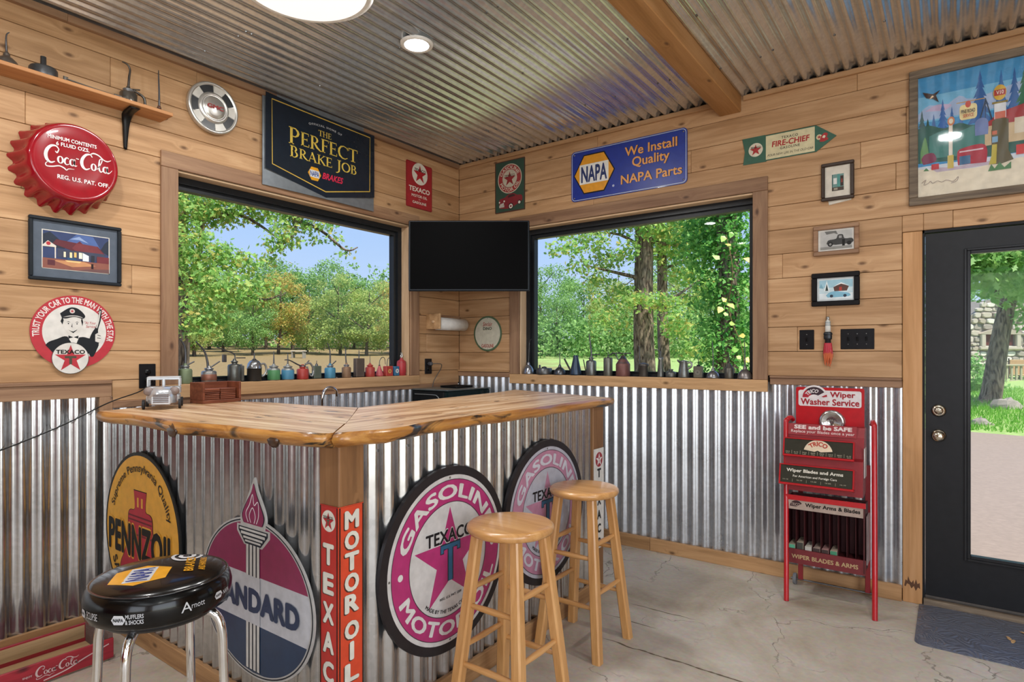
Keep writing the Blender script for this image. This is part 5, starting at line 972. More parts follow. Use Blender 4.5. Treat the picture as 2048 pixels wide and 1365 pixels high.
s.p_('flame', 'd9d2d6').line(crom([(-.03, .278), (-.045, .31), (-.02, .345), (.0, .385), (.01, .345), (.035, .36), (.04, .31), (.025, .278)], 4), .004, .0062); s.p_('flame', 'd9d2d6').line(crom([(-.012, .278), (-.022, .305), (.0, .335), (.018, .305), (.01, .278)], 4), .004, .0062)
s.done()
def gas_disc(y, z, R, lab, nm='round_gasoline_disc', pale=False):
    s = Sign(nm, lab, onP2(y, z))
    PK = 'b0326f' if not pale else 'b57f98'; WH = 'cfccca' if not pale else 'b4b6c2'; k = R/.363  # pale variant: reflection haze is painted into the sign's colours
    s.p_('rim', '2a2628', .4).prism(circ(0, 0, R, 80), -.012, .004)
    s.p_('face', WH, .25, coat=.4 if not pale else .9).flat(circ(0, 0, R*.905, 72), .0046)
    s.p_('ring', PK, .3).ring(0, 0, R*.615, R*.855, .0052, 72); s.p_('ring', '3a3038').ring(0, 0, R*.610, R*.618, .0058, 72); s.p_('ring', '3a3038').ring(0, 0, R*.853, R*.860, .0058, 72)
    s.p_('star', PK, .3).flat(star(0, .0*k, .205*k, .39), .0052)
    T_ = [(-.055, .062), (.06, .062), (.06, .028), (.042, .028), (.042, .042), (.016, .042), (.016, -.085), (-.012, -.085), (-.012, .042), (-.037, .042), (-.037, .028), (-.055, .028)]
    T_ = [(x*k, y_*k) for x, y_ in T_]; s.p_('star', '1d2c3a').line(T_, .006*k, .0058, closed=True); s.p_('star', '2c6286').flat(T_, .0056)
    s.p_('lettering', WH).text('TEXACO', -.142*k, .142*k, .064*k, .124*k, .0060, bold=.05); s.p_('lettering', '211f22').text('TEXACO', -.138*k, .138*k, .068*k, .120*k, .0066, bold=.03)
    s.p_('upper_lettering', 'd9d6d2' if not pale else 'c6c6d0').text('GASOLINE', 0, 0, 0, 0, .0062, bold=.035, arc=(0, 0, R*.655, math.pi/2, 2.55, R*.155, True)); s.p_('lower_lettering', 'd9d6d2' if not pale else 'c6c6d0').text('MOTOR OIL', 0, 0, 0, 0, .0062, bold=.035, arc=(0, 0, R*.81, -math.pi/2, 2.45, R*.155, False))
    for sg in (-1, 1): q = MB(); q.flat(circ(sg*R*.735, 0, R*.035, 20), .0062); q.build('dot', mat('d9d6d2', .4), s.t)
    s.p_('small_print', '211f22').text('REG. U.S. PAT. OFF.', -.06*k, .07*k, -.152*k, -.142*k, .0066, bold=.02); s.p_('maker_print', '211f22').text('MADE BY THE TEXAS COMPANY', 0, 0, 0, 0, .0066, bold=.02, arc=(0, 0, R*.575, -math.pi/2, 1.5, R*.04, False))
    for q in range(4): s.p_('screw', STEEL).lathe([(.005, .0046), (0, .007)], 8, R*.88*math.cos(q*math.pi/2), R*.88*math.sin(q*math.pi/2))
    return s.done()
gas_disc(-2.2, .560, .365, 'large round GASOLINE MOTOR OIL sign with a star, behind the nearer wooden stool')
gas_disc(-1.484, .597, .352, 'large round GASOLINE MOTOR OIL sign with reflection haze painted into its colours, behind the farther wooden stool', pale=True)
# tall strips
def letter(s, c, x, y, w, h, z, col, sh=None, bold=.05, M=None, dx=.004):
    q = MB()
    if sh: q.text(c, x-w/2-dx, x+w/2-dx, y-h/2-.003, y+h/2-.003, z-ZS*.5, bold=bold)
    q.cur = 1 if sh else 0; q.text(c, x-w/2, x+w/2, y-h/2, y+h/2, z, bold=bold)
    q.build('letter', [mat(sh, .4), mat(col, .4)] if sh else mat(col, .4), s.t, M)
def vtext(s, t, x, w, y, dy, h, z, col, sh=None):
    for i, c in enumerate(t): letter(s, c, x, y-i*dy, w, h, z, col, sh)
s = Sign('corner_post_sign', 'tall bent red sign reading TEXACO MOTOR OIL wrapped round the bar corner post', cols((1, 0, 0), (0, 0, 1), (0, -1, 0), (1.8055, -2.724, .43)))
s.p_('panel', 'b92c26', .35).box(-.0455, .0465, -.42, .436, 0, .003); s.p_('border', '2a201c').line(R4(-.043, .044, -.417, .433), .005, .0036, closed=True)
texaco_star(s, .0, .385, .036, .0038, white='ddd8cc'); vtext(s, 'TEXACO', 0, .058, .274, .098, .072, .0042, 'dcd8cc', sh='3a2a24'); 
W2 = cols((0, 0, -1), (0, 1, 0), (1, 0, 0), (.0485, 0, 0))   # second leaf turned round the corner
q = s.t; lf = MB(W2); lf.box(-.003, .1, -.42, .436, 0, .003); lf.build('side_leaf', mat('d2482a', .35), q)
lf = MB(W2); lf.line(R4(.002, .098, -.417, .433), .005, .0036, closed=True); lf.build('side_border', mat('2a201c', .4), q)
for i, c in enumerate('MOTOR OIL'):
    if c == ' ': continue
    yy = .388-i*.0703; yy += 0 if i < 5 else .051
    letter(s, c, .051, yy, .060*(.3 if c == 'I' else 1), .062, .0044, 'dcd8cc', '4a2a22', M=W2)
s.done()
s = Sign('end_post_sign', 'narrow white vertical TEXACO strip on the far end post of the bar', cols((0, 1, 0), (0, 0, 1), (1, 0, 0), (1.8545, -.918, .55)))
s.p_('panel', 'dcdad4', .4).box(-.058, .058, -.285, .285, 0, .003); s.p_('emblem', '9c2a34').flat(circ(0, .222, .042, 28), .0036); s.p_('emblem', 'e4e0dc').flat(star(0, .220, .040), .0042); s.p_('emblem', '9c2a34').text('T', -.010, .010, .205, .232, .0048, bold=.03)
vtext(s, 'TEXACO', 0, .045, .145, .079, .052, .0042, '26282a'); s.done()
# ---------------------------------------------------------------- stools
def stool(lab, M):
    t = thing('wooden_stool', lab, 'stool', M, group='round-seated wooden bar stools')
    b = MB(); b.lathe([(0, .705), (.150, .705), (.160, .710), (.165, .720), (.164, .731), (.156, .738), (.145, .740), (0, .740)], 56); b.build('seat', WD['stool'], t)
    def lp(sx, sy, z): k = (.705-z)/.705; return (sx*(.088+.066*k), sy*(.088+.066*k))
    for sx, sy in ((-1, -1), (1, -1), (1, 1), (-1, 1)):
        b = MB(); V = []
        for z, h in ((0, .021), (.35, .0215), (.706, .019)):
            x, y = lp(sx, sy, z)
            for dx, dy in ((-1, -.7), (-.7, -1), (.7, -1), (1, -.7), (1, .7), (.7, 1), (-.7, 1), (-1, .7)): V.append((x+dx*h, y+dy*h, z))
        # stored along local X so the grain follows the leg
        n = 8; F = [tuple(range(n))[::-1], tuple(range(2*n, 3*n))]+[(j*n+i, j*n+(i+1) % n, (j+1)*n+(i+1) % n, (j+1)*n+i) for j in (0, 1) for i in range(n)]
        ML = RY(-90); b.M = ML.inverted(); b.add(V, F); b.build('leg', WD['stool'], t, ML)
    for zz, ax in ((.44, 'x'), (.227, 'x'), (.50, 'y'), (.285, 'y')):
        for sg in (-1, 1):
            p = lp(1, 1, zz)[0]; b = MB(); n = 7; P = [(-p+2*p*i/(n-1), 0, 0) for i in range(n)]
            b.tube(P, [.0085, .010, .0115, .0125, .0115, .010, .0085], 12)
            b.build('rung', WD['stool'], t, (T(0, sg*p, zz) if ax == 'x' else T(sg*p, 0, zz) @ RZ(90)))
    return t
stool('round-seated wooden bar stool nearer the camera, overlapping the large pink sign', T(2.143, -2.162, 0))
stool('round-seated wooden bar stool farther along the bar by the end post', T(2.062, -1.456, 0) @ RZ(0))
t = thing('padded_stool', 'black vinyl padded bar stool with NAPA logos and chrome legs', 'stool', T(1.68, -3.20, 0) @ RZ(-2))
VIN = mat('060607', .2, coat=.22, spec=.25); RS = .182
b = MB(); b.lathe([(0, .665), (.165, .665), (.178, .672), (RS, .69), (RS+.001, .715), (RS-.004, .735), (RS-.014, .748), (.155, .755), (.10, .762), (0, .765)], 72); SEAT = b.build('seat_cushion', VIN, t)
b = MB(); b.lathe([(RS-.012, .7465), (RS-.0095, .7485), (RS-.012, .7505), (RS-.015, .7495)], 72); b.build('welt', mat('1a1a1e', .15, coat=1.), SEAT)
def topz(x, y):
    r = math.hypot(x, y); P = [(0, .765), (.10, .762), (.155, .755), (.168, .748), (.178, .735)]
    for (a, z0), (c, z1) in zip(P, P[1:]):
        if r <= c: return z0+(z1-z0)*(r-a)/(c-a)
    return .735
def ontop(rot, dx=0, dy=0):
    def f(p):
        c, s_ = math.cos(rot), math.sin(rot); x = dx+p[0]*c-p[1]*s_; y = dy+p[0]*s_+p[1]*c
        return (x, y, topz(x, y)+.0006+p[2])
    return f
def fill(b, P, fn, z=0., n=7):
    """polygon laid on the domed seat as a fan of small quads"""
    cx = sum(p[0] for p in P)/len(P); cy = sum(p[1] for p in P)/len(P); Q = []
    for i in range(len(P)):
        a, c = P[i], P[(i+1) % len(P)]
        for k in range(3): Q.append((a[0]+(c[0]-a[0])*k/3, a[1]+(c[1]-a[1])*k/3))
    m = len(Q); V = [fn((cx, cy, z))]
    for j in range(1, n+1): V += [fn((cx+(q[0]-cx)*j/n, cy+(q[1]-cy)*j/n, z)) for q in Q]
    F = [(0, 1+i, 1+(i+1) % m) for i in range(m)]
    for j in range(n-1): F += [(1+j*m+i, 1+(j+1)*m+i, 1+(j+1)*m+(i+1) % m, 1+j*m+(i+1) % m) for i in range(m)]
    b.add(V, F, True)
# local frame of the print: seen from beyond the stool, so it reads upside down from here
f = ontop(math.radians(146), .002, -.052)
w, h = .15, .137; hxp = [(-w/2, 0), (-w*.27, h/2), (w*.27, h/2), (w/2, 0), (w*.27, -h/2), (-w*.27, -h/2)]
b = MB(); fill(b, hxp, f); b.build('logo_hexagon', mat('e2a12a', .2), SEAT); b = MB(); fill(b, R4(-.053, .053, -.033, .033), f, .0005); b.build('logo_band', mat('cdd0d4', .2), SEAT)
b = MB(); b.text('NAPA', -.047, .047, -.026, .026, .0012, bold=.03, fn=f); b.build('logo_lettering', mat('1c3f8e', .2), SEAT)
f2 = ontop(math.radians(152), .022, .078)
b = MB(); b.text('BRAKES', -.065, .065, -.005, .02, .0012, bold=.03, fn=f2, shear=.2); b.text('AND HANDLING', -.06, .06, -.034, -.016, .0012, bold=.02, fn=f2, shear=.2); b.build('yellow_lettering', mat('d99a22', .2), SEAT)
f3 = ontop(math.radians(152), -.075, .105)
q = MB(); q.ring(0, 0, .034, .043, .0006, 40, 1.4, .3, 5.6); q.ring(0, 0, .012, .024, .0006, 30, 1.5, 1., 6.0); b = MB(); b.add([f3(p) for p in q.v], q.f); b.build('white_swirl', mat('d8d8da', .2), SEAT)
def onside(a0, z0):
    def f(p): a = a0+p[0]/RS; return ((RS+.0022)*math.cos(a), (RS+.0022)*math.sin(a), z0+p[1])
    return f
def sidetext(s_, a, z0, w_, h_, col, nm='side_lettering', **k):
    b = MB(); b.text(s_, -w_/2, w_/2, -h_/2, h_/2, 0, fn=onside(math.radians(a), z0), **k); b.build(nm, mat(col, .3), SEAT)
# camera sees the side around azimuth -24 deg
A0 = -24-2
def sidehex(a, z0, w_):
    b = MB(); q = MB()
    P = [(-w_/2, 0), (-w_*.3, w_*.32), (w_*.3, w_*.32), (w_/2, 0), (w_*.3, -w_*.32), (-w_*.3, -w_*.32)]; fn = onside(math.radians(a), z0)
    q.flat(P, 0); b.add([fn(p) for p in q.v], q.f); b.build('side_logo', mat('c9c9cc', .3), SEAT)
    b = MB(); g = lambda p: (fn(p)[0]*1.003, fn(p)[1]*1.003, fn(p)[2]); b.text('NAPA', -w_*.36, w_*.36, -w_*.12, w_*.12, 0, bold=.03, fn=g); b.build('side_logo_lettering', mat('15151a', .3), SEAT)
sidehex(-52, .70, .036); sidetext('MUFFLERS', -40, .708, .042, .011, 'c9c9cc', bold=.03); sidetext('& SHOCKS', -40, .694, .042, .011, 'c9c9cc', bold=.03)
sidehex(-92, .70, .03); sidetext('ECLIPSE', -78, .702, .045, .018, 'b9b9bc', bold=.0)
sidetext('A', -3, .708, .026, .026, 'c9c9cc', bold=.0); sidetext('rnott', 6.5, .706, .036, .012, 'c9c9cc', bold=.01)
sidehex(27, .706, .03); sidetext('NAPA', 38, .706, .03, .012, 'c0c0c4', bold=.02)
b = MB(); b.lathe([(.10, .64), (.14, .645), (.16, .666), (.10, .668)], 40); b.build('swivel_plate', mat('2a2a2c', .4, .6), t)
for k in range(4):
    a = math.radians(45+90*k-4); c, s_ = math.cos(a), math.sin(a)
    P = crom([(.085, .650), (.125, .648), (.155, .628), (.168, .59), (.172, .52), (.180, .3), (.190, .1), (.197, .012)], 6)
    b = MB(); b.tube([(p[0]*c, p[0]*s_, p[1]) for p in P], .0125, 16); b.build('leg', CHROME, t)
    b = MB(); b.M = T(.197*c, .197*s_, 0); b.lathe([(0, 0), (.016, 0), (.016, .02), (.0135, .024)], 16); b.build('foot_cap', BLACK, t)
b = MB(); b.tube([(.188*math.cos(i*math.pi/24), .188*math.sin(i*math.pi/24), .27) for i in range(48)], .0105, 12, closed=True); b.build('foot_ring', CHROME, t)
# ---------------------------------------------------------------- crate
CRW, CRD, CRH = .46, .29, .102
t = thing('soda_crate', 'red and bare wood Coca-Cola crate on the floor beside the chrome-legged stool', 'crate', T(.292, -3.085, 0) @ RZ(90))
# local x runs along world +Y; local -y faces world +X (towards the room)
RDW = wood('red_painted_wood', ['6e1420', '8c1c28', '9c222e', 'a82a34', '3c0c12'], rough=.5, knots=.1, rand=.1)
for sg in (-1, 1):
    b = MB(); b.rbox(-CRW/2, CRW/2, -.044, .044, -.006, .006, .002); b.build('side_board', RDW, t, T(0, sg*(CRD/2-.006), .052) @ RX(90))
    b = MB(); b.rbox(-CRW/2+.02, CRW/2-.02, -.03, .03, -.0005, .0005, .0002); b.build('bare_face', WD['crate'], t, T(0, sg*(CRD/2-.0128), .058) @ RX(90))
for sg in (-1, 1):
    E_ = T(sg*(CRW/2-.008), 0, 0)
    for (y0, y1, z0, z1) in ((-CRD/2+.012, CRD/2-.012, .008, .045), (-CRD/2+.012, CRD/2-.012, .078, .115), (-CRD/2+.012, -.045, .045, .078), (.045, CRD/2-.012, .045, .078)):
        b = MB(); b.rbox(-.009, .009, y0, y1, z0, z1, .001); b.build('end_board', mat('6b5650', .7, bump=.2), t, E_)
for k in range(4):
    y = -CRD/2+.042+k*.069; b = MB(); b.rbox(-CRW/2+.004, CRW/2-.004, -.031, .031, 0, .008, .001); b.build('bottom_slat', WD['crate'], t, T(0, y, .002))
fr = cols((1, 0, 0), (0, 0, 1), (0, -1, 0), (0, -CRD/2-.0006, .052))
b = MB(fr); script_cola(b, -.06, .10, -.026, .028, .0006); b.text('ENJOY', -.10, -.068, -.006, .004, .0006, bold=.03); b.line(crom([(-.03, -.036), (.05, -.024), (.12, .0), (.21, .024)], 5), .005, .0006); b.build('lettering', mat('cdb4b0', .5), t)
# ---------------------------------------------------------------- wiper rack
t = thing('wiper_display_rack', 'red metal TRICO wiper blade display rack standing against the corrugated wall', 'display rack', T(2.915, -.2, 0))
RK = mat('b8111e', .3, coat=.5, bump=.05); RK2 = mat('8d2229', .45, bump=.1)
for sg, top in ((-1, 1), (1, 1)):
    x = sg*.212 if sg < 0 else .232
    xb = -.174 if sg < 0 else .250
    P = crom([(xb, -.18, .0), (xb+(x-xb)*.5, -.09, .5), (x, -.01, .94), (x-sg*.002, .008, .985), (x-sg*.012, .05, 1.0), (x-sg*.02, .085, .985)], 6)
    b = MB(); b.tube(P, .0135, 12); b.build('front_leg', RK, t)
    xr = -.155 if sg < 0 else .190
    b = MB(); b.rbox(xr-.013, xr+.013, .105, .118, .035, .75, .002); b.build('rear_leg', RK2, t)
    b = MB(); b.M = T(xr-(.032 if sg < 0 else -.032), .118, .032) @ RY(90); b.lathe([(0, -.009), (.031, -.009), (.033, -.004), (.033, .004), (.031, .009), (0, .009)], 20, smooth=False); b.build('wheel', mat('77797c', .6), t)
b = MB(); b.tube([(-.21, .118, .032), (.23, .118, .032)], .006, 8); b.build('axle', STEEL, t)
def face(x, y, z, tilt=0): return T(x, y, z) @ cols((1, 0, 0), (0, 0, 1), (0, -1, 0), (0, 0, 0)) @ RX(tilt)
s = Sign.__new__(Sign); s.t = t; s.p = {}
def grp(M): s.M = M
class SF(Sign):
    def __init__(q, M, pre): q.t = t; q.p = {}; q.M = M; q.pre = pre
    def done(q):
        par = getattr(q, 'par', None)
        for nm, (b, ms) in q.p.items():
            o = b.build(nm, ms, par or q.t, None if par else q.M)
            if par is None: par = o
h = SF(face(.0, .09, 1.065), 'header')
h.p_('header_board', RK).prism(rrect(-.176, .176, -.18, .115, .012), -.003, .003)
h.p_('header_label', 'ddd6d6').prism(rrect(-.162, .162, .005, .098, .012), .003, .004); h.p_('header_label', 'ddd6d6').flat(circ(-.078, .055, .072, 30, a0=0, a1=math.pi), .0042)
h.p_('header_emblem', '35202a').flat(circ(-.078, .055, .062, 26, 1., .55, math.pi)+[(-.078, .055)], .0048); h.p_('header_emblem', 'a8192c').flat(circ(-.078, .055, .062, 10, 1., 2.3, math.pi)+[(-.078, .055)], .0052); h.p_('header_emblem', 'ddd6d6').flat(circ(-.078, .045, .028, 16, 1.2, 0, math.pi), .0056)
h.p_('header_emblem', 'a8192c').flat([(-.04, .062), (-.012, .075), (-.010, .062), (-.03, .058)], .0052)
h.p_('header_lettering', 'ddd6d6').text('TRICO', 0, 0, 0, 0, .006, bold=.04, shear=.2, arc=(-.078, .047, .036, 1.85, 1.5, .022, True))
h.p_('header_lettering', 'a01828').text('Wiper', .004, .132, .050, .092, .0048, bold=.035); h.p_('header_lettering', 'a01828').text('Washer Service', -.150, .152, .012, .050, .0048, bold=.035)
h.done()
b = MB(); b.M = face(.015, .083, .985); b.lathe([(.066, 0), (.068, .004), (.062, .012), (.05, .016), (.046, .012), (.03, .016), (.028, .014), (0, .016)], 44); b.build('round_badge', mat('c4c6c6', .15, .9), t)
b = MB(); b.M = face(.015, .066, .985); b.line([(-.012, .018), (0, -.02), (.012, .018)], .003, .001); b.line([(.004, .022), (-.006, .002), (.008, .002), (-.002, -.018)], .003, .0014); b.build('badge_emblem', mat('5c5e60', .3, .5), t)
# upper body: side profile (y, z), extruded along x
def body(nm, P, x0, x1, m):
    q = MB(cols((0, 1, 0), (0, 0, 1), (1, 0, 0), (0, 0, 0))); q.prism(P, x0, x1); q.build(nm, m, t)
X0, X1 = -.215, .145
body('upper_body', [(.09, .965), (.015, .965), (-.01, .915), (-.02, .80), (-.06, .79), (-.075, .60), (.05, .60), (.09, .62)], X0+.012, X1+.04, RK2)
p_ = SF(face((X0+X1)/2+.012, -.004, .940, -15), 'a'); p_.p_('banner', mat('93242c', .4)).box(-.178, .172, -.032, .032, -.004, .0035)
p_.p_('banner_lettering', 'dcc8c4').text('SEE and be SAFE', -.145, .150, .002, .026, .0042, bold=.06); p_.p_('banner_lettering', 'dcc8c4').text('Replace your Blades once a year', -.160, .162, -.024, -.003, .0042, bold=.01); p_.done()
DKL = '34342c'
def bin_(yc, zc, tilt, hgt, nm, w0=X0, w1=X1):
    M = face((w0+w1)/2, yc, zc, tilt); w = (w1-w0)/2
    q = MB(); q.rbox(-w, w, -hgt/2-.012, -hgt/2, -.05, .012, .003); q.rbox(-w, -w+.008, -hgt/2, hgt/2+.004, -.05, .010, .002); q.rbox(w-.008, w, -hgt/2, hgt/2+.004, -.05, .010, .002); q.rbox(-w, w, hgt/2, hgt/2+.006, -.05, .010, .002); tr_ = q.build(nm+'_tray', RK, t, M)
    f_ = SF(M, nm); f_.par = tr_; f_.p_(nm+'_label', DKL, .2).box(-w+.008, w-.008, -hgt/2, hgt/2, -.004, .003); return f_, w
f_, w = bin_(-.062, .845, -12, .088, 'upper_bin')
f_.p_('upper_emblem', 'dcc8ac').flat([(-.07, -.012)]+circ(.002, -.028, .074, 24, 1., 2.92, .22)+[(.074, -.012), (.012, -.028)][:1]+[(.016, -.02), (.0, -.012), (-.016, -.02)], .0036); f_.p_('upper_lettering', 'b03a28').text('TRICO', 0, 0, 0, 0, .0042, bold=.05, arc=(.002, -.04, .052, math.pi/2, 1.5, .026, True))
r = random.Random(8)
for i in range(8):
    x = -w+.025+i*.044; f_.p_('upper_print', 'b8b098').text(r.choice(['8620', '7410', '9314', 'A-15']), x-.011, x+.011, -.032, -.026, .0036); f_.p_('upper_print', 'b8b098').text(r.choice(['TO 66', 'TO 71', 'UP']), x-.009, x+.009, -.041, -.035, .0036)
    if i: f_.p_('upper_print', 'b8b098').flat(R4(x-.0225, x-.0215, -.04, -.02), .0036)
f_.done()
f_, w = bin_(-.105, .695, -14, .098, 'lower_bin', X0-.012, X1+.004)
f_.p_('lower_lettering', 'd8d2c4').text('Wiper Blades and Arms', -.150, .135, .008, .032, .0036, bold=.04); f_.p_('lower_lettering', 'd8d2c4').text('For American and Foreign Cars', -.115, .105, -.018, -.002, .0036, bold=.02)
for i in range(5):
    x = -w+.035+i*.072; f_.p_('lower_print', 'b8b098').text(r.choice(['15-85', '16-10', '12-20']), x-.014, x+.014, -.034, -.028, .0036)
    if i: f_.p_('lower_print', 'b8b098').flat(R4(x-.0365, x-.0355, -.042, -.026), .0036)
f_.done()
b = MB(); b.box(.186, .190, -.035, .05, .70, .86); b.build('side_leaflet', mat('cdc6c4', .7), t)
# lower cabinet
DR = mat('4a1418', .6, bump=.1)
b = MB(); b.box(-.195, .195, .06, .066, .19, .56); b.box(-.195, -.189, -.09, .06, .20, .56); b.box(.189, .195, -.09, .06, .20, .56); b.box(-.195, .195, -.085, .06, .248, .255); b.build('lower_cabinet', DR, t)
q = SF(face(0, -.085, .525), 'c'); q.p_('lower_header', RK).box(-.2, .2, .022, .05, -.004, .006); q.p_('lower_header_label', 'a89488', .6).box(-.188, .192, -.030, .022, -.003, .003); q.p_('lower_header_lettering', '1f1a18').text('Wiper Arms & Blades', -.095, .175, -.016, .012, .0036, bold=.04); q.p_('lower_header_lettering', '3a2024').flat(circ(-.14, -.014, .034, 18, 1., .6, math.pi)+[(-.14, -.014)], .0036); q.p_('lower_header_lettering', 'b8a498').text('TRICO', -.168, -.122, -.010, .006, .0042, shear=.2); q.done()
for k in range(1, 9): b = MB(); x = -.19+k*.0425; b.box(x-.001, x+.001, -.06, .055, .21, .50); b.build('divider', DR, t)
q = SF(face(0, -.085, .235), 'd'); q.p_('tray_front', mat('6f2227', .5, bump=.15)).box(-.2, .2, -.045, .035, -.006, .004); q.p_('tray_lettering', 'b49a70').text('WIPER BLADES & ARMS', -.165, .165, -.018, .006, .0046, bold=.03); q.done()
b = MB(); b.box(-.21, -.206, -.06, .04, .3, .44); b.box(.2, .206, -.06, .05, .24, .5); b.build('side_panel', mat('a89494', .7), t)
GX = ['59b08c', '3a3a34', 'b8b4ac', '3a2a28', '3a2a28', '3f8a68']
for k in range(6):
    x = 2.915-.19+.0425*(k+.5)+.0015; bt = thing('blade_box', 'small cardboard wiper blade box in the rack tray, %s from the left' % ['first', 'second', 'third', 'fourth', 'fifth', 'sixth'][k], 'box', T(x, -.2, .2555), group='blade boxes in the rack tray')
    zt = .034+(.018 if k == 1 else 0); b = MB(); b.rbox(-.017, .017, -.074, .05, .001, zt, .001); b.build('carton', mat(['b3a690', 'a89a86', 'c4bdb0', 'a08c80', 'a67c78', 'b0a08c'][k], .7), bt); b = MB(); b.box(-.016, .016, -.0752, -.074, .002, zt-.001); b.build('end_label', mat(GX[k], .6), bt)
# ---------------------------------------------------------------- door mat
def matmat():
    m = bpy.data.materials.new('embossed_mat'); m.use_nodes = True; n = m.node_tree; L = n.links.new; p = n.nodes['Principled BSDF']; p.inputs['Base Color'].default_value = lin('5f6370')+(1,); p.inputs['Roughness'].default_value = .38
    tc = nd(n, 'ShaderNodeTexCoord'); a = nd(n, 'ShaderNodeTexNoise'); a.inputs['Scale'].default_value = 4.5; a.inputs['Detail'].default_value = 1; a.inputs['Distortion'].default_value = 1.6; L(tc.outputs['Object'], a.inputs['Vector'])
    s_ = math_(n, 'SINE', math_(n, 'MULTIPLY', a.outputs['Fac'], 90.)); b = nd(n, 'ShaderNodeBump'); b.inputs['Strength'].default_value = .5; b.inputs['Distance'].default_value = .004; L(s_, b.inputs['Height']); L(b.outputs[0], p.inputs['Normal']); return m
t = thing('door_mat', 'dark grey embossed rubber mat on the floor in front of the door', 'mat', T(3.85, -.245, 0)); MM = matmat()
b = MB(); P = rrect(-.51, .51, -.315, .27, .04); Q = rrect(-.46, .46, -.265, .23, .02)
n = len(P); V = [(x, y, 0) for x, y in P]+[(x, y, .004) for x, y in P]+[(x, y, .012) for x, y in Q]
b.add(V, [(i, (i+1) % n, n+(i+1) % n, n+i) for i in range(n)]+[(n+i, n+(i+1) % n, 2*n+(i+1) % n, 2*n+i) for i in range(n)]+[tuple(range(2*n, 3*n)), tuple(range(n))[::-1]]); b.build('rubber_sheet', MM, t)
for k in range(3):
    l = thing('fallen_leaf', ['dry curled leaf on the door mat', 'tiny dry leaf beside the curled one on the mat', 'small dry leaf near the right edge of the mat'][k], 'leaf', T([3.705, 3.72, 3.77][k], [-.27, -.30, -.16][k], .013) @ RZ([30, -20, 80][k]) @ RX(8))
    b = MB(); b.add([(0, -.018, 0), (.008, -.006, .004), (.006, .01, .005), (0, .02, .002), (-.007, .008, .006), (-.009, -.006, .003)], [(0, 1, 2, 3, 4, 5)]); b.build('blade', mat('b89468', .8), l); b = MB(); b.tube([(0, -.018, 0), (.002, -.034, .002)], .0008, 5); b.build('stalk', mat('8a6a44', .8), l)
# ---------------------------------------------------------------- outside
def gh(x, y):
    """ground height: level by the house, rising slowly away from it"""
    d = math.hypot(x-1, y+1) if (y > 0 or x < 0) else 0
    if x > 2.2 and y > 0:
        k = min(1, max(0, (x-2.2)/6)); return -.10+max(0, d-11)*(.040*(1-k)+.055*k)+(.03 if d > 11 else 0)
    return -.15+max(0, d-4)*.040
def ground_mat():
    m = bpy.data.materials.new('ground_grass'); m.use_nodes = True; n = m.node_tree; L = n.links.new; p = n.nodes['Principled BSDF']; p.inputs['Roughness'].default_value = .95; p.inputs['Specular IOR Level'].default_value = .1
    tc = nd(n, 'ShaderNodeTexCoord'); a = nd(n, 'ShaderNodeTexNoise'); a.inputs['Scale'].default_value = .35; a.inputs['Detail'].default_value = 6; L(tc.outputs['Object'], a.inputs['Vector'])
    f = nd(n, 'ShaderNodeTexNoise'); f.inputs['Scale'].default_value = 9; f.inputs['Detail'].default_value = 5; L(tc.outputs['Object'], f.inputs['Vector'])
    sx = nd(n, 'ShaderNodeSeparateXYZ'); L(tc.outputs['Object'], sx.inputs[0])
    g = math_(n, 'ADD', math_(n, 'MULTIPLY', math_(n, 'ADD', sx.outputs[1], math_(n, 'MULTIPLY', sx.outputs[0], 1.1)), .03), math_(n, 'MULTIPLY', a.outputs['Fac'], .8))
    c1 = nd(n, 'ShaderNodeValToRGB'); c1.color_ramp.elements[0].color = lin('6b583b')+(1,); c1.color_ramp.elements[1].color = lin('94805c')+(1,); L(f.outputs['Fac'], c1.inputs[0])
    c2 = nd(n, 'ShaderNodeValToRGB'); c2.color_ramp.elements[0].color = lin('6a8a44')+(1,); c2.color_ramp.elements[1].color = lin('a8b878')+(1,); L(f.outputs['Fac'], c2.inputs[0])
    mr = nd(n, 'ShaderNodeMapRange'); mr.inputs[1].default_value = .45; mr.inputs[2].default_value = .75; L(g, mr.inputs[0])
    mx = nd(n, 'ShaderNodeMix', data_type='RGBA'); L(mr.outputs[0], mx.inputs[0]); L(c1.outputs[0], mx.inputs[6]); L(c2.outputs[0], mx.inputs[7]); L(mx.outputs[2], p.inputs['Base Color']); return m
N = 110; V = []; F = []; XS = [-95+i*1.55 for i in range(N)]; YS = [-35+i*1.35 for i in range(N)]
b = MB()
for y in YS:
    for x in XS: V.append((x, y, gh(x, y)+.05*noise.noise(Vector((x*.3, y*.3, 0)))-(.25 if (-1 < x < 8 and -9 < y < 1.5) else 0)))
b.add(V, [(j*N+i, j*N+i+1, (j+1)*N+i+1, (j+1)*N+i) for j in range(N-1) for i in range(N-1)], True); o = b.build('ground', ground_mat()); o['kind'] = 'structure'
PT = mat('8f7d6f', .85, bump=.3)
b = MB(); b.rbox(2.6, 9.5, .17, 10.3, -.14, -.06, .01); o = b.build('patio_slab', PT); o['kind'] = 'structure'
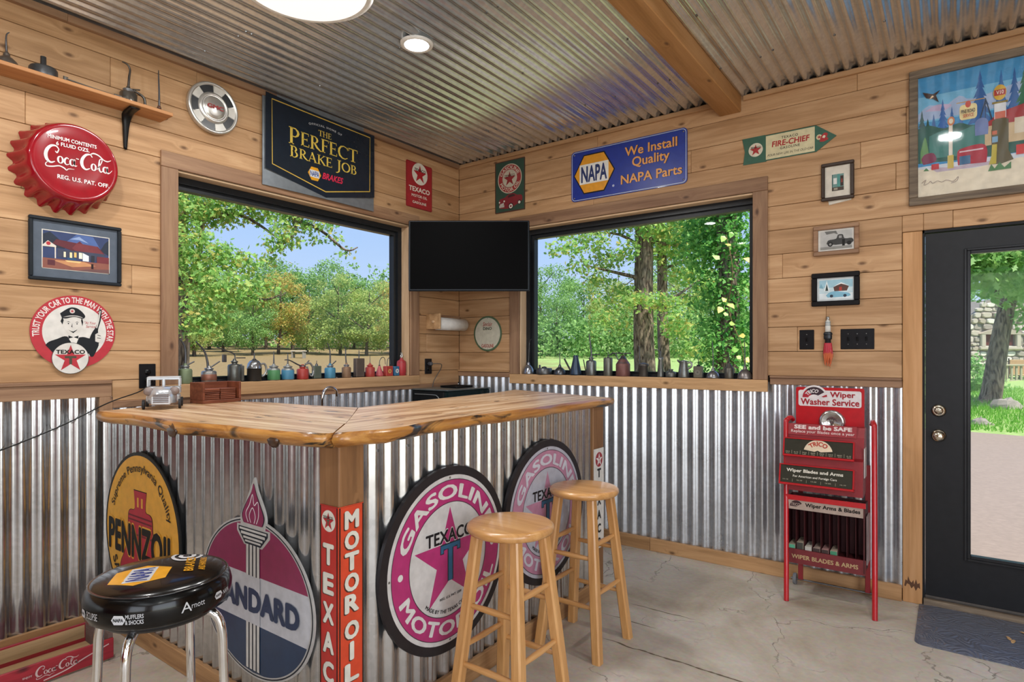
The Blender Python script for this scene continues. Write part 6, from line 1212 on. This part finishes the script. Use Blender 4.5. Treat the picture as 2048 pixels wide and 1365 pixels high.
def leafmat(name, cs, trans=.5):
    m = bpy.data.materials.new(name); m.use_nodes = True; n = m.node_tree; L = n.links.new; p = n.nodes['Principled BSDF']; p.inputs['Roughness'].default_value = .5; p.inputs['Specular IOR Level'].default_value = .25
    g = nd(n, 'ShaderNodeNewGeometry'); cr = nd(n, 'ShaderNodeValToRGB'); e = cr.color_ramp.elements
    oi = nd(n, 'ShaderNodeObjectInfo'); v = math_(n, 'FRACT', math_(n, 'ADD', math_(n, 'MULTIPLY', g.outputs['Random Per Island'], .86), math_(n, 'MULTIPLY', oi.outputs['Random'], .14)))
    e[0].position = 0; e[0].color = lin(cs[0])+(1,); e[1].position = 1; e[1].color = lin(cs[-1])+(1,)
    for i, c in enumerate(cs[1:-1]): q = e.new((i+1)/(len(cs)-1)); q.color = lin(c)+(1,)
    L(v, cr.inputs[0]); L(cr.outputs[0], p.inputs['Base Color'])
    t = nd(n, 'ShaderNodeBsdfTranslucent'); L(cr.outputs[0], t.inputs[0]); x = nd(n, 'ShaderNodeMixShader'); x.inputs[0].default_value = trans
    L(p.outputs[0], x.inputs[1]); L(t.outputs[0], x.inputs[2]); L(x.outputs[0], n.nodes['Material Output'].inputs[0]); return m
LF_MID = leafmat('woodland_leaves', ['7d9a50', '8fab5a', 'a2ba66', 'b4c672', 'c2cc7a', 'd0c278'])
LF_BLUE = leafmat('plain_green_leaves', ['6a9252', '7ca45c', '8cb468', '9dc272', 'acca7c'])  # range of mid greens, picked at random per leaf
LF_YEL = leafmat('autumn_leaves', ['9cae58', 'b3bd62', 'c8c46c', 'd3b868', 'c8a05c', 'a3b960'])
LF_NEAR = leafmat('near_oak_leaves', ['62944a', '78aa54', '8cba5e', 'a2c668', '96bf68', 'b4cf74', 'd0c06a', '80b05a'])
LF_VINE = leafmat('vine_leaves', ['3f8038', '559844', '70b152', '8cc663', 'a8d878'])
LF_DOOR = leafmat('maple_leaves', ['5f8f4a', '79aa5c', '93bd70', 'a9cc84', '6f9a3a'])
BARK = mat('5d5044', .95, bump=1.); BARKL = mat('8a7c70', .95, bump=1.)
def barkm():
    m = bpy.data.materials.new('rough_bark'); m.use_nodes = True; n = m.node_tree; L = n.links.new; p = n.nodes['Principled BSDF']; p.inputs['Roughness'].default_value = .95
    tc = nd(n, 'ShaderNodeTexCoord'); mp = nd(n, 'ShaderNodeMapping'); mp.inputs['Scale'].default_value = (9, 9, 2.2); L(tc.outputs['Object'], mp.inputs[0])
    a = nd(n, 'ShaderNodeTexNoise'); a.inputs['Scale'].default_value = 2.4; a.inputs['Detail'].default_value = 6; a.inputs['Distortion'].default_value = .6; L(mp.outputs[0], a.inputs['Vector'])
    cr = nd(n, 'ShaderNodeValToRGB'); e = cr.color_ramp.elements; e[0].position = .35; e[0].color = lin('3a2c22')+(1,); e[1].position = .68; e[1].color = lin('a08c78')+(1,); L(a.outputs['Fac'], cr.inputs[0]); L(cr.outputs[0], p.inputs['Base Color'])
    b = nd(n, 'ShaderNodeBump'); b.inputs['Strength'].default_value = 1; b.inputs['Distance'].default_value = .05; L(a.outputs['Fac'], b.inputs['Height']); L(b.outputs[0], p.inputs['Normal']); return m
BKR = barkm()
QUAD = np.array([(-.5, 0, 0), (0, -.28, .05), (.5, 0, 0), (0, .28, .05)])
OAK = np.array([(-.55, 0, 0), (-.3, -.12, .02), (-.12, -.34, .03), (.02, -.14, .02), (.2, -.36, .03), (.3, -.14, 0), (.62, 0, -.05), (.3, .14, 0), (.2, .36, .03), (.02, .14, .02), (-.12, .34, .03), (-.3, .12, .02)])
def leaves(name, blobs, n, size, m, parent, seed, shape=QUAD, shell=.55, up=.5, M=None, droop=0.):
    """blobs: (x, y, z, rx, ry, rz); leaves scattered towards each blob's surface, clumped"""
    g = np.random.default_rng(seed); B = np.array(blobs, float); vol = (B[:, 3]*B[:, 4]*B[:, 5])**(.8); pr = vol/vol.sum()
    k = g.choice(len(B), n, p=pr); d = g.normal(size=(n, 3)); d /= np.linalg.norm(d, axis=1)[:, None]
    rr = (shell+(1-shell)*g.random(n))**1.0; P = B[k, :3]+d*B[k, 3:]*rr[:, None]
    P += g.normal(size=(n, 3))*size*.6
    nr = g.normal(size=(n, 3))*.75+d*.5+np.array([0, 0, up]); nr /= np.linalg.norm(nr, axis=1)[:, None]
    a = g.normal(size=(n, 3)); a -= nr*np.sum(a*nr, axis=1)[:, None]; a[:, 2] -= droop; a /= np.linalg.norm(a, axis=1)[:, None]; c = np.cross(nr, a)
    s = size*(.6+.8*g.random(n)); q = len(shape)
    V = P[:, None, :]+s[:, None, None]*(shape[None, :, 0, None]*a[:, None, :]+shape[None, :, 1, None]*c[:, None, :]+shape[None, :, 2, None]*nr[:, None, :])
    me = bpy.data.meshes.new(name); me.vertices.add(n*q); me.vertices.foreach_set('co', V.reshape(-1).astype(np.float32)); me.loops.add(n*q); me.loops.foreach_set('vertex_index', np.arange(n*q, dtype=np.int32)); me.polygons.add(n); me.polygons.foreach_set('loop_start', np.arange(0, n*q, q, dtype=np.int32)); me.update(calc_edges=True); me.materials.append(m)
    o = bpy.data.objects.new(name, me); COL.objects.link(o); o['kind'] = 'stuff'
    if parent: o.parent = parent
    if M is not None: o.matrix_basis = M
    return o
def clump(r, cx, cy, cz, R, H, n, s):
    return [(cx+R*math.cos(a)*q, cy+R*math.sin(a)*q, cz+H*(h-.5), s*R*(.8+.5*r.random()), s*R*(.8+.5*r.random()), s*R*(.55+.3*r.random())) for a, q, h in [(r.uniform(0, 6.28), math.sqrt(r.random()), r.random()) for _ in range(n)]]
# woodland: five kinds, copied
protos = []
for i, (m, H, R) in enumerate([(LF_MID, 9.5, 2.9), (LF_BLUE, 8.8, 2.8), (LF_YEL, 9.8, 3.0), (LF_MID, 8.0, 2.5), (LF_BLUE, 10., 3.2)]):
    r = random.Random(20+i); root = thing('woodland_tree'); b = MB(); lean = r.uniform(-.3, .3)
    b.tube(crom([(0, 0, -.6), (lean*.3, .0, 1.4), (lean, .1, 3.4), (lean*1.3, 0, H*.85)], 4), [.22, .2, .19, .17, .16, .15, .14, .13, .11, .09, .07, .05, .03], 8)
    for k in range(7): a = r.uniform(0, 6.28); z = r.uniform(1.8, H*.7); b.tube([(lean*z/H, 0, z), (math.cos(a)*R*.45, math.sin(a)*R*.45, z+.9), (math.cos(a)*R*.8, math.sin(a)*R*.8, z+1.6)], [.07, .045, .02], 6)
    b.build('trunk', BARK, root)
    blobs = clump(r, lean, 0, H*.52, R*.95, H*.8, 36, .38); leaves('foliage', blobs, 7500, .23, m, root, 40+i, shell=.5); protos.append(root)
def px2(x): return (x-1024)/1205
def dirat(x): v = (-.589, .808); r_ = (.808, .589); k = px2(x); return (v[0]+k*r_[0], v[1]+k*r_[1])
def at(x, depth): d = dirat(x); return (3.483+d[0]*depth, -3.99+d[1]*depth)
used = set()
def place(k, x, y, s, rz, label, group):
    root = protos[k]
    if k in used:
        c = root.copy(); COL.objects.link(c)
        for ch in list(root.children):
            if ch.name.split('.')[0] in ('trunk', 'foliage') and ch.parent == root: d = ch.copy(); COL.objects.link(d); d.parent = c
        root = c
    used.add(k); root.location = (x, y, gh(x, y)); root.rotation_euler = (0, 0, rz); root.scale = (s, s, s); root['label'] = label; root['category'] = 'tree'; root['group'] = group
ORD = ['first', 'second', 'third', 'fourth', 'fifth', 'sixth', 'seventh', 'eighth', 'ninth', 'tenth', 'eleventh', 'twelfth', 'thirteenth', 'fourteenth', 'fifteenth', 'sixteenth', 'seventeenth', 'eighteenth', 'nineteenth', 'twentieth', 'twenty-first', 'twenty-second', 'twenty-third', 'twenty-fourth', 'twenty-fifth', 'twenty-sixth']
# (direction as seen, distance, scale, kind)
WL = [[-35.0, 47.0, 0.59, 4], [-34.0, 59.0, 0.8, 0], [-32.5, 43.0, 0.57, 1], [-31.3, 55.0, 0.73, 1], [-30.1, 43.0, 0.6, 3], [-29.1, 62.0, 0.72, 4], [-27.8, 43.0, 0.61, 0], [-26.7, 56.0, 0.81, 1], [-25.6, 50.0, 0.57, 1], [-24.5, 64.0, 0.72, 3], [-23.3, 45.0, 0.54, 1], [-22.2, 57.0, 0.79, 4], [-21.2, 47.0, 0.62, 2], [-20.0, 57.0, 0.85, 1], [-18.8, 48.0, 0.6, 0], [-17.3, 58.0, 0.82, 4], [-15.9, 45.0, 0.65, 0], [-14.7, 61.0, 0.84, 1], [-13.6, 44.0, 0.67, 3], [-12.5, 58.0, 0.83, 3], [-11.4, 48.0, 0.59, 2], [-10.4, 63.0, 0.71, 2], [-9.1, 45.0, 0.53, 2], [-7.7, 59.0, 0.74, 2]]
Rr = random.Random(77)
for i, (deg, dist, s_, k) in enumerate(WL):
    x, y = 3.483+dist*math.sin(math.radians(deg-36.1)), -3.99+dist*math.cos(math.radians(deg-36.1))
    place(k, x, y, s_, Rr.uniform(0, 6.28), '%s woodland tree from the left across the dry field, seen through the left window' % ORD[i], 'woodland trees seen through the left window')
WR = [[.6, 46, .62, 1], [2.6, 52, .78, 4], [4.4, 44, .52, 1], [6.6, 56, .80, 1], [8.4, 46, .56, 3], [10.2, 54, .85, 0], [12, 44, .66, 3], [14.2, 56, .9, 4], [16.2, 47, .7, 0], [18.6, 54, .9, 3], [20.8, 48, .8, 0]]
for i, (deg, dist, s_, k) in enumerate(WR):
    x, y = 3.483+dist*math.sin(math.radians(deg-36.1)), -3.99+dist*math.cos(math.radians(deg-36.1))
    place(k, x, y, s_, Rr.uniform(0, 6.28), '%s background tree from the left behind the lawn, seen through the right window' % ORD[i], 'background trees seen through the right window')
# low brush line
def brush(nm, lab, degs, dist, m, h, n, seed, size=.22):
    r = random.Random(seed); B_ = []; c = thing(nm, lab, 'bush')
    for i in range(26):
        d = degs[0]+(degs[1]-degs[0])*i/25; D = dist*r.uniform(.95, 1.08); x, y = 3.483+D*math.sin(math.radians(d-36.1)), -3.99+D*math.cos(math.radians(d-36.1)); q = r.uniform(.7, 1.2)
        B_.append((x, y, gh(x, y)+h*.35, 1.6, 1.6, h*.6*q))
    leaves('foliage', B_, n, size, m, c, seed, shell=.6)
brush('brush_line', 'low green brush along the foot of the background trees, right window', (-1, 23), 42, LF_BLUE, 3.4, 12000, 5, .28)
brush('brush_line', 'low dense brush behind the woodland trunks, left window', (-36, -7), 66, LF_BLUE, 9, 16000, 6, .45)
# the near oaks
def oak(label, base, H, r0, r1, blobs, n, size, m, seed, limbs=(), bk=BKR, lean=(0, 0), shape=OAK, shell=.35, nm='oak_tree', cat='tree'):
    t = thing(nm, label, cat, T(base[0], base[1], base[2])); b = MB(); k = 9
    P = [(lean[0]*(i/k)+.03*math.sin(i*1.7), lean[1]*(i/k)+.03*math.cos(i*2.1), -.3+(H+.3)*i/k) for i in range(k+1)]
    b.tube(P, [r0*1.25]+[r0+(r1-r0)*i/(k-1) for i in range(k)], 14); b.build('trunk', bk, t)
    for L_ in limbs:
        b = MB(); P = crom(L_[1], 4); b.tube(P, [L_[0]*(1-i/len(P))+.006 for i in range(len(P))], 7); b.build('branch', bk, t)
    leaves('foliage', blobs, n, size, m, t, seed, shape=shape, shell=shell); return t
def W(x, y, D):   # point seen at this picture direction and depth, as world coordinates; used only to set out the garden
    X, Y = at(x, D); return (X, Y, 1.37-(y-710)*D/1205)
def loc(base, pts): return [tuple(p[i]-base[i] for i in range(3)) for p in pts]
def lb(base, L_): return [tuple(W(x, y, D)[i]-base[i] for i in range(3))+(rx, rx, rz) for x, y, D, rx, rz in L_]
# oak in the right window (two trunks)
x, y = at(1289, 15); bs = (x, y, gh(x, y))
BL_ = [(1285, 400, 15, 1.3, .7), (1180, 480, 14.5, .55, .35), (1230, 440, 15, .8, .4), (1215, 520, 15, .55, .3), (1140, 500, 14, .35, .22), (1160, 535, 14.5, .4, .25), (1200, 560, 15, .45, .2), (1245, 585, 15, .5, .22), (1225, 615, 14.5, .35, .3), (1200, 640, 14, .3, .25), (1275, 600, 14, .5, .2), (1320, 605, 14.4, .55, .22), (1350, 640, 14, .45, .3), (1370, 540, 15, .6, .3), (1400, 500, 15.5, .7, .4), (1340, 470, 15, .8, .45), (1420, 440, 15, .8, .5), (1380, 600, 15, .5, .2), (1300, 450, 14.2, .5, .4), (1255, 500, 14.2, .35, .3), (1160, 450, 15.4, .4, .2), (1105, 500, 14.3, .22, .15), (1130, 470, 14.6, .3, .18), (1240, 655, 14.6, .35, .2), (1190, 600, 14.6, .3, .15), (1350, 380, 15, 1.2, .5), (1200, 390, 15.5, .8, .35)]
oak('large oak with a thick furrowed trunk in the middle of the right window', bs, 8.5, .265, .16, lb(bs, BL_), 11000, .10, LF_NEAR, 61, [(.06, loc(bs, [W(1292, 560, 15), W(1230, 545, 15), W(1165, 530, 14.6)])), (.05, loc(bs, [W(1290, 500, 15), W(1240, 470, 15), W(1180, 465, 14.7)])), (.06, loc(bs, [W(1292, 620, 15), W(1340, 600, 14.8), W(1400, 560, 15)])), (.05, loc(bs, [W(1290, 480, 15), W(1360, 490, 15), W(1430, 450, 15)]))], lean=(-.1, .1))
x, y = at(1330, 17.5); bs = (x, y, gh(x, y))
oak('slimmer oak standing just behind and right of the thick-trunked oak', bs, 8, .17, .10, lb(bs, [(1320, 500, 17.5, .8, .5), (1370, 470, 17.5, 1.1, .6), (1300, 420, 17.5, 1.2, .6), (1400, 560, 17.5, .8, .4), (1360, 660, 17, .6, .25), (1400, 700, 18, .9, .4)]), 3600, .125, LF_NEAR, 62, [(.05, loc(bs, [W(1322, 540, 17.5), W(1370, 520, 17.5), W(1420, 480, 17.5)]))], lean=(-.25, .1))
x, y = at(1455, 8.2); bs = (x, y, gh(x, y))
VB = [(1455+dx, yy, 8.2+dd, .42, .34) for yy, dx, dd in ((420, 5, 0), (450, -30, .2), (470, 25, -.2), (500, -15, 0), (530, 20, .1), (560, -22, 0), (590, 12, -.1), (620, -25, .1), (650, 15, 0), (680, -12, -.1), (710, 18, .1), (740, -15, 0), (470, -55, .4), (390, 0, 0), (390, -60, .4), (510, -48, .3), (360, 10, 0))]
oak('tree smothered in dense dark ivy at the right edge of the right window', bs, 5, .16, .12, lb(bs, VB), 9000, .068, LF_VINE, 63, [], shape=QUAD, nm='ivy_covered_tree')
t = thing('creeper_sprig', 'pale yellow-green creeper leaves hanging in front of the ivy-covered tree', 'vine', T(*W(1470, 600, 6.9)))
z0 = W(1470, 600, 6.9); b = MB(); pts = [loc(z0, [W(*p)])[0] for p in ((1452, 470, 6.9), (1465, 540, 6.8), (1458, 620, 6.9), (1482, 690, 6.8), (1490, 742, 6.8))]; b.tube(crom(pts), .004, 6); b.build('stem', mat('8a6a40', .8), t)
YLF = [mat(c, .5) for c in ('a9c855', 'd9cf5a', '86b84a', 'e2d268', '9cc05a')]; r = random.Random(12)
for k, (px_, py_) in enumerate([(1446, 478), (1456, 490), (1462, 470), (1440, 620), (1452, 628), (1462, 612), (1448, 600), (1470, 700), (1484, 672), (1490, 690), (1478, 715), (1494, 720), (1486, 735), (1496, 520), (1432, 515), (1464, 648)]):
    p = loc(z0, [W(px_, py_, 6.8)])[0]; b = MB(); h_ = .038*r.uniform(.9, 1.5); b.M = T(*p) @ Matrix.Rotation(math.radians(36), 4, 'Z') @ RX(60+r.uniform(-25, 25)) @ RZ(r.uniform(0, 360)); b.add([(q[0]*h_*2, q[1]*h_*2, q[2]*h_) for q in [(-.5, 0, 0), (-.2, -.4, .1), (.15, -.3, .1), (.55, 0, -.1), (.15, .3, .1), (-.2, .4, .1)]], [(0, 1, 2, 3, 4, 5)]); b.build('leaf', YLF[k % 5], t)
# oak at the left edge of the left window, its limbs across the top
x, y = at(360, 7.2); bs = (x, y, gh(x, y))
BL_ = [(400, 400, 7, .5, .35), (370, 430, 6.8, .4, .3), (440, 430, 7.2, .32, .16), (480, 420, 7.4, .34, .15), (520, 420, 7.4, .32, .18), (560, 425, 7.5, .3, .16), (600, 440, 7.5, .28, .22), (580, 480, 7.4, .18, .14), (650, 450, 7.6, .2, .1), (670, 475, 7.6, .14, .07), (690, 505, 7.6, .13, .05), (715, 497, 7.7, .05, .035), (550, 490, 7.2, .18, .14), (540, 520, 7.2, .18, .1), (400, 500, 6.6, .35, .22), (440, 520, 6.6, .35, .18), (490, 530, 6.8, .28, .16), (380, 560, 6.4, .3, .25), (430, 570, 6.3, .35, .2), (470, 590, 6.6, .32, .16), (520, 575, 6.8, .25, .12), (400, 620, 6.2, .25, .2), (395, 660, 6.2, .22, .16), (440, 640, 6.4, .2, .12), (370, 500, 6.4, .3, .3), (500, 610, 6.8, .22, .08), (560, 460, 7.2, .2, .12), (610, 400, 7.5, .3, .12), (460, 390, 7.2, .4, .12), (520, 385, 7.4, .4, .12), (630, 480, 7.6, .12, .08)]
oak('near oak at the left edge of the left window with leafy limbs across its top', bs, 5.5, .10, .07, lb(bs, BL_), 7600, .056, LF_NEAR, 64, [(.045, loc(bs, [W(362, 590, 7.2), W(395, 520, 7), W(405, 450, 7), W(410, 400, 7)])), (.03, loc(bs, [W(400, 440, 7), W(480, 430, 7.3), W(560, 480, 7.4)])), (.03, loc(bs, [W(598, 380, 7.6), W(592, 430, 7.5), W(585, 470, 7.4), W(550, 500, 7.3)])), (.02, loc(bs, [W(590, 440, 7.5), W(640, 460, 7.6), W(690, 500, 7.6), W(715, 495, 7.7)])), (.025, loc(bs, [W(380, 560, 6.5), W(440, 575, 6.5), W(520, 600, 6.9), W(560, 590, 7)]))])
# picnic bench in the field
x, y = at(597, 38); t = thing('field_bench', 'small pale bench standing far off in the dry field', 'bench', T(x, y, gh(x, y)) @ RZ(30))
b = MB(); b.rbox(-.45, .45, -.2, .2, .42, .47, .01); b.build('seat', mat('c9c2b4', .7), t)
for sg in (-1, 1): b = MB(); b.rbox(sg*.36-.04, sg*.36+.04, -.18, .18, -.1, .42, .01); b.build('leg', mat('8f887c', .7), t)
# ---------------------------------------------------------------- beyond the door
x, y = at(1985, 15.2); bs = (x, y, W(1985, 806, 15.2)[2]); t = thing('leaning_tree', 'leaning lichen-spotted tree trunk on the lawn beyond the door glass', 'tree', T(*bs))
P = crom(loc(bs, [W(1976, 812, 15.2), W(1984, 780, 15.2), W(1996, 700, 15.2), W(2012, 620, 15.2), W(2030, 560, 15.2), W(2052, 480, 15.2)]), 4); b = MB(); b.tube(P, [.33, .27]+[.235-.006*i for i in range(len(P)-2)], 14); b.build('trunk', BKR, t)
leaves('foliage', lb(bs, [(1960, 530, 13, .8, .35), (2000, 540, 13, .9, .4), (2040, 550, 13.5, .9, .5), (1975, 565, 14, .5, .3), (2010, 590, 14, .35, .2), (2060, 600, 15, .6, .8), (1960, 500, 13, 1, .4), (2040, 510, 13, 1, .4), (2090, 540, 14, 1, .6), (1930, 520, 13, .9, .5)]), 3600, .17, LF_DOOR, t, 65, shape=OAK)
FW = W(1995, 690, 23.5); Mf = cols((.79, .613, 0), (0, 0, 1), (.613, -.79, 0), (FW[0], FW[1], FW[2]))   # fireplace front, +y up
t = thing('stone_fireplace', 'large outdoor fieldstone fireplace with a dark red firebox beyond the deck', 'fireplace', Mf)
MORT = mat('8d8478', .95, bump=.4)
STN = [mat(c, .9, bump=.5) for c in ('b8ab9a', 'cdc2b2', 'a89a88', 'd8cfc2', 'beb2a4', '9c9184')]
b = MB(); b.prism([(-1.3, -2.4), (1.9, -2.4), (1.9, .9), (1.3, 1.3), (.3, 1.75), (-.35, 1.75), (-1.05, 1.15), (-1.3, .7)], -.9, 0); b.build('masonry_core', MORT, t)
b = MB(); b.box(-.52, .62, -.02, .42, -.5, .004); b.build('firebox_back', mat('5c2a22', .8), t)
r = random.Random(31); yy = -2.3
def inside(x, y): return -1.3 < x < 1.9 and y < 1.72 and y < .8+(x+1.3)*1.0+.2 and y < 1.0+(1.9-x)*.75+.2
while yy < 1.75:
    h = r.uniform(.14, .26); x = -1.32-r.random()*.1
    while x < 1.9:
        w = r.uniform(.18, .45); cx, cy = x+w/2, yy+h/2
        if inside(cx, cy) and not (-.72 < cx < .82 and -.12 < cy < .52) and cy > -1.6:
            dz = r.uniform(.02, .10); b = MB(); hw, hh = w/2-.012, h/2-.012; n = 8; Q = []
            for i in range(n): a = 2*math.pi*(i+.5)/n; Q.append((max(-1, min(1, 1.35*math.cos(a)))*hw*r.uniform(.88, 1), max(-1, min(1, 1.35*math.sin(a)))*hh*r.uniform(.86, 1)))
            V = [(p[0], p[1], 0) for p in Q]+[(p[0]*.98, p[1]*.98, dz*.7) for p in Q]+[(p[0]*.8, p[1]*.8, dz) for p in Q]
            b.add(V, [(i, (i+1) % n, n+(i+1) % n, n+i) for i in range(n)]+[(n+i, n+(i+1) % n, 2*n+(i+1) % n, 2*n+i) for i in range(n)]+[tuple(range(2*n, 3*n))])
            b.build('stone', STN[r.randrange(6)], t, T(cx, cy, 0) @ RZ(r.uniform(-6, 6)))
        x += w
    yy += h
for (x0, x1, y0, y1) in ((-.75, -.55, -.1, .45), (.65, .85, -.1, .45), (-.8, .9, -.2, -.06)): b = MB(); b.rbox(x0, x1, y0, y1, 0, .13, .03); b.build('surround_stone', STN[0], t)
b = MB(); b.prism(crom([(-.8, .42), (-.4, .58), (.05, .64), (.5, .58), (.9, .42), (.62, .40), (-.52, .40)], 3), 0, .14); b.build('arch_stone', STN[2], t)
# deck railing
DW = mat('a39c80', .85, bump=.3); DZ = W(1995, 735, 20)[2]; dx, dy = at(1995, 20)
t = thing('deck_railing', 'weathered wooden deck with a slatted railing in front of the fireplace', 'railing', cols((.79, .613, 0), (-.613, .79, 0), (0, 0, 1), (dx, dy, W(1995, 770, 20)[2])))
b = MB(); b.rbox(-2.5, 3, -.06, .06, .62, .68, .01); b.build('top_rail', DW, t); b = MB(); b.rbox(-2.5, 3, -.03, .03, .10, .15, .01); b.build('bottom_rail', DW, t)
for k in range(34): b = MB(); x = -2.4+k*.16; b.rbox(x-.035, x+.035, -.02, .02, .15, .62, .005); b.build('baluster', DW, t)
for x in (-1.6, .05, 1.7): b = MB(); b.rbox(x-.06, x+.06, -.06, .06, -.6, .68, .01); b.build('post', DW, t)
for k in range(4): b = MB(); b.rbox(-2.5, 3, -.5-k*.16, -.38-k*.16, -.04-k*.14, .0-k*.14, .008); b.build('deck_board', mat('8f8a72', .85, bump=.3), t)
x, y = at(2033, 20.8); t = thing('patio_chair', 'tan slung patio chair with a dark frame on the deck', 'chair', T(x, y, W(2033, 775, 20.8)[2]) @ RZ(36))
b = MB(); b.rbox(-.25, .25, -.02, .02, .45, .95, .01); b.build('backrest', mat('b59468', .8), t); b = MB(); b.rbox(-.25, .25, -.45, .0, .40, .44, .01); b.build('seat', mat('b59468', .8), t)
for sx_ in (-1, 1):
    for y_ in (-.43, .0): b = MB(); b.tube([(sx_*.27, y_, 0), (sx_*.27, y_, .42 if y_ else 1.0)], .02, 6); b.build('leg', mat('4a4038', .6), t)
def rock(lab, x, yv, D, sx_, sz, seed):
    p = W(x, yv, D); t = MB(); r = random.Random(seed); n = 10; V = []; F = []
    for j in range(6):
        ph = j/5*math.pi/2
        for i in range(n):
            a = 2*math.pi*i/n; k = 1+.25*noise.noise(Vector((math.cos(a)*1.3, math.sin(a)*1.3, j*.5+seed))); V.append((math.cos(a)*math.cos(ph)*sx_*k, math.sin(a)*math.cos(ph)*sx_*.6*k, math.sin(ph)*sz*k-.05))
    F = [(j*n+i, j*n+(i+1) % n, (j+1)*n+(i+1) % n, (j+1)*n+i) for j in range(5) for i in range(n)]; t.add(V, F); o = t.build('garden_rock', mat('8f867c', .95, bump=.6), None, T(*p) @ RZ(30)); o['label'] = lab; o['category'] = 'rock'
rock('flat grey rock at the foot of the leaning tree', 2012, 822, 14.0, .42, .34, 1); rock('low grey rock by the lawn edge near the door', 1962, 858, 11.9, .26, .26, 4)
gp = thing('lawn_grass', kind='stuff'); bpy.data.objects.remove(gp)
r = random.Random(15); g_ = np.random.default_rng(3); n = 16000; xs = g_.uniform(3.6, 9.5, n); ys = g_.uniform(10.2, 19, n); V = np.zeros((n, 3, 3)); hh = g_.uniform(.05, .13, n); aa = g_.uniform(0, 3.14, n)
zz = np.array([gh(a, c) for a, c in zip(xs, ys)])
V[:, 0] = np.stack([xs-.012*np.cos(aa), ys-.012*np.sin(aa), zz-.02], 1); V[:, 1] = np.stack([xs+.012*np.cos(aa), ys+.012*np.sin(aa), zz-.02], 1); V[:, 2] = np.stack([xs+g_.normal(size=n)*.03, ys+g_.normal(size=n)*.03, zz+hh], 1)
me = bpy.data.meshes.new('lawn_grass'); me.from_pydata(V.reshape(-1, 3).tolist(), [], [(3*i, 3*i+1, 3*i+2) for i in range(n)]); me.materials.append(leafmat('grass_blades', ['5c9a34', '74b044', '8abf54', '9ac862'])); o = bpy.data.objects.new('lawn_grass', me); COL.objects.link(o); o['kind'] = 'stuff'; o['label'] = 'bright green lawn grass beyond the patio slab'; o['category'] = 'grass'
t = thing('garden_shrub', 'pale green shrub left of the leaning trunk below the fireplace', 'bush', T(*W(1955, 750, 17.5))); leaves('foliage', [(0, 0, 0, .5, .5, .5), (.2, .1, -.5, .6, .5, .4), (-.3, 0, .3, .4, .4, .4)], 1100, .13, LF_DOOR, t, 71)
t = thing('backdrop_tree', 'leafy green trees rising behind the stone fireplace', 'tree', T(*W(2000, 600, 30))); leaves('foliage', [(-4, 0, .5, 2.5, 2, 2.5), (0, 0, 1.5, 3, 2, 2.2), (3, 0, 1, 3, 2, 3), (5.5, 0, 0, 3, 2, 4), (-6, 0, -1.5, 2.5, 2, 4), (0, 2, -2, 6, 2, 3)], 9000, .28, LF_DOOR, t, 72)
b = MB(); b.tube([(0, 0, -6), (0, 0, 1)], .25, 8); b.build('trunk', BARK, t)
